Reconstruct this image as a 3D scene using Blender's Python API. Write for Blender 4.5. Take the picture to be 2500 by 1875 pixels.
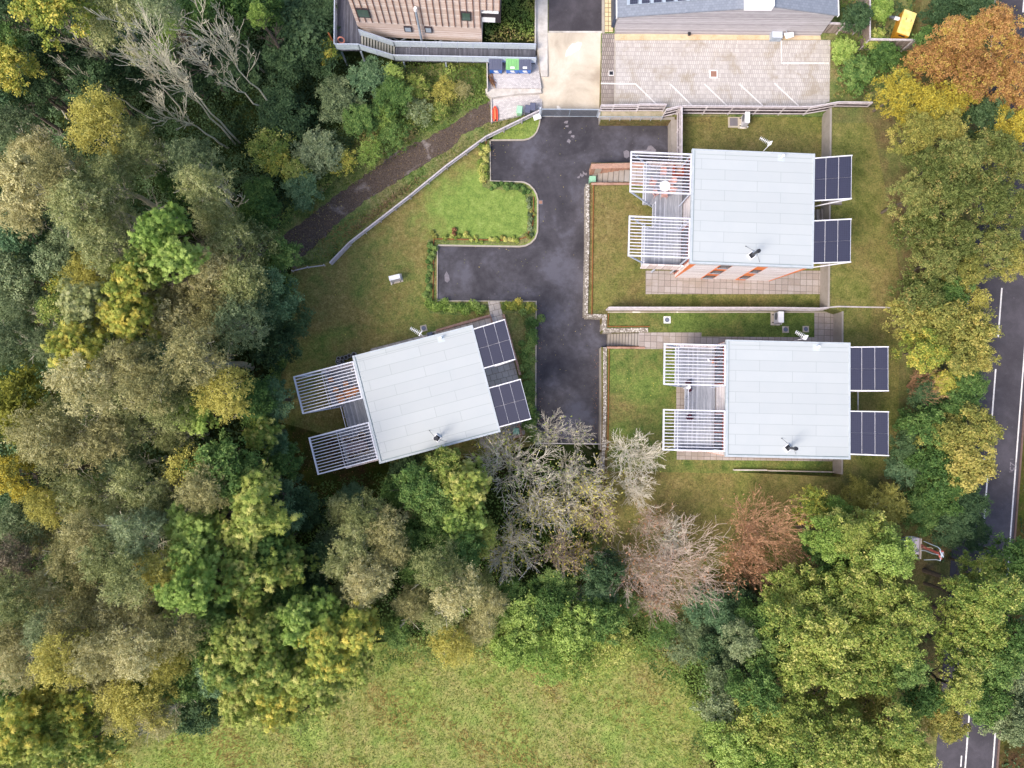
import bpy, math, random
import numpy as np
from mathutils import Vector, Matrix

for o in list(bpy.data.objects):
    bpy.data.objects.remove(o)
scene = bpy.context.scene
COL = scene.collection
rad = math.radians

# ------------------------------------------------------------------ camera
F_PX, CAM_H = 1735.0, 69.0                       # focal length in photo pixels, flying height
NADIR = (1215.0, 1020.0)                         # where the plumb line meets the picture
_n = np.array([(NADIR[0]-1250)/F_PX, -(NADIR[1]-937.5)/F_PX, -1.0]); _n /= np.linalg.norm(_n)
_v = np.cross(_n, [0, 0, -1.0]); _c = float(_n @ np.array([0, 0, -1.0]))
_K = np.array([[0, -_v[2], _v[1]], [_v[2], 0, -_v[0]], [-_v[1], _v[0], 0]])
CR = np.eye(3)+_K+_K@_K/(1+_c)
cam = bpy.data.objects.new('camera', bpy.data.cameras.new('camera'))
COL.objects.link(cam)
cam.matrix_world = Matrix.Translation((0, 0, CAM_H)) @ Matrix([list(r) for r in CR]).to_4x4()
cam.data.sensor_width = 36
cam.data.lens = 36*F_PX/2500
cam.data.clip_start = 0.5
cam.data.clip_end = 3000
scene.camera = cam

# ------------------------------------------------------------------ world, sun, exposure
SUN_EL, SUN_AZ = 48.0, 232.0                     # azimuth clockwise from +y (picture up)
world = bpy.data.worlds.new('World'); scene.world = world; world.use_nodes = True
wn = world.node_tree; wn.nodes.clear()
sky = wn.nodes.new('ShaderNodeTexSky'); sky.sky_type = 'NISHITA'; sky.sun_disc = False
sky.sun_elevation = rad(SUN_EL); sky.sun_rotation = rad(SUN_AZ)
sky.air_density = 1.0; sky.dust_density = 3.5; sky.ozone_density = 0.6
bg = wn.nodes.new('ShaderNodeBackground'); bg.inputs[1].default_value = 0.15
wo = wn.nodes.new('ShaderNodeOutputWorld')
wn.links.new(sky.outputs[0], bg.inputs[0]); wn.links.new(bg.outputs[0], wo.inputs[0])
sl = bpy.data.lights.new('sun', 'SUN'); sl.energy = 1.6; sl.angle = rad(22); sl.color = (1.0, 0.93, 0.82)
so = bpy.data.objects.new('sun', sl); COL.objects.link(so)
_d = Vector((math.sin(rad(SUN_AZ))*math.cos(rad(SUN_EL)), math.cos(rad(SUN_AZ))*math.cos(rad(SUN_EL)), math.sin(rad(SUN_EL))))
so.rotation_euler = _d.to_track_quat('Z', 'Y').to_euler()
scene.view_settings.view_transform = 'Standard'
scene.view_settings.look = 'None'
scene.view_settings.exposure = 0.92
scene.view_settings.gamma = 1.0
scene.view_settings.use_curve_mapping = False
scene.cycles.max_bounces = 5; scene.cycles.diffuse_bounces = 3; scene.cycles.glossy_bounces = 2
scene.cycles.transmission_bounces = 3; scene.cycles.transparent_max_bounces = 4
scene.cycles.use_denoising = True

# ------------------------------------------------------------------ survey helpers
def ray(px, py):
    return CR @ np.array([(px-1250)/F_PX, -(py-937.5)/F_PX, -1.0])
def P(px, py, z=0.0):
    """world point at height z surveyed from the photograph"""
    d = ray(px, py); p = d*((CAM_H-z)/-d[2])
    return Vector((float(p[0]), float(p[1]), z))
def PL(px, py, q, n):
    """point on the vertical plane through q with normal n"""
    d = ray(px, py); o = np.array([0, 0, CAM_H]); n = np.array([n[0], n[1], 0.0])
    t = float(((np.array([q[0], q[1], 0])-o) @ n)/(d @ n)); p = o+d*t
    return Vector([float(k) for k in p])
def PP(pts, z=0.0):
    return [P(a, b, z) for a, b in pts]

# ------------------------------------------------------------------ mesh builder
class MB:
    def __init__(s): s.v = []; s.f = []; s.m = []
    def face(s, pts, m=0):
        i = len(s.v); s.v += [tuple(p) for p in pts]; s.f.append(tuple(range(i, i+len(pts)))); s.m.append(m)
    def hexa(s, b, t, m=0):
        n = len(b); i = len(s.v); s.v += [tuple(p) for p in b]+[tuple(p) for p in t]
        s.f.append(tuple(i+k for k in reversed(range(n)))); s.m.append(m)
        s.f.append(tuple(i+n+k for k in range(n))); s.m.append(m)
        for k in range(n):
            j = (k+1) % n; s.f.append((i+k, i+j, i+n+j, i+n+k)); s.m.append(m)
        return s
    def box(s, x0, x1, y0, y1, z0, z1, m=0):
        b = [(x0, y0, z0), (x1, y0, z0), (x1, y1, z0), (x0, y1, z0)]
        return s.hexa(b, [(a, c, z1) for a, c, _ in b], m)
    def cbox(s, c, w, d, z0, z1, rz=0, m=0, taper=1.0):
        ca, sa = math.cos(rz), math.sin(rz)
        q = [(-w/2, -d/2), (w/2, -d/2), (w/2, d/2), (-w/2, d/2)]
        b = [(c[0]+x*ca-y*sa, c[1]+x*sa+y*ca, z0) for x, y in q]
        t = [(c[0]+x*taper*ca-y*taper*sa, c[1]+x*taper*sa+y*taper*ca, z1) for x, y in q]
        return s.hexa(b, t, m)
    def prism(s, poly, z0, z1, m=0):
        a = sum(poly[i][0]*poly[(i+1) % len(poly)][1]-poly[(i+1) % len(poly)][0]*poly[i][1] for i in range(len(poly)))
        if a < 0: poly = list(reversed(poly))
        return s.hexa([(p[0], p[1], z0) for p in poly], [(p[0], p[1], z1) for p in poly], m)
    def beam(s, p, q, w, h=None, m=0):
        h = h or w; p = Vector(p); q = Vector(q); d = (q-p).normalized()
        u = d.cross(Vector((0, 0, 1)))
        u = Vector((1, 0, 0)) if u.length < 1e-3 else u.normalized()
        v = u.cross(d).normalized()
        o = [u*a*w/2+v*b*h/2 for a, b in ((-1, -1), (1, -1), (1, 1), (-1, 1))]
        b = [p+k for k in o]; t = [q+k for k in o]
        n = (b[1]-b[0]).cross(b[2]-b[0])
        if n.dot(d) < 0: b.reverse(); t.reverse()
        return s.hexa(b, t, m)
    def tube(s, p, q, r0, r1=None, n=8, m=0, cap=True):
        r1 = r0 if r1 is None else r1; p = Vector(p); q = Vector(q); d = (q-p).normalized()
        u = d.orthogonal().normalized(); v = d.cross(u)
        i = len(s.v)
        for c, r in ((p, r0), (q, r1)):
            for k in range(n):
                a = 2*math.pi*k/n; s.v.append(tuple(c+u*math.cos(a)*r+v*math.sin(a)*r))
        for k in range(n):
            j = (k+1) % n; s.f.append((i+k, i+j, i+n+j, i+n+k)); s.m.append(m)
        if cap:
            s.f.append(tuple(i+k for k in reversed(range(n)))); s.m.append(m)
            s.f.append(tuple(i+n+k for k in range(n))); s.m.append(m)
        return s
    def path(s, pts, r, n=6, m=0):
        for a, b in zip(pts[:-1], pts[1:]): s.tube(a, b, r, r, n, m)
        return s
    def strip(s, line, off0, off1, z0, z1, m=0):
        """solid band that follows a polyline between two side offsets"""
        n = len(line); L = []
        for i in range(n):
            a = Vector(line[max(i-1, 0)][:2]); b = Vector(line[min(i+1, n-1)][:2]); d = (b-a).normalized()
            k = Vector((-d.y, d.x)); c = Vector(line[i][:2])
            L.append((c+k*off0, c+k*off1))
        i0 = len(s.v)
        for a, b in L: s.v += [(a.x, a.y, z0), (b.x, b.y, z0), (b.x, b.y, z1), (a.x, a.y, z1)]
        for i in range(n-1):
            j = i0+4*i
            for a, b in ((0, 1), (1, 2), (2, 3), (3, 0)):
                s.f.append((j+a, j+4+a, j+4+b, j+b)); s.m.append(m)
        s.f.append((i0, i0+1, i0+2, i0+3)); s.m.append(m)
        e = i0+4*(n-1); s.f.append((e+3, e+2, e+1, e)); s.m.append(m)
        return s
    def make(s, name, mats, parent=None, wld=False, loc=None, smooth=False):
        me = bpy.data.meshes.new(name)
        v = s.v
        o = bpy.data.objects.new(name, me); COL.objects.link(o)
        if parent is not None:
            if wld:
                im = parent_matrix(parent).inverted(); v = [tuple(im @ Vector(p)) for p in v]
            o.parent = parent
        else:
            if loc is None:
                xs = [p[0] for p in v]; ys = [p[1] for p in v]; zs = [p[2] for p in v]
                loc = ((min(xs)+max(xs))/2, (min(ys)+max(ys))/2, min(zs))
            v = [(p[0]-loc[0], p[1]-loc[1], p[2]-loc[2]) for p in v]; o.location = loc
        me.from_pydata(v, [], s.f); me.update()
        mats = mats if isinstance(mats, (list, tuple)) else [mats]
        for k in mats: me.materials.append(k)
        if len(mats) > 1: me.polygons.foreach_set('material_index', s.m)
        if smooth: me.polygons.foreach_set('use_smooth', [True]*len(me.polygons))
        return o
def parent_matrix(o):
    m = o.matrix_basis.copy()
    while o.parent is not None:
        o = o.parent; m = o.matrix_basis @ m
    return m
def tag(o, label=None, cat=None, group=None, kind=None):
    for k, x in (('label', label), ('category', cat), ('group', group), ('kind', kind)):
        if x: o[k] = x
    return o
def thing(name, label, cat, loc=(0, 0, 0), rz=0.0, group=None):
    o = bpy.data.objects.new(name, None); COL.objects.link(o); o.empty_display_size = 0.3
    o.location = loc; o.rotation_euler = (0, 0, rz)
    return tag(o, label, cat, group)
def struct(name, mb, mat, loc=(0, 0, 0)):
    return tag(mb.make(name, mat, loc=loc), kind='structure')
def kids(o): return [c for c in bpy.data.objects if c.parent == o]
def copy_thing(src, loc, rz, label, group=None, mats=None):
    r = src.copy(); COL.objects.link(r); r.location = loc; r.rotation_euler = (0, 0, rz); r['label'] = label
    if group: r['group'] = group
    for c in kids(src):
        d = c.copy(); COL.objects.link(d); d.parent = r
        for e in kids(c):
            g = e.copy(); COL.objects.link(g); g.parent = d
    return r

# ------------------------------------------------------------------ materials
def lin(c):
    if isinstance(c, str):
        c = [int(c[i:i+2], 16)/255 for i in (0, 2, 4)]
        return tuple(k/12.92 if k <= 0.04045 else ((k+0.055)/1.055)**2.4 for k in c)
    return c
class NT:
    def __init__(s, name):
        s.mat = bpy.data.materials.new(name); s.mat.use_nodes = True; s.t = s.mat.node_tree; s.t.nodes.clear()
        s.out = s.n('ShaderNodeOutputMaterial')
    def n(s, t, **k):
        o = s.t.nodes.new(t)
        for a, b in k.items(): setattr(o, a, b)
        return o
    def l(s, a, b): s.t.links.new(a, b)
    def coord(s, scale=(1, 1, 1), rz=0, wld=True):
        m = s.n('ShaderNodeMapping'); m.inputs['Scale'].default_value = scale; m.inputs['Rotation'].default_value = (0, 0, rz)
        if wld: g = s.n('ShaderNodeNewGeometry'); s.l(g.outputs['Position'], m.inputs[0])
        else: g = s.n('ShaderNodeTexCoord'); s.l(g.outputs['Object'], m.inputs[0])
        return m.outputs[0]
    def noise(s, vec, scale, detail=3, rough=0.6, dist=0.0):
        o = s.n('ShaderNodeTexNoise'); o.inputs['Scale'].default_value = scale; o.inputs['Detail'].default_value = detail
        o.inputs['Roughness'].default_value = rough; o.inputs['Distortion'].default_value = dist
        s.l(vec, o.inputs['Vector']); return o.outputs[0]
    def ramp(s, fac, stops):
        o = s.n('ShaderNodeValToRGB'); e = o.color_ramp.elements
        while len(e) < len(stops): e.new(0.5)
        for k, (p, c) in zip(e, stops): k.position = p; k.color = (*lin(c), 1)
        s.l(fac, o.inputs[0]); return o.outputs[0]
    def mix(s, fac, a, b, mode='MIX'):
        o = s.n('ShaderNodeMix', data_type='RGBA', blend_type=mode)
        for sock, x in ((o.inputs[0], fac), (o.inputs[6], a), (o.inputs[7], b)):
            if isinstance(x, bpy.types.NodeSocket): s.l(x, sock)
            elif isinstance(x, (int, float)): sock.default_value = x
            else: sock.default_value = (*lin(x), 1)
        return o.outputs[2]
    def math(s, op, a, b=0.0, clamp=False):
        o = s.n('ShaderNodeMath', operation=op); o.use_clamp = clamp
        for sock, x in ((o.inputs[0], a), (o.inputs[1], b)):
            if isinstance(x, bpy.types.NodeSocket): s.l(x, sock)
            else: sock.default_value = x
        return o.outputs[0]
    def step(s, x, a, b):
        o = s.n('ShaderNodeMapRange'); o.clamp = True
        o.inputs[1].default_value = a; o.inputs[2].default_value = b; s.l(x, o.inputs[0]); return o.outputs[0]
    def finish(s, col, rough=0.8, metal=0.0, bump=None, bs=0.3, bd=0.02, spec=0.4, trans=0.0):
        p = s.n('ShaderNodeBsdfPrincipled')
        if isinstance(col, bpy.types.NodeSocket): s.l(col, p.inputs['Base Color'])
        else: p.inputs['Base Color'].default_value = (*lin(col), 1)
        if isinstance(rough, bpy.types.NodeSocket): s.l(rough, p.inputs['Roughness'])
        else: p.inputs['Roughness'].default_value = rough
        p.inputs['Metallic'].default_value = metal; p.inputs['Specular IOR Level'].default_value = spec
        if bump is not None:
            b = s.n('ShaderNodeBump'); b.inputs['Strength'].default_value = bs; b.inputs['Distance'].default_value = bd
            s.l(bump, b.inputs['Height']); s.l(b.outputs[0], p.inputs['Normal'])
        sh = p.outputs[0]
        if trans > 0:
            t = s.n('ShaderNodeBsdfTranslucent'); x = s.n('ShaderNodeMixShader'); x.inputs[0].default_value = trans
            if isinstance(col, bpy.types.NodeSocket): s.l(col, t.inputs[0])
            else: t.inputs[0].default_value = (*lin(col), 1)
            s.l(sh, x.inputs[1]); s.l(t.outputs[0], x.inputs[2]); sh = x.outputs[0]
        s.l(sh, s.out.inputs[0]); return s.mat
def plain(name, c, rough=0.6, metal=0.0, var=0.15, scale=2.0, c2=None, bump=0.15, spec=0.4, wld=True):
    """one colour broken up by dirt and a fine grain"""
    t = NT(name); v = t.coord(wld=wld); a = lin(c); b = lin(c2) if c2 else tuple(k*(1-2*var) for k in a)
    f = t.noise(v, scale, 5, 0.65); col = t.mix(t.step(f, 0.35, 0.7), a, b)
    f2 = t.noise(v, scale*12, 2)
    col = t.mix(t.step(f2, 0.3, 0.7), col, tuple(k*(1-var) for k in a), 'MIX') if var > 0.1 else col
    return t.finish(col, rough, metal, f2, bump, 0.01, spec)
# ------------------------------------------------------------------ the palette of the place
def lawn_mat(name, greens, browns, mixlo, mixhi, fine=1.0, stripe=None):
    t = NT(name); v = t.coord()
    big = t.noise(v, 0.16, 4, 0.6, 0.6); mid = t.noise(v, 1.1, 4, 0.7); fin = t.noise(v, 7.0, 3, 0.75); vf = t.noise(v, 26.0, 2, 0.7)
    g = t.ramp(mid, [(0.32, greens[0]), (0.52, greens[1]), (0.72, greens[2])])
    b = t.ramp(t.noise(v, 2.1, 4, 0.7), [(0.3, browns[0]), (0.52, browns[1]), (0.72, browns[2])])
    m = t.math('ADD', t.math('MULTIPLY', big, 0.62), t.math('MULTIPLY', mid, 0.38))
    col = t.mix(t.step(m, mixlo, mixhi), g, b)
    col = t.mix(t.step(fin, 0.33, 0.68), t.mix(1.0, col, (0.60, 0.61, 0.6), 'MULTIPLY'), t.mix(1.0, col, (1.38, 1.34, 1.3), 'MULTIPLY'))
    col = t.mix(t.math('MULTIPLY', t.step(vf, 0.35, 0.65), 0.55), col, t.mix(1.0, col, (0.55, 0.56, 0.55), 'MULTIPLY'))
    sp = t.step(t.noise(t.coord((1, 1, 1), 0.5), 9.0, 1), 0.71, 0.76)
    col = t.mix(t.math('MULTIPLY', sp, 0.45), col, 'b0a055')
    return t, col, t.math('ADD', fin, vf)
def mk_lawn(name, *a, **k):
    t, c, b = lawn_mat(name, *a, **k); return t.finish(c, 0.95, 0, b, 0.5, 0.05, 0.1)
OLG = ('5a6332', '757b42', '8c9152'); OLB = ('6a5f3c', '82764c', '978a5e')
M = {}
t, c, b = lawn_mat('west_lawn', ('587038', '728646', '8c9e56'), ('766e42', '8a8050', 'a09464'), 0.34, 0.56)
v = t.coord(); bc = P(1185, 525, 0.1)
mp = t.n('ShaderNodeMapping', vector_type='POINT'); mp.inputs['Location'].default_value = (-bc.x/6.6, -bc.y/5.2, 0); mp.inputs['Scale'].default_value = (1/6.6, 1/5.2, 0.0); t.l(v, mp.inputs[0])
ln = t.n('ShaderNodeVectorMath', operation='LENGTH'); t.l(mp.outputs[0], ln.inputs[0])
q = t.math('ADD', ln.outputs['Value'], t.math('MULTIPLY', t.math('SUBTRACT', t.noise(v, 0.35, 4, 0.65), 0.5), 1.6))
k = t.ramp(t.noise(v, 1.3, 4, 0.7), [(0.3, '627e3c'), (0.52, '7a9248'), (0.72, '92a65c')])
k = t.mix(t.step(t.noise(v, 7.0, 3, 0.75), 0.33, 0.68), t.mix(1.0, k, (0.72, 0.72, 0.7), 'MULTIPLY'), t.mix(1.0, k, (1.25, 1.22, 1.2), 'MULTIPLY'))
M['lawn_w'] = t.finish(t.mix(t.math('MULTIPLY', t.step(q, 1.15, 0.65), 0.9), c, k), 0.95, 0, b, 0.5, 0.05, 0.1)
M['lawn_b'] = mk_lawn('bright_lawn', ('687e40', '7c904a', '909f5a'), ('76883c', '8a984a', '9ca25c'), 0.48, 0.72)
M['lawn_1'] = mk_lawn('olive_lawn', OLG, OLB, 0.38, 0.6)
M['lawn_2'] = mk_lawn('green_lawn', ('526634', '6a7d40', '849650'), ('665c3c', '7e724a', '92865a'), 0.46, 0.66)
M['terrace'] = mk_lawn('terrace_ground', ('566238', '6c7844', '828c52'), ('5c4e36', '766648', '8c7c5c'), 0.36, 0.58)
M['meadow'] = mk_lawn('meadow_grass', ('687e40', '8a9c52', 'a8b266'), ('857a50', 'a09264', 'b4a878'), 0.44, 0.66)
M['forest'] = mk_lawn('forest_floor', ('1f2a12', '2f3c1a', '45542a'), ('2a1f17', '40302a', '57433a'), 0.52, 0.72)
M['shade_lawn'] = mk_lawn('shady_lawn', ('3a481a', '505c24', '646c30'), ('3c2c1e', '503e2c', '665038'), 0.40, 0.60)  # tree shade put into a darker lawn colour; also serves the brown verge
M['rough'] = mk_lawn('rough_grass', ('50643a', '6c8048', '8c9a5c'), ('706648', '8c805c', 'a09474'), 0.44, 0.64)
M['soil'] = plain('flower_bed_soil', '6e5c42', 0.95, var=0.25, scale=3, bump=0.5)

def asphalt(name, c0, c1, c2, wet):
    t = NT(name); v = t.coord()
    a = t.noise(v, 0.22, 4, 0.55, 0.8); b = t.noise(v, 1.4, 5, 0.7); g = t.noise(v, 30, 2, 0.8)
    m = t.math('ADD', t.math('MULTIPLY', a, 0.7), t.math('MULTIPLY', b, 0.3))
    col = t.ramp(m, [(0.36, c0), (0.5, c1), (0.62, c2)])
    col = t.mix(t.math('MULTIPLY', t.step(t.noise(v, 2.6, 6, 0.75), 0.63, 0.72), 0.35), col, 'a097a2')
    col = t.mix(t.step(g, 0.3, 0.7), t.mix(1.0, col, (0.8, 0.8, 0.8), 'MULTIPLY'), t.mix(1.0, col, (1.18, 1.18, 1.18), 'MULTIPLY'))
    ro = t.math('ADD', t.math('MULTIPLY', t.step(m, 0.4, 0.62), -wet), 0.85)
    return t.finish(col, ro, 0, g, 0.3, 0.01, 0.4)
M['asphalt'] = asphalt('drive_asphalt', '333138', '434047', '585660', 0.35)
M['road'] = asphalt('road_asphalt', '3a363c', '444046', '524d54', 0.1)
M['path'] = None
t = NT('gravel_path'); v = t.coord()
g = t.noise(v, 9, 4, 0.8); b = t.noise(v, 0.5, 4, 0.6, 0.5)
col = t.ramp(g, [(0.3, '362c29'), (0.5, '524741'), (0.72, '766a62')])
col = t.mix(t.math('MULTIPLY', t.step(b, 0.56, 0.68), 0.6), col, t.ramp(g, [(0.3, '6a6060'), (0.7, 'b9b0ad')]))
col = t.mix(t.step(t.noise(t.coord((1, 1, 1), 0.3), 14, 1), 0.68, 0.72), col, 'a08448')
M['path'] = t.finish(col, 0.95, 0, g, 0.6, 0.05, 0.2)

def bricks(name, c1, c2, mortar, w, h, ms=0.02, rz=0.0, off=0.5, stain=None, rough=0.85, wld=True, bump=0.3):
    t = NT(name); v = t.coord((1, 1, 1), rz, wld)
    b = t.n('ShaderNodeTexBrick'); b.offset = off; b.squash = 1.0
    b.inputs['Scale'].default_value = 1.0; b.inputs['Brick Width'].default_value = w; b.inputs['Row Height'].default_value = h
    b.inputs['Mortar Size'].default_value = ms; b.inputs['Mortar Smooth'].default_value = 0.3; b.inputs['Bias'].default_value = 0
    for k, c in (('Color1', c1), ('Color2', c2), ('Mortar', mortar)): b.inputs[k].default_value = (*lin(c), 1)
    t.l(v, b.inputs['Vector'])
    n1 = t.noise(v, 0.5, 5, 0.65, 0.4); n2 = t.noise(v, 8, 3, 0.7)
    col = t.mix(t.step(n2, 0.3, 0.7), t.mix(1.0, b.outputs[0], (0.87, 0.87, 0.88), 'MULTIPLY'), t.mix(1.0, b.outputs[0], (1.08, 1.08, 1.07), 'MULTIPLY'))
    if stain: col = t.mix(t.math('MULTIPLY', t.step(n1, 0.5, 0.68), stain[1]), col, stain[0])
    return t.finish(col, rough, 0, b.outputs[1], -bump, 0.01, 0.3)
M['pavers'] = bricks('block_paving', 'c6c0bd', 'b2abA8'.lower(), '9c9694', 0.2, 0.42, 0.022, stain=('8c7d62', 0.5))
M['pavers_light'] = bricks('light_block_paving', 'cfcaca', 'b2acae', '9c9696', 0.22, 0.12, 0.012, stain=('cfc9c8', 0.5))
M['slabs'] = bricks('concrete_slabs', 'aca29e', '9b8f89', '6a605a', 0.6, 0.6, 0.022, rz=rad(2), off=0.0, stain=('8d7f6e', 0.5))
M['slabs3'] = bricks('lightened_weathered_slabs', 'cabeb4', 'b8aca2', '83786f', 0.6, 0.6, 0.025, rz=rad(-14.75), off=0.5, stain=('5f5648', 0.6))  # slab colour lightened to offset the shade of the solar canopies
M['brick'] = bricks('clay_brick', 'b88a74', '9a6e5e', 'ada094', 0.225, 0.11, 0.012, stain=('6a4a3c', 0.5))
M['tan_tiles'] = bricks('tan_tiles', 'e0cba6', 'd2bb92', '6a5a44', 0.45, 0.45, 0.03, off=0)
t = NT('ramp_concrete'); v = t.coord()
col = t.ramp(t.noise(v, 0.35, 5, 0.6, 0.5), [(0.3, 'a3978a'), (0.5, 'c0b5a6'), (0.66, 'cfc6ba')])
col = t.mix(t.step(t.noise(t.coord((0.9, 0.45, 1)), 0.6, 3, 0.5, 0.3), 0.60, 0.63), col, 'efe9e2')
col = t.mix(t.math('MULTIPLY', t.step(t.noise(v, 12, 4, 0.8), 0.4, 0.7), 0.25), col, '9a8a74')
M['concrete_tan'] = t.finish(col, 0.85, 0, t.noise(v, 20, 2), 0.2, 0.01)
M['concrete'] = plain('grey_concrete', 'a59d97', 0.85, var=0.15, scale=1.2, c2='827970', bump=0.3)
M['concrete_l'] = plain('light_concrete', 'd2ccc8', 0.85, var=0.08, scale=1.0, c2='a8a29c', bump=0.2)
M['kerb'] = plain('kerb_stone', 'b5aca2', 0.85, var=0.15, scale=3, c2='8d8478', bump=0.3)
M['white_line'] = plain('white_road_paint', 'e8e4e2', 0.7, var=0.08, scale=4, c2='c8c2c0')
M['dull_line'] = plain('worn_road_paint', '8e868c', 0.7, var=0.2, scale=6, c2='6c646c')
t = NT('gabion_stones'); v = t.coord()
vo = t.n('ShaderNodeTexVoronoi'); vo.inputs['Scale'].default_value = 7.0; t.l(v, vo.inputs['Vector'])
w = t.math('MULTIPLY', t.step(vo.outputs[0], 0.55, 0.25), 1.0)
sep = t.n('ShaderNodeSeparateColor'); t.l(vo.outputs['Color'], sep.inputs[0])
col = t.ramp(sep.outputs[0], [(0.0, '8c8378'), (0.5, 'b8b0a6'), (1.0, 'd8d2ca')])
col = t.mix(t.step(vo.outputs[0], 0.38, 0.6), col, '7a7066')
M['gabion'] = t.finish(col, 0.9, 0, vo.outputs[0], -0.8, 0.05)

def wood(name, c1, c2, c3, rows, axis='z', rough=0.8):
    """boards: rows = board pitch in metres along the axis"""
    t = NT(name); v = t.coord(wld=False); s = t.n('ShaderNodeSeparateXYZ'); t.l(v, s.inputs[0])
    a = s.outputs[{'x': 0, 'y': 1, 'z': 2}[axis]]
    k = t.math('DIVIDE', a, rows); fl = t.math('FLOOR', k); fr = t.math('FRACT', k)
    wn_ = t.n('ShaderNodeTexWhiteNoise', noise_dimensions='1D'); t.l(fl, wn_.inputs['W'])
    st = {'z': (0.6, 0.6, 9), 'x': (9, 0.6, 0.6), 'y': (0.6, 9, 0.6)}[axis]
    mp = t.coord(st, 0, False)
    f = t.noise(mp, 1.6, 5, 0.7, 0.3)
    m = t.math('ADD', t.math('MULTIPLY', f, 0.75), t.math('MULTIPLY', wn_.outputs[0], 0.25))
    col = t.ramp(m, [(0.32, c1), (0.5, c2), (0.66, c3)])
    col = t.mix(t.step(fr, 0.08, 0.03), col, t.mix(1.0, col, (0.45, 0.42, 0.42), 'MULTIPLY'))
    return t.finish(col, rough, 0, fr, 0.2, 0.01, 0.3)
M['larch'] = wood('silvered_cladding', 'c0b6b6', 'dcd4d6', 'eeeaec', 0.14, 'z')
M['brown_clad'] = wood('grey_brown_cladding', '948f95', 'aeaab0', 'c6c3c9', 0.15, 'z')
M['pink_clad'] = wood('pale_pine_cladding', 'c2a89c', 'd6c2b8', 'e8dcd8', 0.16, 'z')
M['pale_clad'] = wood('bleached_cladding', 'c0aea8', 'd8c8c6', 'e6dee0', 0.7, 'x')
M['fence'] = wood('weathered_fence_timber', '6a5d56', '8d7f78', 'aea29c', 0.12, 'x')
M['rail'] = plain('grey_rail_timber', 'd2cace', 0.8, var=0.15, scale=3, c2='8f8488')
M['fence_dark'] = wood('dark_fence_boards', '3a2f30', '504449', '6a5c5e', 0.1, 'x')
M['deck'] = wood('wet_deck_boards', '82848e', '94979f', 'adb0bb', 0.14, 'x', 0.85)
M['deck_dark'] = wood('dark_deck_boards', '44444c', '56565f', '6e6e78', 0.14, 'x', 0.6)
M['orange'] = plain('orange_panel', 'e08048', 0.5, var=0.1, scale=1.5, c2='d07040')
M['red_frame'] = plain('red_brown_frame', 'a4553e', 0.6, var=0.1, c2='8a4634')
M['glass'] = plain('dark_glass', '3a3f4a', 0.08, var=0.05, c2='454b58', spec=0.8, bump=0)
M['glass_teal'] = plain('teal_glass', '3f6a70', 0.1, var=0.05, spec=0.8, bump=0)
M['glass_green'] = plain('green_tinted_glass', '4c6258', 0.1, var=0.05, spec=0.8, bump=0)
M['frame_dark'] = plain('dark_window_frame', '3a3238', 0.5, var=0.05)
M['white'] = plain('white_metal', 'dcdce6', 0.45, var=0.06, scale=3, c2='c8c8d4', bump=0)
M['blue_white'] = plain('bluish_white_steel', 'bfc8da', 0.45, var=0.06, scale=3, bump=0)
M['galv'] = plain('galvanised_steel', 'a9b4c2', 0.45, 0.0, var=0.1, scale=4, c2='8d99a8', bump=0)
M['black'] = plain('black_metal', '2c2d33', 0.4, var=0.05, bump=0)
M['grey_metal'] = plain('grey_metal', '626672', 0.45, var=0.08)
M['bright'] = plain('white_plastic', 'f2f2f4', 0.45, var=0.03, scale=2, c2='e4e4ea', bump=0)
M['rust'] = plain('rusty_edging', '9a5c34', 0.85, var=0.2, scale=6, c2='7a4426', bump=0.3)
M['navy'] = plain('navy_pipe', '3c4860', 0.5, var=0.08)

t = NT('grey_roof_membrane'); v = t.coord(wld=False)
b = t.n('ShaderNodeTexBrick'); b.offset = 0.42
for k, x in (('Scale', 1), ('Brick Width', 4.95), ('Row Height', 0.92), ('Mortar Size', 0.012), ('Mortar Smooth', 0.2), ('Bias', 0)): b.inputs[k].default_value = x
for k, c in (('Color1', 'aeb2b4'), ('Color2', 'b3b7b9'), ('Mortar', '848b8d')): b.inputs[k].default_value = (*lin(c), 1)
mp = t.n('ShaderNodeMapping'); mp.inputs['Location'].default_value = (2.5, 0.35, 0); t.l(v, mp.inputs[0]); t.l(mp.outputs[0], b.inputs['Vector'])
n1 = t.noise(v, 0.45, 5, 0.6); col = t.mix(t.math('MULTIPLY', t.step(n1, 0.4, 0.75), 0.3), b.outputs[0], 'a4abb0')
n2 = t.noise(t.coord((0.4, 3, 1), 0, False), 1.5, 4, 0.7); col = t.mix(t.math('MULTIPLY', t.step(n2, 0.6, 0.8), 0.25), col, '98a0a3')
M['roof'] = t.finish(col, 0.45, 0, b.outputs[1], -0.25, 0.01, 0.5)
M['roof_edge'] = plain('roof_edge_trim', 'b4bac0', 0.5, var=0.05, scale=2, c2='a4acb2', bump=0)
def solar(name, c, line, cell):
    t = NT(name); v = t.coord(wld=False)
    b = t.n('ShaderNodeTexBrick'); b.offset = 0
    for k, x in (('Scale', 1), ('Brick Width', cell), ('Row Height', cell), ('Mortar Size', 0.008), ('Mortar Smooth', 0.1), ('Bias', 0)): b.inputs[k].default_value = x
    a = lin(c)
    for k, q in (('Color1', a), ('Color2', tuple(x*1.1 for x in a)), ('Mortar', lin(line))): b.inputs[k].default_value = (*q, 1)
    t.l(v, b.inputs['Vector']); n = t.noise(v, 1.3, 4)
    return t.finish(t.mix(t.math('MULTIPLY', t.step(n, 0.4, 0.7), 0.4), b.outputs[0], tuple(x*1.15 for x in a)), 0.6, 0, None, spec=0.15)
M['pv'] = solar('solar_cells', '2f3143', '3b3d50', 0.16)
M['pv_big'] = solar('blue_solar_cells', '333748', '5c6074', 0.16)
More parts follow.
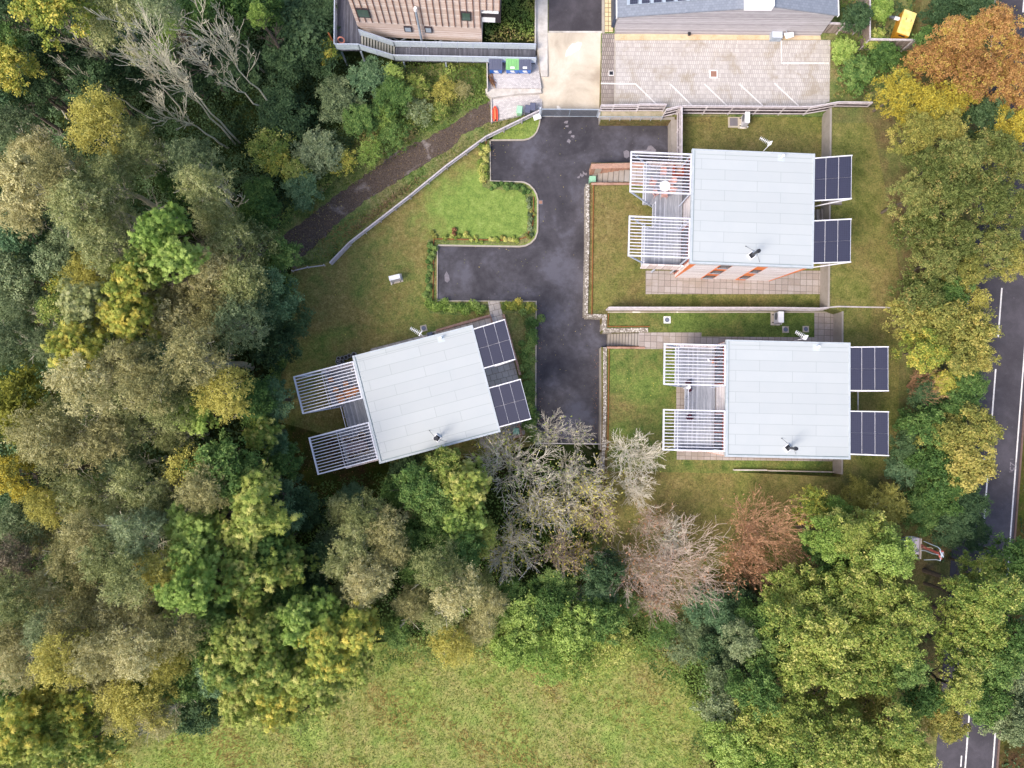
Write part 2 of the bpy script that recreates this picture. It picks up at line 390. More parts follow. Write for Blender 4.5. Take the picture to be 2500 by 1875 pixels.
t = NT('blue_grey_slates'); v = t.coord(wld=False)
b = t.n('ShaderNodeTexBrick')
for k, x in (('Scale', 1), ('Brick Width', 0.3), ('Row Height', 0.25), ('Mortar Size', 0.01), ('Bias', 0)): b.inputs[k].default_value = x
for k, c in (('Color1', '7c828e'), ('Color2', '888e9a'), ('Mortar', '6c727e')): b.inputs[k].default_value = (*lin(c), 1)
t.l(v, b.inputs['Vector'])
M['slate'] = t.finish(b.outputs[0], 0.6, 0, b.outputs[1], -0.3, 0.01)

# foliage: three tones spread by clump and leaf, never by depth
def leafmat(name, a, b, c, spread=0.5, tr=0.28, accent=None, acc=0.0):
    t = NT(name)
    at = t.n('ShaderNodeAttribute', attribute_name='tone'); sp = t.n('ShaderNodeSeparateColor'); t.l(at.outputs['Color'], sp.inputs[0])
    oi = t.n('ShaderNodeObjectInfo')
    m = t.math('ADD', t.math('MULTIPLY', sp.outputs[0], 0.68), t.math('MULTIPLY', sp.outputs[1], 0.32))
    m = t.math('ADD', m, t.math('MULTIPLY', t.math('SUBTRACT', oi.outputs['Random'], 0.5), 0.42))
    col = t.ramp(m, [(0.12, a), (0.5, b), (0.88, c)])
    if accent:
        q = t.step(t.math('ADD', t.math('MULTIPLY', sp.outputs[0], 0.7), t.math('MULTIPLY', sp.outputs[2], 0.3)), 1-acc-0.08, 1-acc+0.08)
        col = t.mix(q, col, accent)
    col = t.mix(1.0, col, (1.0, 1.0, 1.0), 'MULTIPLY')
    return t.finish(col, 0.65, 0, None, spec=0.25, trans=tr)
L = {
 'olive':  leafmat('olive_leaves', '606b40', '959c62', 'c8c892'),
 'tan':    leafmat('tan_olive_leaves', '706f46', 'a8a36c', 'd4cc9a'),
 'gold':   leafmat('golden_olive_leaves', '7f7e3c', 'b0aa54', 'd2c870'),
 'greyg':  leafmat('grey_green_leaves', '526244', '7c8c62', 'a8b286'),
 'blueg':  leafmat('bluish_green_leaves', '405c40', '5f7e58', '86a074'),
 'green':  leafmat('green_leaves', '426030', '648444', '8ea45c'),
 'dark':   leafmat('dark_green_leaves', '31482e', '4a6440', '688056'),
 'lime':   leafmat('lime_leaves', '66843a', '8ca650', 'b2c46c'),
 'ygr':    leafmat('yellow_green_leaves', '66803e', '90a04c', 'b8bc66', accent='ccc878', acc=0.28),
 'yelg':   leafmat('yellowing_leaves', '74883e', 'a4ac4e', 'ccc464', accent='dccb62', acc=0.32),
 'oakg':   leafmat('oak_green_leaves', '54622f', '7c864a', 'a8a662', accent='b09a60', acc=0.22),
 'oako':   leafmat('rusty_oak_leaves', '8e6840', 'b88c58', 'd2ac70', accent='b8a850', acc=0.32),
 'yel':    leafmat('yellow_leaves', '9c903c', 'c4b446', 'dfcb5a', accent='878c48', acc=0.35),
 'goldg':  leafmat('gold_green_leaves', '727a3e', '9a9a50', 'c4b868', accent='cab868', acc=0.25),
 'conif':  leafmat('yellowish_conifer_sprays', '4e5620', '74782c', '9a983a'),
 'rustl':  leafmat('rust_leaves', '8c6246', 'ac7e5c', 'c49a78'),
 'brown':  leafmat('brown_twigs', '6a6050', '8c806a', 'aca088'),
 'pink':   leafmat('pinkish_twigs', '9a8072', 'b89c8c', 'd2bcae'),
}
M['bark'] = plain('bark', '6e6258', 0.9, var=0.2, scale=4, c2='4c433c', wld=False)
M['bark_pale'] = plain('pale_lichened_bark', 'ccc6b2', 0.9, var=0.1, scale=4, c2='a8a28c', wld=False)
M['bark_grey'] = plain('grey_twig_bark', 'e8e0d2', 0.9, var=0.06, scale=4, c2='ccc4b2', wld=False)
M['bark_pink'] = plain('pinkish_twig_bark', 'd2c0b2', 0.9, var=0.1, scale=4, c2='a89282', wld=False)
M['bark_rust'] = plain('rusty_twig_bark', 'c09878', 0.9, var=0.1, scale=4, c2='9c7454', wld=False)
# ------------------------------------------------------------------ foliage meshes
def leaves_mesh(name, c, nrm, ln, wd, tone, mat, rng, droop=None):
    """c centres (n,3), nrm normals, ln/wd half length and half width, tone (n,3)"""
    n = len(c)
    nrm = nrm/np.linalg.norm(nrm, axis=1)[:, None]
    r = rng.normal(size=(n, 3)) if droop is None else droop
    u = r-(r*nrm).sum(1)[:, None]*nrm; u /= np.linalg.norm(u, axis=1)[:, None]+1e-9
    w = np.cross(nrm, u)
    ln = np.asarray(ln).reshape(-1, 1); wd = np.asarray(wd).reshape(-1, 1)
    v = np.empty((n, 4, 3)); sk = rng.uniform(-0.35, 0.35, (n, 1))
    v[:, 0] = c-u*ln; v[:, 1] = c+w*wd+u*ln*sk; v[:, 2] = c+u*ln; v[:, 3] = c-w*wd-u*ln*sk
    me = bpy.data.meshes.new(name)
    me.vertices.add(4*n); me.loops.add(4*n); me.polygons.add(n)
    me.vertices.foreach_set('co', v.astype(np.float32).ravel())
    me.loops.foreach_set('vertex_index', np.arange(4*n, dtype=np.int32))
    me.polygons.foreach_set('loop_start', np.arange(0, 4*n, 4, dtype=np.int32))
    me.polygons.foreach_set('loop_total', np.full(n, 4, dtype=np.int32))
    at = me.attributes.new('tone', 'FLOAT_COLOR', 'FACE')
    q = np.ones((n, 4), dtype=np.float32); q[:, :3] = tone
    at.data.foreach_set('color', q.ravel())
    me.update(calc_edges=True)
    if mat is not None: me.materials.append(mat)
    return me
def lobes(rng, n, flat=0.75, spread=1.0, big=0.30, irregular=0.36):
    """clump centres and radii inside a crown of radius 1, uneven outline"""
    ph = rng.uniform(0, 6.28, 4); out = []
    for i in range(n):
        a = 2.39996*i+rng.normal(0, 0.25); q = math.sqrt((i+0.5)/n)
        rr = 1+irregular*(math.sin(2*a+ph[0])*0.5+math.sin(3*a+ph[1])*0.35+math.sin(5*a+ph[2])*0.25)
        rho = min(q*rr, 1.15)*0.80
        zz = flat*math.sqrt(max(0.0, 1-(rho/1.05)**2))+rng.normal(0, 0.17)
        out.append((rho*math.cos(a)*spread, rho*math.sin(a)*spread, zz-0.15, big*rng.uniform(0.6, 1.15)*(1.1-0.35*q)))
    for i in range(n//3):
        a = rng.uniform(0, 6.28); rho = rng.uniform(0.5, 0.95)
        out.append((rho*math.cos(a), rho*math.sin(a), rng.uniform(-0.35, 0.2)*flat-0.1, big*rng.uniform(0.6, 1.0)))
    return np.array(out)
def crown_mesh(name, seed, kind):
    rng = np.random.default_rng(seed)
    K = dict(broad=(46, 9500, 0.040, 0.025, 0.24, 0.78), feather=(50, 13500, 0.032, 0.012, 0.26, 0.8),
             rosette=(44, 1500, 0.066, 0.018, 0.27, 0.8), oak=(74, 13000, 0.028, 0.020, 0.185, 0.75),
             conifer=(60, 9000, 0.050, 0.018, 0.20, 1.0), sparse=(34, 2800, 0.045, 0.026, 0.26, 0.75),
             shrub=(26, 5200, 0.062, 0.04, 0.36, 0.7))[kind]
    nl, nf, ll, lw, big, flat = K
    lb = lobes(rng, nl, flat, big=big)
    if kind == 'conifer':
        lb[:, 2] = 1.25*(1-np.hypot(lb[:, 0], lb[:, 1]))-0.15+rng.normal(0, 0.06, len(lb))
    # sprays: small tufts carried on the clumps, with gaps between them
    per = dict(broad=13, feather=15, rosette=7, oak=9, conifer=9, sparse=7, shrub=12)[kind]
    wgt = lb[:, 3]**2; ns = nl*per; ks = rng.choice(len(lb), ns, p=wgt/wgt.sum())
    ds = rng.normal(size=(ns, 3)); ds[:, 2] = np.abs(ds[:, 2])*1.1-0.4*rng.random(ns); ds /= np.linalg.norm(ds, axis=1)[:, None]
    rs = lb[ks, 3]*(1.12-0.55*rng.random(ns)**1.4); sc = lb[ks, :3]+ds*rs[:, None]*np.array([1.08, 1.08, 0.9])
    sr = rng.uniform(0.55, 1.25, ns)*dict(broad=0.085, feather=0.078, rosette=0.10, oak=0.078, conifer=0.07, sparse=0.10, shrub=0.10)[kind]
    j = rng.integers(0, ns, nf); k = ks[j]; d = ds[j]*0.75+rng.normal(0, 0.55, (nf, 3)); d /= np.linalg.norm(d, axis=1)[:, None]
    el = np.ones((nf, 3))
    if kind in ('feather', 'conifer'):
        ax = ds[j]+np.array([0, 0, -0.25 if kind == 'feather' else 0.2]); c = sc[j]+ax*(rng.normal(0, 1.0, nf)*sr[j])[:, None]+rng.normal(0, 0.45, (nf, 3))*sr[j][:, None]
    else:
        c = sc[j]+rng.normal(0, 0.62, (nf, 3))*sr[j][:, None]*np.array([1.15, 1.15, 0.6])
    tl = rng.random(len(lb)); ts = rng.random(ns)
    tone = np.stack([0.35*tl[k]+0.65*ts[j], rng.random(nf), rng.random(nf)], 1)
    nr = d*0.8+rng.normal(0, 0.42, (nf, 3))+np.array([0, 0, 0.45])
    if kind == 'rosette':
        m = 7; C = np.repeat(c, m, 0); D = np.repeat(d, m, 0); T = np.repeat(tone, m, 0)
        T[:, 1] = np.clip(T[:, 1]+rng.normal(0, 0.08, len(C)), 0, 1)
        ax = D+rng.normal(0, 0.1, D.shape)+np.array([0, 0, 0.5]); ax /= np.linalg.norm(ax, axis=1)[:, None]
        a = np.tile(np.arange(m)*2*np.pi/m, nf)+np.repeat(rng.uniform(0, 6, nf), m)
        u = np.cross(ax, np.array([0.3, 0.9, 0.1])); u /= np.linalg.norm(u, axis=1)[:, None]; w = np.cross(ax, u)
        di = u*np.cos(a)[:, None]+w*np.sin(a)[:, None]-ax*0.35
        s = np.repeat(rng.uniform(0.7, 1.2, nf), m)
        cc = C+di*(s*ll*0.8)[:, None]
        nn = ax+di*0.3
        return leaves_mesh(name, cc, nn, s*ll*0.85, s*lw, T, None, rng, droop=di)
    droop = None
    if kind in ('feather',): droop = d*0.7+rng.normal(0, 0.5, (nf, 3))+np.array([0, 0, -0.3])
    if kind == 'conifer': droop = d+rng.normal(0, 0.3, (nf, 3))
    s = rng.uniform(0.65, 1.25, nf)
    return leaves_mesh(name, c, nr, ll*s, lw*s, tone, None, rng, droop)
CR_ = {}
for kd, ns in (('broad', 4), ('feather', 5), ('rosette', 4), ('oak', 3), ('conifer', 1), ('sparse', 2), ('shrub', 3)):
    CR_[kd] = [crown_mesh(kd+'_crown', 100*len(kd)+7*i+3, kd) for i in range(ns)]
_cm = {}
def crown_of(kind, i, mat):
    k = (kind, i % len(CR_[kind]), mat.name)
    if k not in _cm:
        me = CR_[kind][i % len(CR_[kind])].copy(); me.materials.clear(); me.materials.append(mat); _cm[k] = me
    return _cm[k]

def grow(rng, mb, p, d, ln, r, lvl, maxl, tips, up=0.12, wig=0.16, nseg=4, fork=(2, 4), spreadang=0.6, minr=0.006):
    """one limb as a chain of tapering tubes that forks"""
    seg = ln/nseg; pts = [p]
    for i in range(nseg):
        d = (d+Vector(rng.normal(0, wig, 3))+Vector((0, 0, up))).normalized()
        q = p+d*seg; r1 = max(r*(1-0.62*(i+1)/nseg), minr); mb.tube(p, q, max(r*(1-0.62*i/nseg), minr), r1, 4 if lvl else 6, 0, False)
        p = q; pts.append(p)
        if lvl < maxl and i >= (1 if lvl == 0 else 0):
            for _ in range(int(rng.integers(1, fork[0]+1)) if i < nseg-1 else int(rng.integers(2, fork[1]))):
                ax = Vector(rng.normal(0, 1, 3)).cross(d)
                if ax.length < 1e-3: continue
                nd = (d+ax.normalized()*rng.uniform(0.5, 1.1)*spreadang*1.5).normalized()
                grow(rng, mb, p, nd, ln*rng.uniform(0.45, 0.72), r1*0.62, lvl+1, maxl, tips, up, wig*1.15, 3, fork, spreadang, minr)
    if lvl >= maxl-1: tips.append(tuple(p))
def bare_mesh(seed, h=1.0, stems=5, r=0.016, maxl=3, lean=0.5, minr=0.0035, fork=(2, 4), up=0.10):
    """unit-height leafless tree, several stems from the base"""
    rng = np.random.default_rng(seed); mb = MB(); tips = []
    for k in range(stems):
        a = 2*math.pi*(k+rng.uniform(-0.3, 0.3))/stems
        d = Vector((math.cos(a)*lean*rng.uniform(0.4, 1.2), math.sin(a)*lean*rng.uniform(0.4, 1.2), 1)).normalized()
        grow(rng, mb, Vector((0, 0, 0)), d, h*rng.uniform(0.55, 0.75), r*rng.uniform(0.7, 1.1), 0, maxl, tips, up, 0.09, 5, fork, 0.46, minr)
    return mb, np.array(tips)
def mesh_from(mb, name, mats):
    me = bpy.data.meshes.new(name); me.from_pydata(mb.v, [], mb.f); me.update()
    for k in (mats if isinstance(mats, (list, tuple)) else [mats]): me.materials.append(k)
    return me
# trunks with limbs, unit height, limbs reach into the crown
TRUNKS = []
for i in range(3):
    rng = np.random.default_rng(50+i); mb = MB(); tips = []
    p = Vector((0, 0, 0)); r = 0.024
    for k in range(4):
        q = p+Vector((rng.normal(0, 0.012), rng.normal(0, 0.012), 0.18)); mb.tube(p, q, r, r*0.85, 7, 0, k == 0); p = q; r *= 0.85
        if k >= 1:
            for _ in range(2):
                a = rng.uniform(0, 6.28)
                grow(rng, mb, p, Vector((math.cos(a)*0.6, math.sin(a)*0.6, 0.9)).normalized(), 0.13, r*0.55, 1, 3, tips, 0.08, 0.12, 3, (1, 3), 0.5, 0.002)
    grow(rng, mb, p, Vector((0, 0, 1)), 0.16, r, 1, 3, tips, 0.1, 0.12, 3, (1, 3), 0.5, 0.002)
    TRUNKS.append(mesh_from(mb, 'trunk', M['bark']))
TRUNKS_PALE = [m.copy() for m in TRUNKS]
for m in TRUNKS_PALE: m.materials[0] = M['bark_pale']

def put(name, me, parent, loc=(0, 0, 0), scale=(1, 1, 1), rz=0.0):
    o = bpy.data.objects.new(name, me); COL.objects.link(o); o.parent = parent
    o.location = loc; o.scale = scale; o.rotation_euler = (0, 0, rz); return o
_ti = [0]
def tree(px, py, rpx, zg, h, kind, leaf, label, name, group, cat='tree', pale=False, flat=1.0, seed=None):
    """px, py, rpx: crown centre and radius as seen from the air; h: height of the top above its ground zg"""
    _ti[0] += 1; i = _ti[0] if seed is None else seed
    if h > 6: h = h*(1+0.13*math.sin(i*12.9898)); rpx = rpx*(0.93+0.07*math.sin(i*4.1))
    rr = rpx*(CAM_H-zg-h*0.75)/F_PX
    zc = zg+h-0.55*rr*flat
    c = P(px, py, zc)
    t = thing(name, label, cat, (c.x, c.y, zg), 0, group)
    hc = zc-zg
    of = Vector((c.x, c.y, 0)).normalized()*min(0.6*rr, 0.14*h)      # stems lean in under the crown from the wood side
    if kind != 'shrub' or h > 3:
        put('trunk', (TRUNKS_PALE if pale else TRUNKS)[i % 3], t, (of.x, of.y, 0), (h*0.9, h*0.9, h*0.93), i*1.7)
    else:
        put('stems', TRUNKS[i % 3], t, (0, 0, 0), (h*1.0, h*1.0, h*0.8), i*1.7)
    if kind in ('feather', 'broad', 'oak', 'rosette') and hc > 1.6*rr:
        # the lower half of the crown, hidden from above, closes it from the side
        put('crown', crown_of(kind, i, L[leaf]), t, (0, 0, hc), (rr, rr, rr*flat*1.15), i*2.399)
    else:
        put('crown', crown_of(kind, i, L[leaf]), t, (0, 0, max(hc, rr*0.4)), (rr, rr, rr*flat), i*2.399)
    return t

# ------------------------------------------------------------------ ground cover
def inpoly(x, y, poly):
    r = np.zeros(len(x), bool); n = len(poly)
    for i in range(n):
        x0, y0 = poly[i][0], poly[i][1]; x1, y1 = poly[(i+1) % n][0], poly[(i+1) % n][1]
        if y0 == y1: continue
        c = ((y0 > y) != (y1 > y)) & (x < (x1-x0)*(y-y0)/(y1-y0)+x0); r ^= c
    return r
def waves(x, y, rng, lo, hi, n=14):
    s = np.zeros_like(x)
    for _ in range(n):
        a = rng.uniform(0, 6.28); k = rng.uniform(lo, hi); s += np.sin(k*(x*math.cos(a)+y*math.sin(a))+rng.uniform(0, 6.28))
    return s/math.sqrt(n/2)
def cover(name, poly, z, dens, leaf, mats, hmax, seed, label, cat, bump=1.6, minh=0.1, edge=None, up=0.6, aspect=0.55, kind='stuff', holes=()):
    rng = np.random.default_rng(seed)
    pl = [(p[0], p[1]) for p in poly]; xs = [p[0] for p in pl]; ys = [p[1] for p in pl]
    A = (max(xs)-min(xs))*(max(ys)-min(ys)); n = int(A*dens)
    x = rng.uniform(min(xs), max(xs), n); y = rng.uniform(min(ys), max(ys), n); k = inpoly(x, y, pl)
    for h in holes: k &= ~inpoly(x, y, [(p[0], p[1]) for p in h])
    x, y = x[k], y[k]; n = len(x)
    w = waves(x, y, rng, bump*0.7, bump*2.2); h = hmax*np.clip(0.45+0.35*w, minh, 1.1)
    zz = z+h*(1-0.4*rng.random(n)**2)
    gx = waves(x, y, rng, bump, bump*2)*0.35; gy = waves(x, y, rng, bump, bump*2)*0.35
    nr = np.stack([gx+rng.normal(0, 0.45, n), gy+rng.normal(0, 0.45, n), np.full(n, up)+0.3*rng.random(n)], 1)
    s = rng.uniform(0.6, 1.3, n)
    tone = np.stack([np.clip(0.5+0.33*waves(x, y, rng, 0.5, 1.8), 0, 1), rng.random(n), rng.random(n)], 1)
    me = leaves_mesh(name, np.stack([x, y, zz], 1), nr, leaf*s, leaf*aspect*s, tone, mats, rng)
    o = bpy.data.objects.new(name, me); COL.objects.link(o)
    return tag(o, label, cat if kind != 'stuff' else cat, kind=kind)
def blades(name, poly, z, dens, hgt, mat, seed, label, cat='grass', wid=0.035, holes=(), patch=None):
    """tufts of upright narrow blades that splay"""
    rng = np.random.default_rng(seed); pl = [(p[0], p[1]) for p in poly]; xs = [p[0] for p in pl]; ys = [p[1] for p in pl]
    n = int((max(xs)-min(xs))*(max(ys)-min(ys))*dens)
    x = rng.uniform(min(xs), max(xs), n); y = rng.uniform(min(ys), max(ys), n); k = inpoly(x, y, pl)
    for h in holes: k &= ~inpoly(x, y, [(p[0], p[1]) for p in h])
    if patch: k &= (waves(x, y, rng, patch[0], patch[1])+rng.normal(0, 0.3, n)) > patch[2]
    x, y = x[k], y[k]; n = len(x)
    w = np.clip(0.5+0.33*waves(x, y, rng, 0.3, 1.6), 0, 1)
    hh = hgt*(0.5+0.8*w)*rng.uniform(0.6, 1.3, n)
    fx = waves(x, y, rng, 0.3, 0.9)*0.5; fy = waves(x, y, rng, 0.3, 0.9)*0.5
    d = np.stack([fx+rng.normal(0, 0.7, n), fy+rng.normal(0, 0.7, n), rng.uniform(0.35, 1.1, n)], 1); d /= np.linalg.norm(d, axis=1)[:, None]
    c = np.stack([x, y, np.full(n, z)], 1)+d*(hh/2)[:, None]
    nr = np.cross(d, rng.normal(size=(n, 3)))
    tone = np.stack([w, rng.random(n), rng.random(n)], 1)
    me = leaves_mesh(name, c, nr, hh/2, np.full(n, wid), tone, mat, rng, droop=d)
    o = bpy.data.objects.new(name, me); COL.objects.link(o)
    return tag(o, label, cat, kind='stuff')
# ------------------------------------------------------------------ the setting: levels of the ground
ZP, ZE, ZN = 1.3, 3.0, 1.5           # house plots, top terrace and road, car park
g = MB(); g.face([(-400, -400, 0), (400, -400, 0), (400, 400, 0), (-400, 400, 0)]); struct('ground', g, M['forest'])
# east side of the site stands higher than the drive
plot_edge = [(1467, 294), (1641, 294), (1641, 397), (1444, 397), (1444, 413), (1536, 413), (1536, 445), (1441, 446), (1437, 452), (1431, 771),
             (1469, 771), (1470, 812), (1565, 812), (1565, 846), (1468, 848), (1469, 1152), (1478, 1300), (1440, 1420), (1700, 1500), (2100, 1900), (3600, 2400), (3600, -500), (1467, -500)]
pe = PP(plot_edge, ZP)
b = MB(); b.prism(pe, 0, ZP); struct('terrain', b, M['terrace'])
b = MB(); b.strip(PP([(1478, 1300), (1440, 1420), (1700, 1500), (2100, 1900), (2500, 2100)], ZP), 0, 0.05, 0, ZP-0.01)
lo = PP([(1478, 1300), (1440, 1420), (1700, 1500), (2100, 1900)], ZP); ln_ = []
for p in lo: ln_.append(p)
bank = MB(); outp = PP([(1440, 1310), (1390, 1440), (1660, 1580), (2060, 1990)], 0)
for i in range(3): bank.face([outp[i]+Vector((0, 0, 0.01)), outp[i+1]+Vector((0, 0, 0.01)), lo[i+1]+Vector((0, 0, 0.01)), lo[i]+Vector((0, 0, 0.01))])
struct('bank', bank, M['rough'])
# top terrace under the panels and the road
b = MB(); te = PP([(2029, 262), (2024, 752), (2057, 762), (2055, 1158), (2052, 1165), (2100, 1330), (2180, 1500), (2230, 1900), (3600, 2400), (3600, -500), (2250, -500), (2250, 262)], ZE)
b.prism(te, ZP+0.01, ZE); struct('terrain', b, M['terrace'])
b = MB()
A1 = P(1800, 1153, ZP); B1 = P(2052, 1165, ZE); C1 = P(2100, 1330, ZE); D1 = P(1830, 1380, ZP); E1 = P(2180, 1500, ZE); G1 = P(1900, 1560, ZP)
for q in ((A1, D1, C1, B1), (D1, G1, E1, C1)): b.face([p+Vector((0, 0, 0.02)) for p in q])
b.face([A1, B1, Vector((B1.x, B1.y, ZP))])
struct('bank', b, M['lawn_1'])
# car park level, ramp and bin yard
b = MB(); b.prism(PP([(1467, 284), (1467, -500), (2250, -500), (2250, 262), (2030, 262), (2030, 284)], ZN), ZP+0.01, ZN); struct('terrain', b, M['rough'])
b = MB(); b.prism(PP([(1308, -500), (1466, -500), (1466, 80), (1308, 80)], ZN), 0, ZN-0.01); struct('terrain', b, M['rough'])
r0, r1 = P(1321, 285, 0.03), P(1465, 285, 0.03); r2, r3 = P(1469, 80, ZN+0.01), P(1308, 80, ZN+0.01)
b = MB(); b.face([r0, r1, r2, r3]); b.face([(r1.x, r1.y, 0), (r2.x, r2.y, 0), r2, r1]); b.face([(r0.x, r0.y, 0), (r3.x, r3.y, 0), r3, r0]); struct('ramp', b, M['concrete_tan'])
b = MB(); b.prism(PP([(1192, 136), (1312, 136), (1318, 186), (1322, 215), (1190, 215)], 0.95), 0, 0.95); struct('pavement', b, M['pavers_light'])
b = MB(); b.prism(PP([(1199, 238), (1300, 226), (1323, 226), (1324, 264), (1268, 282), (1200, 297)], 0.35), 0, 0.35); struct('pavement', b, M['pavers_light'])
b = MB(); b.prism(PP([(1190, 215), (1320, 214), (1322, 226), (1262, 229), (1200, 238), (1186, 226), (1185, 217)], 0.75), 0, 0.75); struct('step', b, M['concrete_l'])
sl0 = PP([(1309.5, 80), (1337, 80)], ZN+0.03); sl1 = PP([(1321, 186), (1337, 186)], 0.97)
b = MB(); b.face([sl1[0], sl1[1], sl0[1], sl0[0]]); b.face([sl1[0]-Vector((0, 0, 1)), sl1[1]-Vector((0, 0, 1)), sl1[1], sl1[0]])
b.face([sl1[0]-Vector((0, 0, 1)), sl1[0], sl0[0], sl0[0]-Vector((0, 0, 1.3))])
b.face([sl1[1]-Vector((0, 0, 1)), sl1[1], sl0[1], sl0[1]-Vector((0, 0, 1.3))]); struct('pavement', b, M['concrete_l'])
b = MB(); b.prism(PP([(1309.5, -60), (1337, -60), (1337, 80), (1309.5, 80)], ZN+0.03), ZN-0.005, ZN+0.03); struct('pavement', b, M['concrete_l'])
b = MB(); b.prism(PP([(1339, -60), (1469, -60), (1469, 76), (1339, 76)], ZN), ZN-0.005, ZN+0.015); struct('road', b, M['road'])
b = MB(); b.prism(PP([(1339, 76), (1469, 76), (1469, 80), (1339, 80)], ZN), ZN-0.005, ZN+0.03); struct('kerb', b, M['concrete_l'])
b = MB(); b.prism(PP([(1469, -60), (1476, -60), (1476, 81), (1469, 81)], ZN), ZN-0.005, ZN+0.05); struct('kerb', b, M['kerb'])
b = MB(); b.prism(PP([(1477, -60), (1497, -60), (1497, 78), (1477, 78)], ZN), ZN-0.005, ZN+0.04); struct('path', b, M['tan_tiles'])
b = MB(); b.prism(PP([(1469.5, 82), (1500, 82), (1499, 256), (1467, 256)], ZN), ZN-0.005, ZN+0.02); struct('pavement', b, bricks('dark_block_paving', 'a69b96', '8f8480', '6e6460', 0.2, 0.42, 0.03, stain=('7d7264', 0.6)))
b = MB(); b.prism(PP([(1503, 99), (2027, 98), (2025, 248), (1985, 262), (1500, 262)], ZN), ZN-0.005, ZN+0.024); struct('car_park', b, M['pavers'])
b = MB(); b.prism(PP([(1468, 263), (1641, 263), (1641, 284), (1468, 284)], ZN), ZN-0.005, ZN+0.02); struct('pavement', b, plain('weedy_concrete', 'b8ac98', 0.9, var=0.15, scale=1.5, c2='6c7048', bump=0.3))
b = MB(); b.prism(PP([(1500.5, 83.5), (2002, 82), (2004, 97), (1501, 98.5)], ZN), ZN-0.005, ZN+0.04)
struct('pavement', b, plain('stained_tan_concrete', 'd9c3a4', 0.85, var=0.12, scale=1.1, c2='a8845c', bump=0.2))
b = MB(); b.prism(PP([(1500, 84), (1503, 99), (1503, 262), (1499, 262)], ZN), ZN-0.005, ZN+0.028); struct('drain_channel', b, M['kerb'])
# painted bays
def line(px, w=0.13, z=ZN+0.034, mat='white_line', name='parking_line'):
    pts = PP(px, z); s = MB(); s.strip(pts, -w/2, w/2, z-0.008, z); return tag(s.make(name, M[mat]), kind='structure')
for q in ([(1467, 203.5), (1552, 205), (1602, 254)], [(1636, 205), (1689, 257)], [(1720, 205), (1775, 258)], [(1805, 205), (1862.5, 258)], [(1890.8, 203), (1950, 258.5)],
          [(1907.5, 98), (1907.5, 154), (2024, 154)]): line(q)

# tarmac drive
drive = [(1321, 284.5), (1465, 284.5), (1474, 293), (1640.5, 293), (1641, 398), (1443.5, 398.5), (1440, 446), (1436.5, 450), (1430.5, 775), (1468, 776), (1469, 813), (1481, 813), (1481, 846), (1467, 848), (1467, 1081),
         (1309, 1080), (1310.5, 734.5), (1068, 733), (1069.6, 600), (1268, 603), (1283, 601), (1297, 594), (1308, 582), (1313.5, 566), (1314, 540), (1314, 487), (1311, 474), (1304, 461), (1293, 450), (1281, 444), (1271, 442.5),
         (1199, 440.5), (1198, 343.5), (1278, 343), (1292, 340), (1304, 332), (1312, 322), (1318, 305)]
b = MB(); b.prism(PP(drive, 0.03), 0.0, 0.03); struct('drive', b, M['asphalt'])
# raised west lawn with its kerbs
kerb = drive[19:38]+[(1321, 286)]
ws = [(1321, 285), (1322, 262)]
lawnw = [(1198, 343.5), (1199, 440.5)]+drive[30:24:-1]+drive[24:19:-1]+[(1268, 603), (1069.6, 600), (1068, 733), (1310.5, 734.5), (1309, 1085), (1180, 1120), (1020, 1200), (780, 1240), (660, 1180), (640, 1050), (668, 900), (690, 790), (705, 700), (712, 652), (800, 640), (950, 520), (1120, 392), (1190, 340)]
b = MB(); b.prism(PP(lawnw, 0.1), 0.0, 0.10); struct('lawn', b, M['lawn_w'])
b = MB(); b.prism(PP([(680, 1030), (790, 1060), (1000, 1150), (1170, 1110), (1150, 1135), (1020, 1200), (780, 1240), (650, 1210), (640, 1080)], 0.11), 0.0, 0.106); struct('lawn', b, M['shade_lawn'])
b = MB(); b.prism(PP([(1200, 342), (1277, 341.5), (1291, 338), (1302, 331), (1310, 321), (1316, 305), (1319, 287), (1318, 284), (1280, 290), (1205, 332)], 0.1), 0.0, 0.10); struct('lawn', b, M['lawn_b'])
kb = MB(); kb.strip(PP(drive[18:31], 0.14), -0.02, 0.13, 0.0, 0.15); kb.strip(PP([(1271, 442.5), (1199, 440.5), (1198, 343.5)], 0.14), 0.0, 0.12, 0.0, 0.15)
struct('kerb', kb, M['kerb'])
kb = MB(); kb.strip(PP([(1309, 1082), (1310.5, 734.5), (1068, 733), (1069.6, 600)], 0.14), 0.0, 0.13, 0.0, 0.15); struct('kerb', kb, M['kerb'])
kb = MB(); kb.strip(PP([(1198, 343.5), (1278, 343), (1292, 340), (1304, 332), (1312, 322), (1318, 305), (1321, 285)], 0.14), 0.0, 0.13, 0.0, 0.15); struct('kerb', kb, M['kerb'])
# planting beds along the drive
for q in ([(1170, 342), (1195, 342), (1196, 443), (1270, 446), (1290, 455), (1302, 475), (1308, 490), (1308, 560), (1300, 580), (1285, 593), (1266, 598), (1062, 594), (1062, 735), (1040, 735), (1045, 585), (1075, 580), (1262, 583), (1286, 565), (1290, 500), (1280, 475), (1262, 464), (1195, 462), (1178, 455)],
          [(1068, 738), (1192, 738), (1192, 752), (1120, 770), (1050, 765), (1035, 740)], [(1225, 738), (1307, 738), (1306, 1080), (1282, 1080), (1292, 900), (1280, 768), (1225, 762)]):
    b = MB(); b.prism(PP(q, 0.115), 0.0, 0.112); struct('flower_bed', b, M['rough'])
plain_patch = plain('dry_tarmac_patch', '8e8890', 0.85, var=0.25, scale=4, c2='625d66')
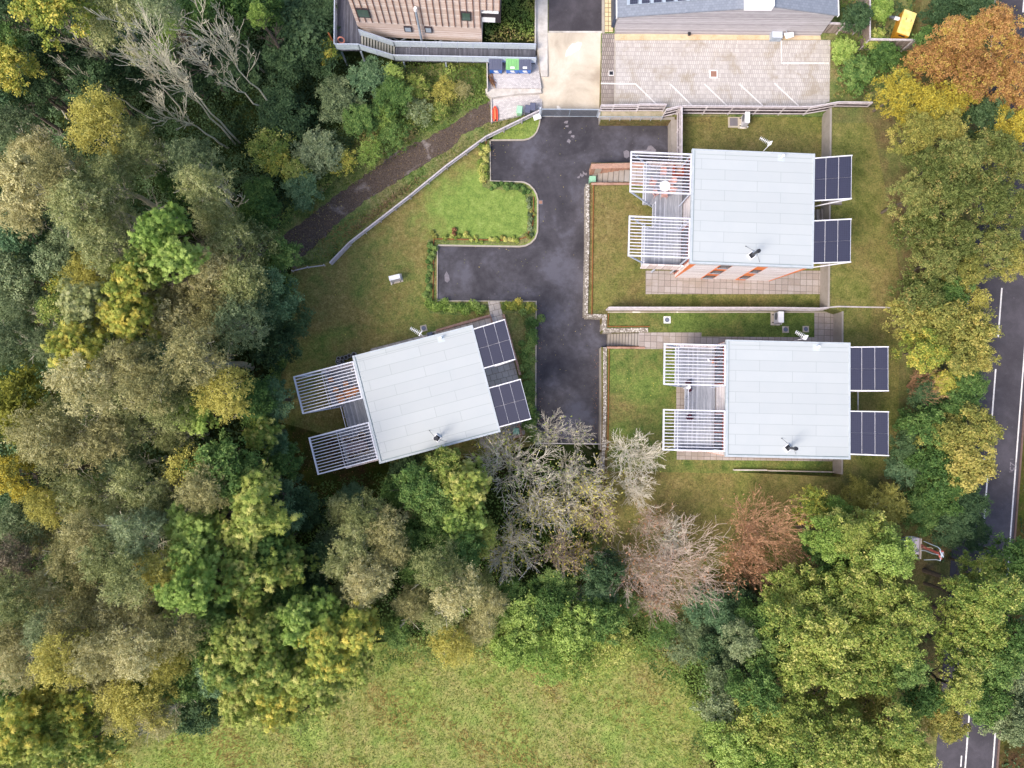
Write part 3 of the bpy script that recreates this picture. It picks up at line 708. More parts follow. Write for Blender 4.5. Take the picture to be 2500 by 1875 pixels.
# gravel track through the wood
tr = [(1194, 249), (1147, 271), (1096, 308), (1053, 331), (1033, 343), (971, 367), (934, 396), (898, 424), (858, 449), (790, 500), (735, 545), (690, 575), (600, 600), (480, 600), (480, 650), (600, 650), (690, 638), (740, 625), (770, 600), (800, 570), (840, 530), (880, 500), (925, 469), (990, 430), (1050, 390), (1106, 360), (1130, 330), (1176, 305), (1198, 297)]
def ragged(pts, step, amp, seed):
    rng = np.random.default_rng(seed); out = []
    for i in range(len(pts)):
        a, c_ = pts[i], pts[(i+1) % len(pts)]; n = max(1, int(math.hypot(a[0]-c_[0], a[1]-c_[1])/step))
        for k in range(n): out.append((a[0]+(c_[0]-a[0])*k/n+rng.normal(0, amp), a[1]+(c_[1]-a[1])*k/n+rng.normal(0, amp)))
    return out
b = MB(); b.prism(PP(ragged(tr, 7, 1.8, 3), 0.034), 0.0, 0.034); struct('path', b, M['path'])
b = MB(); b.face(PP([(1196, 215), (1160, 215), (900, 330), (640, 520), (640, 640), (712, 652), (860, 580), (1120, 392), (1198, 335)], 0.012)); struct('ground', b, M['rough'])
for k, q in enumerate(([(1085, 672), (1090, 662), (1096, 672), (1098, 684), (1092, 690), (1086, 686)], [(1522, 370), (1530, 366), (1536, 370), (1537, 382), (1530, 387), (1524, 384)], [(1583, 356), (1590, 355), (1602, 366), (1600, 372), (1590, 378), (1582, 370), (1560, 372), (1545, 366), (1560, 366), (1578, 366)])):
    b = MB(); b.prism(PP(q, 0.03), 0.026, 0.035); struct('tarmac_patch', b, plain_patch)
for k, (x, y) in enumerate(((1385, 308), (1392, 322), (1398, 334), (1388, 345), (1382, 298), (1419, 428), (1428, 424), (1413, 433))):
    b = MB(); b.prism(PP(ragged([(x-3, y-3), (x+4, y-2), (x+3, y+4), (x-4, y+2)], 2, 1.3, 20+k), 0.03), 0.027, 0.0345); struct('tarmac_patch', b, plain_patch)
# rough ground either side of the track
b = MB(); b.prism(PP([(1196, 210), (1188, 150), (1100, 150), (960, 170), (880, 260), (760, 380), (690, 480), (620, 560), (735, 545), (790, 500), (898, 424), (1033, 343), (1194, 249)], 0.02), 0.0, 0.02); struct('ground', b, M['rough'])
b = MB(); b.prism(PP([(1198, 297), (1106, 360), (990, 430), (800, 570), (700, 645), (712, 652), (800, 640), (950, 520), (1120, 392), (1190, 340), (1205, 332), (1280, 290), (1318, 284), (1321, 262), (1268, 280)], 0.025), 0.0, 0.025); struct('ground', b, M['rough'])
# meadow at the foot of the picture
b = MB(); b.prism(PP([(300, 2100), (180, 1840), (420, 1750), (760, 1640), (920, 1570), (1200, 1530), (1500, 1530), (1640, 1600), (1720, 1750), (1760, 2100)], 0.03), 0.0, 0.03); struct('meadow', b, M['meadow'])
# plot lawns
b = MB(); b.prism(PP([(1666, 286), (2007, 286), (2003, 748), (1442, 756), (1445, 455), (1540, 452), (1540, 413), (1666, 398)], ZP), ZP-0.005, ZP+0.02); struct('lawn', b, M['lawn_1'])
b = MB(); b.prism(PP([(1484, 762), (2056, 760), (2054, 1163), (1800, 1160), (1700, 1420), (1490, 1300), (1482, 1150), (1484, 851), (1568, 851), (1568, 809), (1484, 808)], ZP), ZP-0.005, ZP+0.02); struct('lawn', b, M['lawn_2'])
b = MB(); b.prism(PP([(1480, 1150), (1800, 1156), (1850, 1330), (1760, 1450), (1560, 1420), (1484, 1300)], ZP), ZP-0.005, ZP+0.024); struct('lawn', b, M['lawn_1'])
b = MB(); b.prism(PP([(2034, 300), (2030, 745), (2060, 765), (2060, 1160), (2100, 1180), (2190, 1150), (2195, 900), (2200, 700), (2180, 560), (2130, 300)], ZE), ZE-0.005, ZE+0.015); struct('lawn', b, M['lawn_1'])
# the road on the right
def rx(x0, y): return x0-0.0765*(y-25)
ys = [-200, 300, 800, 1300, 1800, 2300]
b = MB(); b.prism(PP([(rx(2424, y), y) for y in ys]+[(rx(2640, y), y) for y in reversed(ys)], ZE), ZE-0.005, ZE+0.02); struct('road', b, M['road'])
def rl(x0, y0, y1, w): return line([(rx(x0, y0), y0), (rx(x0, y1), y1)], w, ZE+0.03, 'white_line', 'road_marking')
rl(2427, -60, 150, 0.10); rl(2418, 690, 790, 0.10)
for a, c in ((-40, 30), (703, 823), (901, 1047), (1116, 1310), (1360, 1480), (1620, 1900)): rl(2498, a, c, 0.14)
for a, c in ((1120, 1136), (1264, 1289), (1845, 1872)): rl(2487, a, c, 0.12)
rl(2565, 800, 1900, 0.13); rl(2573, 720, 910, 0.12)
b = MB(); b.prism(PP([(rx(2573, y), y) for y in ys]+[(rx(2577, y), y) for y in reversed(ys)], ZE), ZE-0.005, ZE+0.09); struct('kerb', b, plain('brown_kerb', '7a625a', 0.9, var=0.2, scale=4))
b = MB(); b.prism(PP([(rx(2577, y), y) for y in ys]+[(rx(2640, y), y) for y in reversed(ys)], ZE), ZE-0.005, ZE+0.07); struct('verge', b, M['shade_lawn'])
# slab paving round the houses
for name, q, z, m in (('paving', [(1576, 661), (2003, 661), (2003, 718), (1576, 718)], ZP, 'slabs'), ('paving', [(1560, 812), (1712, 812), (1712, 822), (2040, 824), (2040, 852), (1560, 852)], ZP, 'slabs'),
                      ('paving', [(1988, 764), (2034, 764), (2034, 824), (1988, 824)], ZP, 'slabs'), ('paving', [(1652, 1060), (2038, 1060), (2038, 1126), (1652, 1122)], ZP, 'slabs'),
                      ('paving', [(1651, 900), (1712, 900), (1712, 1060), (1651, 1060)], ZP, 'slabs')):
    b = MB(); b.prism(PP(q, z), z-0.005, z+0.045); struct(name, b, M[m])
b = MB(); b.prism(PP([(1540, 414), (1680, 414), (1680, 445), (1540, 445)], ZP), ZP-0.005, ZP+0.045); struct('paving', b, M['slabs'])
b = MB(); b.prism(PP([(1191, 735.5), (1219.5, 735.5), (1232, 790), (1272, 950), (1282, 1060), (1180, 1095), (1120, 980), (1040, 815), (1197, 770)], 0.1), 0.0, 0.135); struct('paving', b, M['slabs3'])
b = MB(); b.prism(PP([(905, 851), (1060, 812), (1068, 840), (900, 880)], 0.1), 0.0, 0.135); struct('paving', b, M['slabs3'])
# ------------------------------------------------------------------ the three houses (one design)
def house(c, g, ang, hy, label, curtains=False):
    t = thing('house', label, 'house', (c[0], c[1], g), rad(ang), 'flat roofed timber houses')
    ZR = 6.6
    # cladding, ends raked like the photograph shows
    w = MB(); yb = hy-0.05
    w.hexa([(-5.1, -yb, 0), (4.1, -yb, 0), (4.1, yb, 0), (-5.1, yb, 0)], [(-5.28, -yb, ZR-0.3), (5.25, -yb, ZR-0.3), (5.25, yb, ZR-0.3), (-5.28, yb, ZR-0.3)])
    w.make('wall', M['larch'], t)
    # orange panel strips with windows
    def rk(x, z): return x
    for s in (-1, 1):
        yy = s*(yb+0.004)
        p = MB()
        for x0, x1, xa, xb in ((-5.09, -5.03, -5.27, -4.72), (-2.6, -1.45, -2.6, -1.45), (0.75, 1.7, 0.75, 1.7), (4.0, 4.08, 4.9, 5.22)):
            y0, y1 = (yy, yy+s*0.025)
            q0 = [(x0, y0, 0.02), (x1, y0, 0.02), (x1, y1, 0.02), (x0, y1, 0.02)]; q1 = [(xa, y0, ZR-0.31), (xb, y0, ZR-0.31), (xb, y1, ZR-0.31), (xa, y1, ZR-0.31)]
            if s < 0: q0.reverse(); q1.reverse()
            p.hexa(q0, q1)
        p.make('orange_panel', M['orange'], t)
        for x0, x1, zc in ((-2.5, -1.55, 5.45), (-2.5, -1.55, 3.3), (-2.5, -1.55, 1.0), (0.85, 1.6, 4.2), (0.85, 1.6, 1.5)):
            f = MB(); yo = yy+s*0.03
            a, b_ = sorted((yo, yo+s*0.03))
            f.box(x0, x1, a, b_, zc-0.55, zc+0.55); wi = f.make('window', M['frame_dark'], t)
            f = MB(); a, b_ = sorted((yo+s*0.033, yo+s*0.037)); f.box(x0+0.06, x1-0.06, a, b_, zc-0.49, zc+0.49); f.make('pane', M['glass'], wi)
            f = MB(); a, b_ = sorted((yo+s*0.0, yo+s*0.07)); f.box(x0-0.03, x1+0.03, a, b_, zc-0.62, zc-0.57); f.make('sill', M['galv'], wi)
    # west front: two glazed bays with red-brown frames
    for y0, y1 in ((1.3, hy-0.35), (-hy+0.35, -1.3)):
        for z0, z1 in ((0.05, 2.35), (3.08, 5.6)):
            xw = -5.14 if z0 < 1 else -5.27
            f = MB(); f.box(xw-0.10, xw-0.0, y0, y1, z0, z1); fr = f.make('window', M['red_frame'], t)
            f = MB(); n = 4
            for k in range(n):
                a = y0+0.08+(y1-y0-0.16)*k/n; e = y0+0.08+(y1-y0-0.16)*(k+1)/n-0.06
                f.box(xw-0.115, xw-0.103, a, e, z0+0.10, z1-0.1)
            f.make('pane', M['glass'], fr)
    for y0, y1, z0, z1, k in ((1.3, 3.2, 0.05, 2.3, 'glass'), (-3.2, -1.3, 3.2, 5.4, 'glass')):
        f = MB(); f.box(5.26, 5.32, y0, y1, z0+2.2 if z0 < 1 else z0, z1+2.0 if z0 < 1 else z1); fr = f.make('window', M['red_frame'], t)
    # roof slab with upstand
    r = MB(); r.box(-5.4, 5.4, -hy, hy, ZR-0.28, ZR-0.02); rf = r.make('roof', M['roof'], t)
    e = MB(); e.box(-5.44, -5.24, -hy-0.04, hy+0.04, ZR-0.32, ZR+0.05); e.box(5.28, 5.44, -hy-0.04, hy+0.04, ZR-0.32, ZR+0.03)
    e.box(-5.24, 5.28, -hy-0.04, -hy+0.14, ZR-0.32, ZR+0.045); e.box(-5.24, 5.28, hy-0.10, hy+0.04, ZR-0.32, ZR+0.025)
    e.make('roof_edge', M['roof_edge'], t)
    e = MB(); e.box(-5.235, 5.275, -hy+0.145, -hy+0.21, ZR-0.02, ZR-0.012); e.box(-5.235, -5.17, -hy+0.22, hy-0.11, ZR-0.02, ZR-0.012)
    e.box(-5.0, 5.2, hy-0.42, hy-0.40, ZR-0.02, ZR-0.005); e.make('gutter_line', plain_cache('roof_seam', '93a09e'), rf)
    p = MB(); p.tube((2.45, hy-0.42, ZR-0.03), (2.45, hy-0.42, ZR+0.5), 0.07, 0.07, 10); p.tube((2.45, hy-0.42, ZR+0.5), (2.45, hy-0.42, ZR+0.58), 0.13, 0.10, 12)
    p.make('roof_vent', M['bright'], t)
    p = MB(); p.box(2.15, 2.75, hy-0.75, hy-0.15, ZR-0.022, ZR-0.008); p.make('vent_patch', plain_cache('roof_patch', 'c3ccd4'), rf)
    # stove flue on a square curb with stays
    fx, fy = -0.05, -hy+0.85
    p = MB(); p.cbox((fx, fy), 0.55, 0.55, ZR-0.02, ZR+0.12, rad(40)); p.cbox((fx, fy), 0.42, 0.42, ZR+0.12, ZR+0.17, rad(40), 1)
    fb = p.make('flue_curb', [M['bright'], M['black']], t)
    p = MB(); p.tube((fx, fy, ZR+0.1), (fx, fy, ZR+1.55), 0.11, 0.11, 14); p.tube((fx, fy, ZR+1.55), (fx, fy, ZR+1.68), 0.11, 0.18, 14); p.tube((fx, fy, ZR+1.68), (fx, fy, ZR+1.9), 0.18, 0.15, 14)
    fl = p.make('flue', M['black'], t)
    p = MB(); p.tube((fx, fy, ZR+1.3), (fx+0.75, fy-0.55, ZR), 0.014, 0.014, 5); p.tube((fx, fy, ZR+1.3), (fx-0.5, fy+0.8, ZR), 0.014, 0.014, 5)
    p.tube((fx-0.5, fy+0.8, ZR-0.01), (fx-0.5, fy+0.8, ZR+0.05), 0.04, 0.04, 8); p.make('stay', M['black'], fl)
    # raised deck
    dx = -8.95; yo = hy-0.36
    poly = [(-5.28, -yo), (-5.28, yo), (dx, yo), (dx, 1.08), (-8.02, 1.08), (-8.02, -1.08), (dx, -1.08), (dx, -yo)]
    d = MB(); d.prism(poly, 2.78, 3.0); dk = d.make('deck', M['deck'], t)
    d = MB(); d.beam((dx+0.1, -yo+0.1, 2.66), (dx+0.1, -1.2, 2.66), 0.1, 0.22); d.beam((dx+0.1, 1.2, 2.66), (dx+0.1, yo-0.1, 2.66), 0.1, 0.22); d.make('deck_joist', M['rail'], dk)
    # clad parapets north and south
    for s in (-1, 1):
        y0, y1 = sorted((s*(yo-0.02), s*(yo+0.12)))
        p = MB(); p.box(dx, -5.28, y0, y1, 2.4, 3.95); p.make('parapet', M['pale_clad'], t)
    # glass balustrades with a handrail
    for y0, y1, x in ((1.08, yo-0.03, dx), (-yo+0.03, -1.08, dx), (-1.08, 1.08, -8.02)):
        p = MB(); p.tube((x, y0, 4.08), (x, y1, 4.08), 0.035, 0.035, 8); p.box(x-0.04, x+0.04, y0, y1, 2.9, 2.99)
        n = max(2, int((y1-y0)/1.1))
        for k in range(n+1):
            yk = y0+0.03+(y1-y0-0.06)*k/n; p.box(x-0.02, x+0.02, yk-0.02, yk+0.02, 2.99, 4.06)
        p.make('railing', M['white'], t)
    # pergolas: frame, slats, raking struts and posts
    for s in (-1, 1):
        y0, y1 = (1.03, hy-0.4) if s > 0 else (-hy+0.4, -1.08)
        p = MB(); z = ZR
        p.box(-10.86, -10.74, y0, y1, z-0.2, z); p.box(-5.56, -5.46, y0, y1, z-0.2, z)
        p.box(-10.738, -5.562, y0, y0+0.11, z-0.2, z-0.001); p.box(-10.738, -5.562, y1-0.11, y1, z-0.2, z-0.001)
        pf = p.make('pergola_frame', M['white'], t)
        n = 11; p = MB()
        for k in range(1, n+1):
            yk = y0+0.05+(y1-y0-0.1)*k/(n+1); p.box(-10.737, -5.563, yk-0.03, yk+0.03, z-0.13, z-0.02)
        p.make('pergola_slats', M['white'], pf)
        for yk in (y0+0.05, y1-0.05):
            p = MB(); p.beam((-7.4, yk, 1.5), (-10.72, yk, z-0.2), 0.10, 0.12); p.make('strut', M['blue_white'], t)
            p = MB(); p.box(-7.46, -7.34, yk-0.06, yk+0.06, 0, 1.52); p.make('post', M['blue_white'], t)
            p = MB(); p.box(-5.6, -5.5, yk-0.04, yk+0.04, 0, z-0.2); p.make('post', M['blue_white'], t)
    # solar canopies on the east side, tips raised
    for s in (-1, 1):
        y0, y1 = (0.95, hy-0.4) if s > 0 else (-hy+0.45, -0.95)
        x0, x1, z0, z1 = 5.36, 8.24, ZR-0.12, ZR+0.92
        ln = math.hypot(x1-x0, z1-z0); ux, uz = (x1-x0)/ln, (z1-z0)/ln
        p = MB()
        for yk in (y0-0.05, y1+0.05): p.beam((x0-0.06, yk, z0+0.02), (x1+0.05, yk, z1+0.04), 0.08, 0.13)
        for f_ in (0.0, 1/3, 2/3, 1.0):
            p.beam((x0+ux*ln*f_, y0-0.01, z0+uz*ln*f_-0.045), (x0+ux*ln*f_, y1+0.01, z0+uz*ln*f_-0.03), 0.055, 0.06)
        p.beam((x0, (y0+y1)/2, z0-0.06), (x1, (y0+y1)/2, z1-0.06), 0.05, 0.05)
        cf = p.make('canopy_frame', M['white'], t)
        ym = (y0+y1)/2
        for i in range(3):
            for ya, yb_ in ((y0+0.02, ym-0.012), (ym+0.012, y1-0.02)):
                a0 = ln*i/3+0.022; a1 = ln*(i+1)/3-0.022
                pn = MB(); b0 = [(x0+ux*a0, ya, z0+uz*a0), (x0+ux*a1, ya, z0+uz*a1), (x0+ux*a1, yb_, z0+uz*a1), (x0+ux*a0, yb_, z0+uz*a0)]
                nx, nz = -uz*0.035, ux*0.035
                pn.hexa(b0, [(q[0]+nx, q[1], q[2]+nz) for q in b0]); pn.make('solar_panel', M['pv'], cf)
        for yk in (y0-0.05, y1+0.05):
            p = MB(); p.beam((5.25, yk, 3.9), (x1, yk, z1-0.07), 0.08, 0.10); p.make('strut', M['white'], t)
    # aerial mast on the north wall
    p = MB(); p.tube((0.95, hy-0.04, ZR-1.2), (0.95, hy+0.2, ZR-1.2), 0.02, 0.02, 6); p.tube((0.95, hy+0.2, ZR-1.2), (0.95, hy+0.2, ZR+1.5), 0.022, 0.022, 8)
    ae = p.make('aerial_mast', M['bright'], t)
    p = MB(); a = rad(150-ang); ca, sa = math.cos(a), math.sin(a); cx, cy, z = 0.95, hy+0.2, ZR+1.4
    p.tube((cx-0.1*ca, cy-0.1*sa, z), (cx+1.05*ca, cy+1.05*sa, z), 0.02, 0.02, 6)
    for k in range(6):
        q = 0.25+0.15*k; l_ = 0.20-0.01*k
        for zz in (-0.05, 0.05): p.tube((cx+q*ca-l_*sa*-1, cy+q*sa-l_*ca, z+zz), (cx+q*ca-l_*sa, cy+q*sa+l_*ca, z+zz), 0.011, 0.011, 4)
    b0 = [(cx+0.12*ca+0.22*sa, cy+0.12*sa-0.22*ca, z-0.16), (cx+0.15*ca+0.22*sa, cy+0.15*sa-0.22*ca, z-0.16), (cx+0.15*ca-0.22*sa, cy+0.15*sa+0.22*ca, z-0.16), (cx+0.12*ca-0.22*sa, cy+0.12*sa+0.22*ca, z-0.16)]
    p.hexa(b0, [(q[0]-0.14*ca, q[1]-0.14*sa, q[2]+0.34) for q in b0])
    p.make('aerial', M['bright'], ae)
    return t
_pc = {}
def plain_cache(n, c, **k):
    if n not in _pc: _pc[n] = plain(n, c, **k)
    return _pc[n]
H1 = house((22.36, 18.35), ZP, -2.0, 5.05, 'grey roofed house whose south wall shows orange stripes, at the car park')
H2 = house((25.18, 1.58), ZP, -1.3, 5.03, 'grey roofed house between the slab path with two round manholes and the south lawn')
H3 = house((-6.24, 2.09), 0.1, 14.75, 4.82, 'grey roofed house standing askew beside the woods, west of the drive')
for o_, c_ in ((H1, None), (H2, None), (H3, None)): pass
if True:
    f = MB(); f.box(-5.38, -5.29, -0.95, 0.9, 3.02, 5.2); f.make('window', M['glass_teal'], H3)
def hl(h, x, y, z):
    """point in a house's own axes"""
    return h.matrix_basis @ Vector((x, y, z))
def hloc(h, px, py, z):
    """a photo pixel at absolute height z"""
    return P(px, py, z)

# ------------------------------------------------------------------ furniture on the decks
def chair_square(name, label, cat, group, mat, pos, rz, w=0.5, leg=None):
    t = thing(name, label, cat, pos, rz, group); lg = leg or mat
    p = MB(); p.box(-w/2, w/2, -w/2, w/2, 0.42, 0.46); p.make('seat', mat, t)
    p = MB(); p.hexa([(-w/2, w/2-0.04, 0.46), (w/2, w/2-0.04, 0.46), (w/2, w/2, 0.46), (-w/2, w/2, 0.46)], [(-w/2+0.02, w/2+0.08, 0.9), (w/2-0.02, w/2+0.08, 0.9), (w/2-0.02, w/2+0.12, 0.9), (-w/2+0.02, w/2+0.12, 0.9)]); p.make('backrest', mat, t)
    for sx, sy in ((-1, -1), (1, -1), (1, 1), (-1, 1)):
        p = MB(); p.beam((sx*(w/2-0.03), sy*(w/2-0.03), 0.42), (sx*(w/2+0.01), sy*(w/2+0.01), 0), 0.03); p.make('leg', lg, t)
    for sx in (-1, 1):
        p = MB(); p.box(sx*w/2-0.02, sx*w/2+0.02, -w/2, w/2, 0.62, 0.65); p.make('armrest', mat, t)
    return t
def tub_chair(pos, rz, label, group, mat, cush):
    t = thing('tub_chair', label, 'chair', pos, rz, group)
    p = MB(); n = 14
    for k in range(n):
        a0 = rad(-35+250*k/n); a1 = rad(-35+250*(k+1)/n)
        q = [(math.cos(a)*r, math.sin(a)*r) for a, r in ((a0, 0.27), (a0, 0.33), (a1, 0.33), (a1, 0.27))]
        p.hexa([(x, y, 0.35) for x, y in q], [(x*1.06, y*1.06, 0.78) for x, y in q])
    p.make('backrest', mat, t)
    p = MB(); p.tube((0, 0, 0.34), (0, 0, 0.44), 0.265, 0.265, 18); p.make('seat', cush, t)
    for a in (45, 135, 225, 315):
        p = MB(); p.tube((0.2*math.cos(rad(a)), 0.2*math.sin(rad(a)), 0.34), (0.26*math.cos(rad(a)), 0.26*math.sin(rad(a)), 0), 0.018, 0.015, 6); p.make('leg', mat, t)
    return t
TER = plain('terracotta_mesh_fabric', 'd2a49a', 0.7, var=0.08, scale=5, wld=False)
OAK = plain('orange_teak', 'cf8a52', 0.6, var=0.12, scale=5, c2='b8743e', wld=False)
WIC = plain('straw_wicker', 'b5a48c', 0.8, var=0.15, scale=12, c2='8f7f68', wld=False)
CUS = plain('dark_cushion', '6c5c56', 0.9, var=0.1, wld=False)
d1 = ZP+3.0
s_ = 2212/200.0
def Z(x, y, z): return P(1520+x/11.06, 350+y/11.06, z)
c = Z(1145, 1150, d1+0.74)
t = thing('round_table', 'round white table between the pink chairs under the slats', 'table', (c.x, c.y, d1))
p = MB(); p.tube((0, 0, 0.71), (0, 0, 0.74), 0.5, 0.5, 40); p.make('tabletop', M['bright'], t)
p = MB(); p.tube((0, 0, 0.02), (0, 0, 0.71), 0.04, 0.04, 10); p.make('pedestal', M['white'], t)
p = MB(); p.tube((0, 0, 0), (0, 0, 0.03), 0.26, 0.22, 20); p.make('base', M['white'], t)
for x, y, a, lb in ((1105, 760, 0, 'pink patio chair standing alone by the parapet north of the round white table'), (830, 1060, 60, 'pink patio chair angled at the north-west of the round white table'),
                    (1340, 1040, -55, 'pink patio chair tucked in at the north-east of the round white table'), (1335, 1240, -125, 'pink patio chair half under the slats at the south-east of the round white table'),
                    (890, 1335, 125, 'pink patio chair turned askew at the south-west of the round white table'), (1130, 1375, 180, 'pink patio chair pushed in straight south of the round white table')):
    q = Z(x, y, d1+0.5); chair_square('patio_chair', lb, 'chair', 'pink patio chairs round the white table', TER, (q.x, q.y, d1), rad(a), 0.52)
q = Z(1500, 720, d1+0.4)
RED = plain('orange_red_plastic', 'b4502e', 0.5, var=0.15, scale=3, wld=False)
t = thing('log_store', 'orange-red slatted crate in the corner behind the pink chairs', 'crate', (q.x, q.y, d1), rad(-2))
p = MB(); p.box(-0.45, 0.45, -0.55, -0.49, 0, 0.75); p.box(-0.45, 0.45, 0.49, 0.55, 0, 0.75); p.make('side_panel', RED, t)
p = MB(); p.box(-0.45, -0.39, -0.488, 0.488, 0, 0.75); p.make('end_panel', RED, t)
p = MB(); p.box(0.39, 0.45, -0.488, 0.488, 0, 0.75); p.make('end_panel', RED, t)
p = MB(); p.box(-0.388, 0.388, -0.488, 0.488, 0, 0.28); p.make('contents', M['brick'], t)
# west house: teak set without its table
d3 = 0.1+3.0
def Z3(x, y, z): return P(700+x/5.925, 880+y/5.925, z)
for x, y, a, w, nm, lb in ((635, 278, 10, 0.42, 'side_stool', 'small teak stool alone near the north-west corner of the deck'), (855, 340, 12, 0.45, 'side_stool', 'teak stool between the lone stool and the armchairs'),
                       (712, 425, -5, 0.5, 'side_stool', 'teak stool nearest the pergola cross bar, west of the armchairs')):
    q = Z3(x, y, d3+0.4); t = thing(nm, lb, 'stool', (q.x, q.y, d3), rad(a), 'teak stools')
    p = MB(); p.box(-w/2, w/2, -w/2, w/2, 0.40, 0.45); p.make('seat', OAK, t)
    for sx, sy in ((-1, -1), (1, -1), (1, 1), (-1, 1)):
        p = MB(); p.beam((sx*(w/2-0.04), sy*(w/2-0.04), 0.4), (sx*(w/2-0.02), sy*(w/2-0.02), 0), 0.04); p.make('leg', OAK, t)
for x, y, a, lb in ((785, 550, 28, 'largest teak armchair at the south-west of the teak group'), (890, 480, 30, 'teak armchair in the middle between two other armchairs'), (975, 445, -40, 'teak armchair nearest the house wall, turned to the others')):
    q = Z3(x, y, d3+0.5); chair_square('teak_armchair', lb, 'chair', 'teak armchairs', OAK, (q.x, q.y, d3), rad(a), 0.62)
# oval table with wicker tub chairs
q = Z3(1010, 1250, d3+0.74)
t = thing('oval_table', 'dark oval dining table ringed by wicker tub chairs', 'table', (q.x, q.y, d3), rad(14))
p = MB(); n = 36; ring = [(1.0*math.cos(2*math.pi*k/n), 0.55*math.sin(2*math.pi*k/n)) for k in range(n)]
p.prism(ring, 0.70, 0.74); p.make('tabletop', plain('dark_plum_tabletop', '6a545c', 0.35, var=0.25, scale=1.2, c2='a29aa0', wld=False), t)
for x in (-0.5, 0.5):
    p = MB(); p.tube((x, 0, 0), (x, 0, 0.70), 0.05, 0.05, 8); p.make('leg', M['black'], t)
for x, y, a, lb in ((870, 1150, 20, 'wicker tub chair, westernmost in the row north of the dark oval table'), (1000, 1160, 0, 'wicker tub chair, middle of the row north of the dark oval table'), (1090, 1090, -15, 'wicker tub chair nearest the wall, north of the dark oval table'),
                    (940, 1375, 170, 'wicker tub chair, southernmost and westernmost at the dark oval table'), (1020, 1325, 185, 'wicker tub chair, middle of the row south of the dark oval table'), (1135, 1290, 200, 'wicker tub chair nearest the wall, south of the dark oval table')):
    q = Z3(x, y, d3+0.55); tub_chair((q.x, q.y, d3), rad(a), lb, 'wicker tub chairs round the oval table', WIC, CUS)
q = Z3(950, 125, d3+1.9)
t = thing('parasol', 'closed white parasol in the corner where the pergola meets the roof', 'parasol', (q.x, q.y, d3))
p = MB(); p.tube((0, 0, 0), (0, 0, 0.08), 0.28, 0.24, 16); p.make('base', M['black'], t)
p = MB(); p.tube((0, 0, 0.08), (0, 0, 1.0), 0.025, 0.025, 8); p.make('pole', M['bright'], t)
p = MB(); p.tube((0, 0, 0.9), (0, 0, 1.6), 0.10, 0.24, 14); p.tube((0, 0, 1.6), (0, 0, 2.1), 0.24, 0.05, 14); p.make('canopy', M['bright'], t)
# pots of dark plants on the middle house's deck
def pot(x, y, z, r, h, label, group, mat, leafm, seed, cat='plant pot', name='potted_plant', lr=1.0):
    t = thing(name, label, cat, (x, y, z), 0, group)
    p = MB(); p.tube((0, 0, 0), (0, 0, h), r*0.75, r, 16); p.make('pot', mat, t)
    if leafm:
        rng = np.random.default_rng(seed); n = 90; d = rng.normal(size=(n, 3)); d[:, 2] = abs(d[:, 2]); d /= np.linalg.norm(d, axis=1)[:, None]
        me = leaves_mesh('leaves', d*r*lr*rng.uniform(0.6, 1.2, (n, 1))+np.array([0, 0, h]), d+rng.normal(0, .4, (n, 3)), np.full(n, r*0.35), np.full(n, r*0.2), rng.random((n, 3)), leafm, rng)
        put('leaves', me, t)
    return t
PUR = leafmat('purple_leaves', '3a2030', '5a3040', '804858')
for i, (x, y, r, lb) in enumerate(((605, 268, 0.26, 'dark purple plant in the pot below the southern beam of the north pergola'), (632, 388, 0.17, 'small reddish potted plant on the open strip of deck beside the white ringed pot'),
                                    (608, 900, 0.2, 'large dark purple potted plant, west end of the cluster on the south bay'), (650, 915, 0.17, 'dark potted plant in the middle of the cluster on the south bay'),
                                    (640, 855, 0.16, 'dark potted plant at the back of the cluster on the south bay'), (695, 900, 0.11, 'tiny potted plant at the east end of the cluster on the south bay'))):
    q = P(1600+x/7.54, 900+y/7.54, d1+0.3); pot(q.x, q.y, d1, r, 0.3, lb, 'pots of dark plants on the deck', M['black'], PUR, 40+i, name='potted_plant')
q = P(1600+612/7.54, 900+342/7.54, d1+0.4)
pot(q.x, q.y, d1, 0.2, 0.45, 'white round planter with dark earth beside the red plant', None, M['bright'], None, 3, 'planter', 'round_planter')
for x, y, lb, mt in ((1217, 585, 'white ball lamp on the deck', 'bright'), (1255, 603, 'orange ball lamp beside the white one', 'orange')):
    q = P(1400+x/3.6866, 720+y/3.6866, d1+0.1); p = MB()
    for k in range(6):
        a0, a1 = -math.pi/2+math.pi*k/6, -math.pi/2+math.pi*(k+1)/6
        p.tube((q.x, q.y, d1+0.13+0.13*math.sin(a0)), (q.x, q.y, d1+0.13+0.13*math.sin(a1)), max(0.13*math.cos(a0), .005), max(0.13*math.cos(a1), .005), 14, 0, False)
    tag(p.make('garden_ball', M[mt], smooth=True), lb, 'ornament')
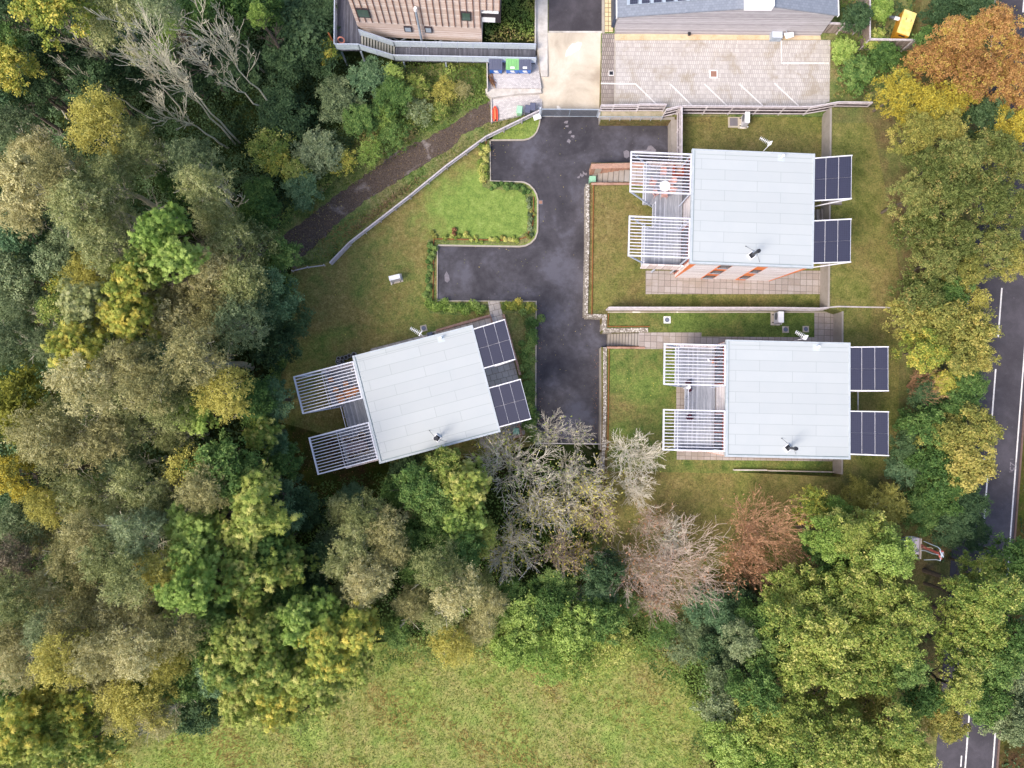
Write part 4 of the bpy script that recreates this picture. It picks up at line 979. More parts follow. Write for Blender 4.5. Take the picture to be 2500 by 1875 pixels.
# stacked rings of terracotta drain pipes beside the west house
for i, (x, y, h) in enumerate(((1003, 1397, 0.55), (1045, 1390, 0.5), (1083, 1382, 0.5), (1117, 1365, 0.5), (1168, 1348, 0.5), (998, 1430, 0.6), (1036, 1428, 0.5), (1010, 1463, 0.45))):
    q = P(600+x/4.424, 560+y/4.424, 0.5); r = 0.19+0.012*(i % 3)
    t = thing('plant_tub', ['grey ring-rimmed tub at the far north-west of the tub group', 'second grey tub from the west in the back row by the pergola', 'third grey tub from the west in the back row by the pergola',
        'fourth grey tub from the west, just before the roof corner', 'dark grey tub tight against the roof corner, end of the row', 'grey tub with a pale blob inside, west edge of the group', 'grey tub in front of the back row, second row',
        'grey tub half hidden by the pergola beam'][i], 'tub', (q.x, q.y, 0.1), 0, 'grey tubs beside the pergola')
    p = MB(); n = 20
    for k in range(n):
        a0, a1 = 2*math.pi*k/n, 2*math.pi*(k+1)/n
        w = [(math.cos(a)*rr_, math.sin(a)*rr_) for a, rr_ in ((a0, r-0.035), (a0, r), (a1, r), (a1, r-0.035))]
        p.hexa([(a, b, 0) for a, b in w], [(a, b, h) for a, b in w])
    p.make('rim', plain_cache('pale_grey_clay', 'a8a4a6', var=0.1), t)
    p = MB(); p.tube((0, 0, 0), (0, 0, h-0.12), r-0.036, r-0.036, 16); p.make('soil', plain_cache('dark_potting_soil', '3a332e'), t)
    if i == 5:
        p = MB(); p.tube((0, 0, h-0.12), (0, 0, h), 0.07, 0.03, 10); p.make('ornament', M['bright'], t)
# heat pumps
def heat_pump(px, py, zg, rz, label, w=0.42, d=1.05, h=1.25, extra=True):
    q = P(px, py, zg+h); t = thing('heat_pump', label, 'heat pump', (q.x, q.y, zg), rz, 'white heat pumps')
    p = MB(); p.box(-w/2, w/2, -d/2, d/2, 0.12, h); p.make('casing', plain_cache('heat_pump_casing', 'cdcbd6', var=0.04), t)
    p = MB(); p.box(-w/2-0.01, w/2+0.01, -d/2-0.01, d/2+0.01, h, h+0.02); p.make('lid', M['bright'], t)
    p = MB(); p.tube((-w/2-0.012, 0.15, h*0.55), (-w/2+0.0, 0.15, h*0.55), 0.36, 0.36, 24); p.make('fan_grille', M['grey_metal'], t)
    for yk in (-d/2+0.15, d/2-0.15):
        p = MB(); p.box(-w/2-0.16, w/2+0.1, yk-0.04, yk+0.04, 0.03, 0.12); p.make('foot', M['black'], t)
    p = MB(); p.box(-w/2-0.28, w/2+0.12, -d/2-0.1, d/2+0.1, 0.0, 0.05); p.make('base_slab', M['concrete_tan'], t)
    p = MB(); p.path([(w/2, -d/2+0.1, 0.3), (w/2+0.2, -d/2+0.0, 0.3), (w/2+0.2, -d/2, 0.02)], 0.03); p.make('pipe', M['bright'], t)
    return t
heat_pump(1825, 286, ZP, rad(-2), 'white heat pump on the lawn by the car park fence')
heat_pump(1907, 774, ZP, rad(-1), 'white heat pump between the low fence and two round manholes', 0.5)
heat_pump(963, 677, 0.1, rad(-76), 'white heat pump alone on the west lawn')
# ------------------------------------------------------------------ fences and walls
def seg_fence(name, label, pts, zb, h, posts=2.4, rails=3, boards=None, mat='rail', bmat='fence_dark', gap=0.12, cat='fence', cap=True, bh=(0.05, 1.0), side=1):
    """post and rail fence along surveyed top points; boards: pitch of upright boards behind the rails"""
    P_ = [Vector((p[0], p[1], 0)) for p in pts]
    t = thing(name, label, cat, (P_[0].x, P_[0].y, zb)); o = P_[0]
    rl_ = MB(); bd = MB()
    for a, b in zip(P_[:-1], P_[1:]):
        d = (b-a); L_ = d.length; d.normalize(); nrm = Vector((-d.y, d.x, 0))*side
        for k in range(rails):
            z = h*(k+1)/rails-0.06-(0.0 if k < rails-1 or not cap else 0.12) if rails > 1 else h-0.06
            p0 = a-o+Vector((0, 0, z))+nrm*0.06; p1 = b-o+Vector((0, 0, z))+nrm*0.06
            rl_.beam(p0, p1, 0.085, 0.07)
        if cap: rl_.beam(a-o+Vector((0, 0, h+0.02)), b-o+Vector((0, 0, h+0.02)), 0.12, 0.035)
        n = max(1, round(L_/posts))
        for k in range(n+1):
            if k == n and b is not P_[-1]: continue
            q = a+d*(L_*k/n)-o; ps = MB(); ps.cbox(q, 0.10, 0.10, 0, h+0.0, math.atan2(d.y, d.x)); ps.make('post', M[mat], t)
        if boards:
            m = int(L_/boards)
            for k in range(m):
                q = a+d*((k+0.5)*boards)-o-nrm*0.05; bd.cbox(q, boards-gap*boards, 0.02, bh[0], h*bh[1], math.atan2(d.y, d.x))
    rl_.make('rails', M[mat], t)
    if boards: bd.make('boards', M[bmat], t)
    return t
seg_fence('rail_fence', 'silver grey post and rail fence running down beside the gravel track', PP([(1319, 268), (1186, 333), (1090, 403.5), (1000, 477), (852, 592)], 1.25), 0.1, 1.15, 2.0, side=-1)
seg_fence('rail_fence', 'short slatted grey fence joining the track fence to the wood edge', PP([(852, 592), (805, 641)], 1.05), 0.1, 0.95, 0.6, rails=4, boards=0.22, bmat='rail')
seg_fence('rail_fence', 'low single rail leading into the trees from the track fence', PP([(790, 646), (750, 651), (712, 660)], 0.7), 0.1, 0.6, 2.0, rails=1, cap=False)
q = P(1311, 285, 0.6); p = MB(); p.cbox(q, 0.75, 0.55, 0.55, 0.62, rad(20)); p.cbox(q, 0.08, 0.08, 0.0, 0.55); tag(p.make('sign_board', M['bright']), 'blank white board lying by the gate post', 'sign')
# gate across the ramp
ga, gb = P(1322, 266, 1.75), P(1463, 266.5, 1.75)
t = thing('gate', 'wide galvanised gate with upright bars across the foot of the ramp', 'gate', (ga.x, ga.y, 0)); L_ = gb.x-ga.x
p = MB(); p.box(0, L_, -0.04, 0.04, 1.66, 1.75); p.box(0, L_, -0.03, 0.03, 0.12, 0.2); p.box(0, 0.07, -0.035, 0.035, 0.2, 1.66); p.box(L_-0.07, L_, -0.035, 0.035, 0.2, 1.66); p.box(L_/2-0.03, L_/2+0.03, -0.035, 0.035, 0.2, 1.66); p.make('gate_frame', M['galv'], t)
p = MB(); n = 46
for k in range(n):
    x = 0.1+(L_-0.2)*(k+0.5)/n; p.box(x-0.045, x+0.045, -0.012, 0.012, 0.2, 1.66)
p.make('bars', M['grey_metal'], t)
for x in (-0.12, L_+0.12):
    p = MB(); p.cbox((x, 0), 0.16, 0.16, 0, 1.95); p.make('post', M['blue_white'], t)
# fences at the south edge of the car park
hf = 2.1
seg_fence('rail_fence', 'low double rail fence between the gate and the kerbed planter', PP([(1468, 257), (1500, 257)], ZP+1.5), ZP, 1.5, 1.2, boards=0.16, side=-1)
seg_fence('rail_fence', 'boarded fence panel in the middle above the parking bay', PP([(1500, 256), (1561, 256)], ZP+1.65), ZP, 1.65, 2.2, boards=0.16, side=-1)
seg_fence('rail_fence', 'boarded fence panel above the parking bay, nearest the stepped corner', PP([(1561, 254.5), (1627, 255)], ZP+1.75), ZP, 1.75, 2.2, boards=0.16, side=-1)
seg_fence('rail_fence', 'short slanting boarded fence at the corner of the car park', PP([(1628, 267), (1662, 258.5)], ZP+hf), ZP, hf, 1.2, boards=0.16, side=-1)
seg_fence('rail_fence', 'long dark boarded fence along the south edge of the car park', PP([(1665, 258.5), (1982, 260.5), (2047, 249), (2130, 250)], ZP+hf), ZP, hf, 2.4, boards=0.16, side=-1)
seg_fence('rail_fence', 'boarded fence running south from the car park corner to the house', PP([(1665, 259), (1664.5, 392)], ZP+hf), ZP, hf, 2.0, boards=0.16, bh=(0.05, 0.85), side=-1)
p = MB(); p.strip(PP([(1646.5, 292), (1647, 398)], ZP+0.1), -0.32, 0.34, 0, ZP+0.1); tag(p.make('retaining_wall', M['concrete']), 'stained concrete wall along the east side of the parking arm', 'wall')
p = MB(); p.strip(PP([(1466, 277.5), (1626, 278)], ZP+0.03), -0.12, 0.22, 0, ZP+0.03); tag(p.make('planter_wall', M['concrete_l']), 'pale weedy concrete wall top under the boarded fences by the gate', 'wall')
p = MB(); p.strip(PP([(1466, 287.5), (1647, 288)], ZP+0.06), -0.16, 0.2, 0, ZP+0.06); tag(p.make('kerb_wall', M['concrete']), 'low pale kerb wall at the north edge of the parking arm', 'wall')
t = thing('handrail', 'bluish steel handrail between the weedy wall and the parking arm', 'handrail', tuple(P(1470, 288, ZP)))
a, b = P(1466, 285, ZP+0.9), P(1618, 285.5, ZP+0.9); o = Vector(t.location)
p = MB(); p.tube(a-o, b-o, 0.035, 0.035, 8); p.make('rail', M['galv'], t)
for k in range(7):
    q = a.lerp(b, k/6)-o; p = MB(); p.tube((q.x, q.y, 0), (q.x, q.y, 0.9), 0.025, 0.025, 6); p.make('post', M['galv'], t)
# fence between the plots
seg_fence('rail_fence', 'weathered close boarded fence between the two eastern gardens', PP([(1487, 750.5), (1900, 751), (2000, 752.5), (2046, 748.5), (2178, 751)], ZP+1.7), ZP, 1.7, 2.4, boards=0.15, bmat='fence', side=-1)
p = MB(); p.strip(PP([(1484, 762), (2040, 762)], ZP+0.12), -0.05, 0.06, ZP, ZP+0.12); tag(p.make('gravel_board', M['concrete_tan']), 'pale edging board at the foot of the garden fence', 'edging')
# fences and yard at the upper right
seg_fence('board_fence', 'tall brown boarded fence running north beside the yellow bin', PP([(2124, 95), (2124, -60)], ZN+2.2), ZN, 2.2, 2.0, rails=1, boards=0.16, bmat='fence', side=-1)
seg_fence('board_fence', 'tall brown boarded fence in front of the yellow bin', PP([(2124, 95), (2285, 98)], ZN+2.2), ZN, 2.2, 2.0, rails=1, boards=0.16, bmat='fence', side=-1)
seg_fence('board_fence', 'short tall boarded fence linking the timber building to the yard', PP([(2024, 55.5), (2105, 59)], ZN+1.9), ZN, 1.9, 1.8, rails=1, boards=0.16, bmat='fence', side=-1)
# retaining walls of the top terrace
def rwall(label, pts, zt, zb, w=0.16, mat='concrete', cat='wall', name='retaining_wall', off=0.0):
    p = MB(); p.strip(PP(pts, zt), off-w/2, off+w/2, zb, zt); return tag(p.make(name, M[mat]), label, cat)
rwall('mossy concrete panel wall up the east side of the northern garden', [(2029, 262), (2023.5, 750)], ZE+0.06, ZP)
rwall('concrete panel wall up the east side of the southern garden', [(2057.5, 760), (2056, 1158)], ZE+0.06, ZP)
rwall('pale timber edge dividing the steps from the terrace by the southern house', [(2095, 955), (2095, 1003)], ZE+0.1, ZE, 0.1, 'concrete_tan', 'edging', 'edging_board')
p = MB(); p.strip(PP([(1792, 1147.5), (1873, 1148)], ZP+0.35), -0.06, 0.06, ZP, ZP+0.35); tag(p.make('edging_board', M['concrete_l']), 'white timber edging, western length on the south lawn', 'edging')
p = MB(); p.strip(PP([(1874, 1149), (2053, 1153)], ZP+0.35), -0.05, 0.05, ZP, ZP+0.35); tag(p.make('edging_board', M['concrete_tan']), 'long tan timber edging, eastern length on the south lawn', 'edging')
p = MB(); p.strip(PP([(2037, 766), (2037, 838)], ZP+0.1), -0.07, 0.07, ZP, ZP+0.1); tag(p.make('drain_channel', M['navy']), 'dark blue drain along the slabs by the southern garden wall', 'drain')
# gabion walls with pebble tops
rwall('pebble topped gabion wall along the drive beside the northern garden', [(1434.5, 449), (1434.5, 600), (1430.5, 771)], ZP+0.12, 0, 0.34, 'gabion', 'gabion wall', 'gabion_wall')
rwall('pebble topped gabion turning east at the south end of the northern garden', [(1430, 770.5), (1470, 771.5)], ZP+0.11, 0, 0.34, 'gabion', 'gabion wall', 'gabion_wall')
rwall('short pebble topped gabion dropping to the garden steps', [(1476, 768), (1474.5, 806)], ZP+0.10, 0, 0.42, 'gabion', 'gabion wall', 'gabion_wall')
rwall('pebble topped gabion along the north side of the garden steps', [(1472, 806.5), (1582, 805.5)], ZP+0.13, 0, 0.42, 'gabion', 'gabion wall', 'gabion_wall')
rwall('long pebble topped gabion beside the lawn of the southern house', [(1477, 848), (1477, 990), (1474.5, 1098)], ZP+0.12, 0, 0.32, 'gabion', 'gabion wall', 'gabion_wall')
rwall('narrow gabion end reaching into the bare trees', [(1473, 1098), (1472, 1150)], ZP+0.05, 0, 0.30, 'gabion', 'gabion wall', 'gabion_wall')
rwall('grey concrete footing facing the drive under the long gabion', [(1471, 848), (1471, 990), (1469, 1098)], ZP-0.1, 0, 0.34, 'concrete', 'wall', 'footing_wall')
# brick cheeks of the northern steps
def brick(label, pts, zt, zb, w): 
    p = MB(); p.strip(PP(pts, zt), -w/2, w/2, zb, zt); return tag(p.make('brick_wall', M['brick']), label, 'wall')
brick('brick wall north of the steps under the round table', [(1444, 406), (1640, 401)], ZP+0.45, 0, 0.5)
brick('thin brick wall south of the steps under the round table', [(1444, 448.5), (1600, 448.5)], ZP+0.1, 0, 0.22)
brick('brick edge south of the garden steps', [(1482, 848.5), (1575, 849)], ZP+0.12, 0, 0.2)
brick('brick wall curving from the path along the north front of the askew house', [(1065, 807), (1110, 794), (1197, 770), (1203, 792)], 0.5, 0.1, 0.22)
brick('long brick wall between the path and the hedge strip', [(1229, 767), (1270, 915)], 0.5, 0.1, 0.22)
brick('brick corner wall by the pale green box', [(1266, 1035), (1274, 1063), (1255, 1069)], 0.5, 0.1, 0.22)
# steps
def steps(label, c0, c1, n, z0, z1, w, name='steps', mat='concrete'):
    t = thing(name, label, 'steps', (c0.x, c0.y, z0)); d = (c1-c0); d.z = 0; L_ = d.length; d.normalize(); a = math.atan2(d.y, d.x)
    for k in range(n):
        z = (z1-z0)*(k+1)/n; p = MB(); q = d*(L_*(k+0.5)/n); p.cbox(q, L_/n+0.03, w, max(z-0.24, 0.0), z, a)
        p.make('tread', M[mat], t)
        p = MB(); e_ = d*(L_*k/n+0.02); p.cbox(e_, 0.05, w+0.004, z-0.03, z+0.004, a); p.make('riser_strip', plain_cache('dark_riser_strip', '5c554f'), t)  # dark strip added at the tread front, paints in the darker riser for contrast
    return t
steps('concrete steps climbing from the drive to the northern house', P(1446, 429.5, 0.5), P(1536, 429.5, ZP), 7, 0, ZP+0.02, 1.15)
steps('eleven grey concrete steps from the drive to the southern garden', P(1482, 829, 0.1), P(1563, 829, ZP), 11, 0, ZP+0.02, 1.2)
steps('steps between the solar canopies of the northern house', P(2040, 536, ZE), P(2040, 488, ZE), 4, ZE-0.7, ZE+0.1, 1.1)
steps('corner steps dropping beside the wall between the solar canopies', P(1990, 528, ZP), P(2016, 528, ZP), 3, ZP, ZP+0.75, 1.2)
# boxes
def util_box(label, px, py, z, w, d, h, rz, mat, name='utility_box'):
    q = P(px, py, z+h); t = thing(name, label, 'box', (q.x, q.y, z), rz)
    p = MB(); p.box(-w/2, w/2, -d/2, d/2, 0, h); p.make('body', mat, t)
    p = MB(); p.box(-w/2-0.02, w/2+0.02, -d/2-0.02, d/2+0.02, h, h+0.03); p.box(-w/2+0.08, w/2-0.08, -d/2+0.08, d/2-0.08, h+0.03, h+0.04); p.make('lid', mat, t)
PG = plain('pale_green_plastic', '93c3a6', 0.5, var=0.05, wld=False)
util_box('pale green box at the foot of the northern steps', 1447, 437, 0.03, 0.6, 0.55, 0.7, 0, PG)
util_box('pale green box on the slabs at the corner of the askew house', 1260, 1053, 0.13, 0.55, 0.55, 0.5, rad(5), PG)
def manhole(label, px, py, z, w, rz, frame, lid, round_=True):
    q = P(px, py, z); t = thing('manhole', label, 'manhole', (q.x, q.y, z), rz, 'manhole covers')
    p = MB(); p.box(-w/2, w/2, -w/2, w/2, -0.01, 0.04); p.make('frame', M[frame], t)
    p = MB()
    if round_: p.tube((0, 0, 0.04), (0, 0, 0.055), w*0.36, w*0.36, 24)
    else: p.box(-w*0.36, w*0.36, -w*0.36, w*0.36, 0.04, 0.055)
    p.make('lid', lid, t)
SL = plain('slate_blue_lid', '6c7284', 0.5, var=0.05, wld=False)
manhole('white square with a round slate lid near the garden steps', 1628.5, 781, ZP+0.02, 0.66, 0, 'bright', SL)
manhole('tan square with a round lid nearest the heat pump', 1917.7, 804.5, ZP+0.02, 0.62, 0, 'concrete_tan', SL)
manhole('tan square with a round lid beside the slabs and drain', 1967, 803.5, ZP+0.02, 0.6, 0, 'concrete_tan', SL)
manhole('tan cornered square with a dark lid by the roof aerial of the askew house', 1034.5, 801.5, 0.11, 0.62, rad(14), 'concrete_tan', SL)
manhole('dark square grate on the slabs at the roof edge of the askew house', 1050, 817, 0.14, 0.5, rad(14), 'grey_metal', SL, False)
manhole('tan slab with a grey square lid beside the fence heat pump', 1791, 298, ZP+0.02, 1.1, 0, 'concrete_tan', plain_cache('grey_lid', '7f7a80'), False)
manhole('brown square cover in a white frame in the middle of the car park', 1742, 181, ZN+0.03, 0.8, 0, 'bright', plain_cache('brown_lid', 'a07868'), False)
manhole('small black drain in the dark paving strip', 1492, 179, ZN+0.02, 0.5, 0, 'white_line', M['black'], False)
manhole('small brown drain at the kerb of the northern lawn bulge', 1320, 494, 0.03, 0.45, 0, 'grey_metal', plain_cache('brown_lid', 'a07868'), False)
manhole('small square drain at the kerb corner of the hedge strip', 1317, 786, 0.03, 0.45, 0, 'grey_metal', plain_cache('dark_lid', '54505a'), False)
# corten edging strips beside the beds
for lb, pts in (('rusty edging strip across the small bed under the track fence', [(1187, 336), (1186, 446)]), ('rusty edging strip round the southern bed of the bright lawn', [(1060, 583), (1258, 587), (1285, 578), (1301, 548), (1303, 480)]), ('rusty edging strip west of the lower parking arm', [(1059, 583), (1057, 735)])):
    p = MB(); p.strip(PP(pts, 0.2), -0.03, 0.03, 0.05, 0.24); tag(p.make('metal_edging', M['rust']), lb, 'edging')
for lb, pts in (('rusty edging behind the gabion of the northern garden', [(1449, 452), (1445, 768)]), ('rusty edging behind the long gabion of the southern garden', [(1487, 852), (1484, 1100)]), ('rusty edging behind the gabion beside the garden steps', [(1486, 766), (1484.5, 797), (1586, 797)])):
    p = MB(); p.strip(PP(pts, ZP+0.1), -0.03, 0.03, ZP, ZP+0.14); tag(p.make('metal_edging', M['rust']), lb, 'edging')
# timber rail closing the south end of the drive
a, b = P(1308, 1082, 0.8), P(1468, 1084, 0.8)
t = thing('barrier', 'plain timber rail closing the south end of the drive', 'barrier', (a.x, a.y, 0)); o = Vector(t.location)
p = MB(); p.beam(a-o, b-o, 0.09, 0.14); p.make('rail', M['rail'], t)
for k in range(4):
    q = a.lerp(b, k/3)-o; p = MB(); p.cbox(q, 0.1, 0.1, 0, 0.75); p.make('post', M['rail'], t)

# ------------------------------------------------------------------ bin yard
def big_bin(px, lidm, bodym, label, px2=None):
    q = P(px, 156, 0.95+1.2); t = thing('wheeled_skip_bin', label, 'bin', (q.x, q.y, 0.95), 0, 'large wheeled waste bins')
    p = MB(); p.hexa([(-0.56, -0.42, 0.16), (0.56, -0.42, 0.16), (0.56, 0.36, 0.16), (-0.56, 0.36, 0.16)], [(-0.62, -0.54, 1.12), (0.62, -0.54, 1.12), (0.62, 0.46, 1.12), (-0.62, 0.46, 1.12)])
    p.make('body', bodym, t)
    p = MB(); p.hexa([(-0.63, -0.56, 1.12), (0.63, -0.56, 1.12), (0.63, 0.48, 1.12), (-0.63, 0.48, 1.12)], [(-0.62, -0.52, 1.2), (0.62, -0.52, 1.2), (0.62, 0.46, 1.32), (-0.62, 0.46, 1.32)])
    for x in (-0.38, -0.13, 0.13, 0.38): p.hexa([(x-0.03, -0.48, 1.2), (x+0.03, -0.48, 1.2), (x+0.03, 0.42, 1.31), (x-0.03, 0.42, 1.31)], [(x-0.02, -0.48, 1.23), (x+0.02, -0.48, 1.23), (x+0.02, 0.42, 1.345), (x-0.02, 0.42, 1.345)])
    p.make('lid', lidm, t)
    p = MB(); p.box(-0.2, 0.18, -0.575, -0.562, 0.75, 1.0); p.box(-0.1, 0.28, -0.573, -0.56, 0.62, 0.75); p.make('label_sticker', M['bright'], t)
    p = MB(); p.hexa([(-0.2, -0.5, 1.235), (0.2, -0.5, 1.235), (0.2, -0.3, 1.26), (-0.2, -0.3, 1.26)], [(-0.2, -0.5, 1.242), (0.2, -0.5, 1.242), (0.2, -0.3, 1.267), (-0.2, -0.3, 1.267)])
    if px > 1240: p.make('lid_sticker', M['bright'], t)
    for sx in (-0.48, 0.48):
        for sy in (-0.34, 0.3):
            w = MB(); w.tube((sx-0.03, sy, 0.09), (sx+0.03, sy, 0.09), 0.09, 0.09, 12); w.make('wheel', M['black'], t)
BLU = plain('blue_bin_plastic', '2f74d0', 0.4, var=0.06, wld=False); GRY = plain('grey_bin_plastic', '5c6076', 0.45, var=0.06, wld=False); GRN = plain('green_bin_plastic', '7fb878', 0.45, var=0.06, wld=False)
big_bin(1210.5, GRY, BLU, 'large blue bin with a grey lid beside the split logs')
big_bin(1251, GRN, BLU, 'large blue bin with a green lid in the middle of three')
big_bin(1281.5, GRY, BLU, 'large blue bin with a grey lid nearest the pale pavement')
def wheelie(px, py, rz, m, label, z=0.35):
    q = P(px, py, z+1.05); t = thing('wheelie_bin', label, 'bin', (q.x, q.y, z), rz, 'small wheelie bins')
    p = MB(); p.hexa([(-0.2, -0.24, 0.06), (0.2, -0.24, 0.06), (0.2, 0.24, 0.06), (-0.2, 0.24, 0.06)], [(-0.27, -0.33, 1.0), (0.27, -0.33, 1.0), (0.27, 0.33, 1.0), (-0.27, 0.33, 1.0)]); p.make('body', m, t)
    p = MB(); p.hexa([(-0.29, -0.36, 1.0), (0.29, -0.36, 1.0), (0.29, 0.37, 1.0), (-0.29, 0.37, 1.0)], [(-0.24, -0.3, 1.07), (0.24, -0.3, 1.07), (0.24, 0.34, 1.1), (-0.24, 0.34, 1.1)]); p.make('lid', m, t)
    p = MB(); p.tube((-0.24, 0.4, 0.98), (0.24, 0.4, 0.98), 0.02, 0.02, 6); p.make('handle', M['black'], t)
    for sx in (-0.24, 0.24):
        p = MB(); p.tube((sx-0.025, 0.24, 0.1), (sx+0.025, 0.24, 0.1), 0.1, 0.1, 12); p.make('wheel', M['black'], t)
wheelie(1268.5, 267, rad(-6), plain('mint_bin_plastic', '9fd0ae', 0.45, var=0.05, wld=False), 'mint green wheelie bin by the track fence')
wheelie(1288.5, 265.5, rad(-8), GRY, 'grey wheelie bin next to the mint green one')
wheelie(1301, 260, rad(-4), GRY, 'grey wheelie bin nearest the gate')
# red sledge / kayak shaped tub
q = P(1209, 278, 0.6); t = thing('kayak', 'small orange-red kayak lying on the pale paving', 'kayak', (q.x, q.y, 0.35), rad(2))
KR = plain('orange_red_hull', 'e2543a', 0.4, var=0.08, scale=3, wld=False)
p = MB(); out = [(-0.2, -0.7), (0.2, -0.7), (0.27, -0.4), (0.26, 0.4), (0.13, 0.72), (0, 0.85), (-0.13, 0.72), (-0.26, 0.4), (-0.27, -0.4)]
p.hexa([(x*0.7, y*0.9, 0) for x, y in out], [(x, y, 0.2) for x, y in out]); p.make('hull', KR, t)
p = MB(); p.hexa([(-0.1, -0.6, 0.2), (0.1, -0.6, 0.2), (0.08, 0.6, 0.2), (-0.08, 0.6, 0.2)], [(-0.05, -0.55, 0.3), (0.05, -0.55, 0.3), (0.04, 0.55, 0.3), (-0.04, 0.55, 0.3)]); p.make('deck_ridge', plain('pale_orange', 'f08a5c', 0.4, wld=False), t)
p = MB(); p.box(-0.07, 0.07, -0.69, -0.58, 0.2, 0.305); p.make('hatch', M['black'], t)
# split logs and the low wall
lg = [plain('split_log_%s' % n, c, 0.9, var=0.2, scale=6, wld=False) for n, c in (('brown', '9a6e4c'), ('tan', 'c39a6c'), ('dark', '6e4c38'))]
rng = np.random.default_rng(5)
LO = ['northernmost', 'second', 'third', 'fourth', 'fifth', 'sixth', 'seventh', 'eighth', 'southernmost']
for k in range(9):
    q = P(1196+rng.uniform(0, 8), 188+2.4*k, 1.0); a = rad(-60+rng.normal(0, 14)); l_ = rng.uniform(0.35, 0.6); z = 1.02+0.12*(k % 3)
    p = MB(); p.tube((q.x-l_*math.cos(a), q.y-l_*math.sin(a), z), (q.x+l_*math.cos(a), q.y+l_*math.sin(a), z+rng.uniform(0, 0.1)), 0.06, 0.045, 6)
    tag(p.make('log', lg[k % 3]), '%s split log%s in the heap by the blue bins' % (LO[k]+' '+('brown', 'tan', 'dark')[k % 3], '' if k in (0, 8) else ' counted from north'), 'log', 'split logs in a heap by the bins')
rwall('thin pale wall beside the logs at the edge of the bin yard', [(1189, 148), (1190, 216)], 1.5, 0, 0.1, 'concrete_l', 'wall', 'yard_wall')
rwall('pale edge of the lower bin yard by the gravel track', [(1199, 234), (1200, 298)], 0.5, 0, 0.12, 'concrete_l', 'wall', 'yard_wall')
rwall('white edge of the pavement beside the road north', [(1308, -40), (1307.5, 106)], ZN+0.25, 0, 0.12, 'concrete_l', 'wall', 'pavement_edge')
# ------------------------------------------------------------------ timber building on stilts, upper left
fa, fb_ = Vector((-13.6, 36.95, 0)), Vector((-1.55, 36.45, 0)); fd = (fb_-fa).normalized(); fn = Vector((fd.y, -fd.x, 0))   # fn points south
def FA(px, py): return PL(px, py, fa, fn)
def B7(x, y): return FA(780+x/4.096, y/4.096)
t = thing('timber_building', 'pinkish timber clad building on stilts with a bent walkway in front', 'building', (fa.x, fa.y, 0), math.atan2(fd.y, fd.x))
im = parent_matrix(t).inverted()
def fl_(p): return im @ p
zb_ = fl_(B7(1000, 390)).z; xl = fl_(B7(370, 230)).x; xr = fl_(B7(1621, 300)).x; zt_ = 9.5; dep = 9.0
xr2 = fl_(B7(1805, 60)).x; zo = fl_(B7(1800, 110)).z
p = MB(); p.box(xl, xr, 0, dep, zb_, zt_); p.make('wall', M['pink_clad'], t)
p = MB(); p.box(xr+0.002, xr2, 0.0, dep, zo, zt_); p.make('upper_wall', M['pink_clad'], t)
zl = fl_(B7(1000, 245)).z
p = MB(); n = 23
for k in range(n):
    x = xl+0.35+(xr2-xl-0.4)*k/(n-1)
    p.box(x-0.03, x+0.03, -0.09, -0.002, zl if x < xr else zo+0.01, zt_)
p.make('battens', plain_cache('brown_battens', '8a6254', var=0.1), t)
p = MB(); p.box(xl-0.2, xr2+0.2, -0.2, dep+0.2, zt_, zt_+0.25); p.make('roof', M['grey_metal'], t)
for (x0, y0, x1, y1), gm in (((378, 82, 495, 160), 'glass_green'), ((1413, 115, 1518, 192), 'glass_green'), ((845, 260, 925, 306), 'glass'), ((1050, 264, 1127, 314), 'glass')):
    a, b = fl_(B7((x0+x0)/2+8, y1)), fl_(B7(x1-4, y0))
    p = MB(); p.box(a.x, b.x, -0.14, -0.003, a.z, b.z); w = p.make('window', M['frame_dark'], t)
    p = MB(); p.box(a.x+0.1, b.x-0.1, -0.15, -0.142, a.z+0.12, b.z-0.1); p.make('pane', M['galv'] if gm == 'glass' else M[gm], w)
# rain pipe with a white cowl
a, b = fl_(B7(1045, 385)), fl_(B7(962, 70))
p = MB(); p.tube((b.x+0.0, -0.3, zb_-0.8), (b.x, -0.3, b.z), 0.11, 0.11, 10); pi = p.make('flue_pipe', M['galv'], t)
p = MB(); p.tube((b.x, -0.3, b.z), (b.x, -0.3, b.z+0.35), 0.18, 0.15, 12); p.make('cowl', M['bright'], pi)
# bay box on the right
a, b = fl_(B7(1617, 240)), fl_(B7(1745, 105))
p = MB(); p.box(xr+0.004, b.x+0.6, 0.2, 2.4, a.z, a.z+1.7); bay = p.make('bay_window', M['frame_dark'], t)
p = MB(); p.box(xr+0.05, b.x+0.1, 0.12, 0.197, a.z+0.15, a.z+0.8); p.make('pane', M['bright'], bay)
p = MB(); p.box(xr+0.01, b.x+0.4, 0.05, 1.9, a.z+1.701, a.z+1.76); p.make('bay_roof', M['bright'], bay)
# stilts and crossed braces
for k in range(6):
    x = xl+0.4+(xr-xl-0.6)*k/5; p = MB(); p.box(x-0.1, x+0.1, 0.4, 0.6, 0, zb_-0.001); p.make('stilt', M['galv'], t)
for x0, x1 in ((xl+2.5, xl+4.5), (xl+4.7, xl+2.7), (xr-3.4, xr-1.6), (xr-3.6, xr-5.2)):
    p = MB(); p.beam((x0, 0.3, zb_-0.1), (x1, -0.15, 0.3), 0.1); p.make('brace', M['galv'], t)
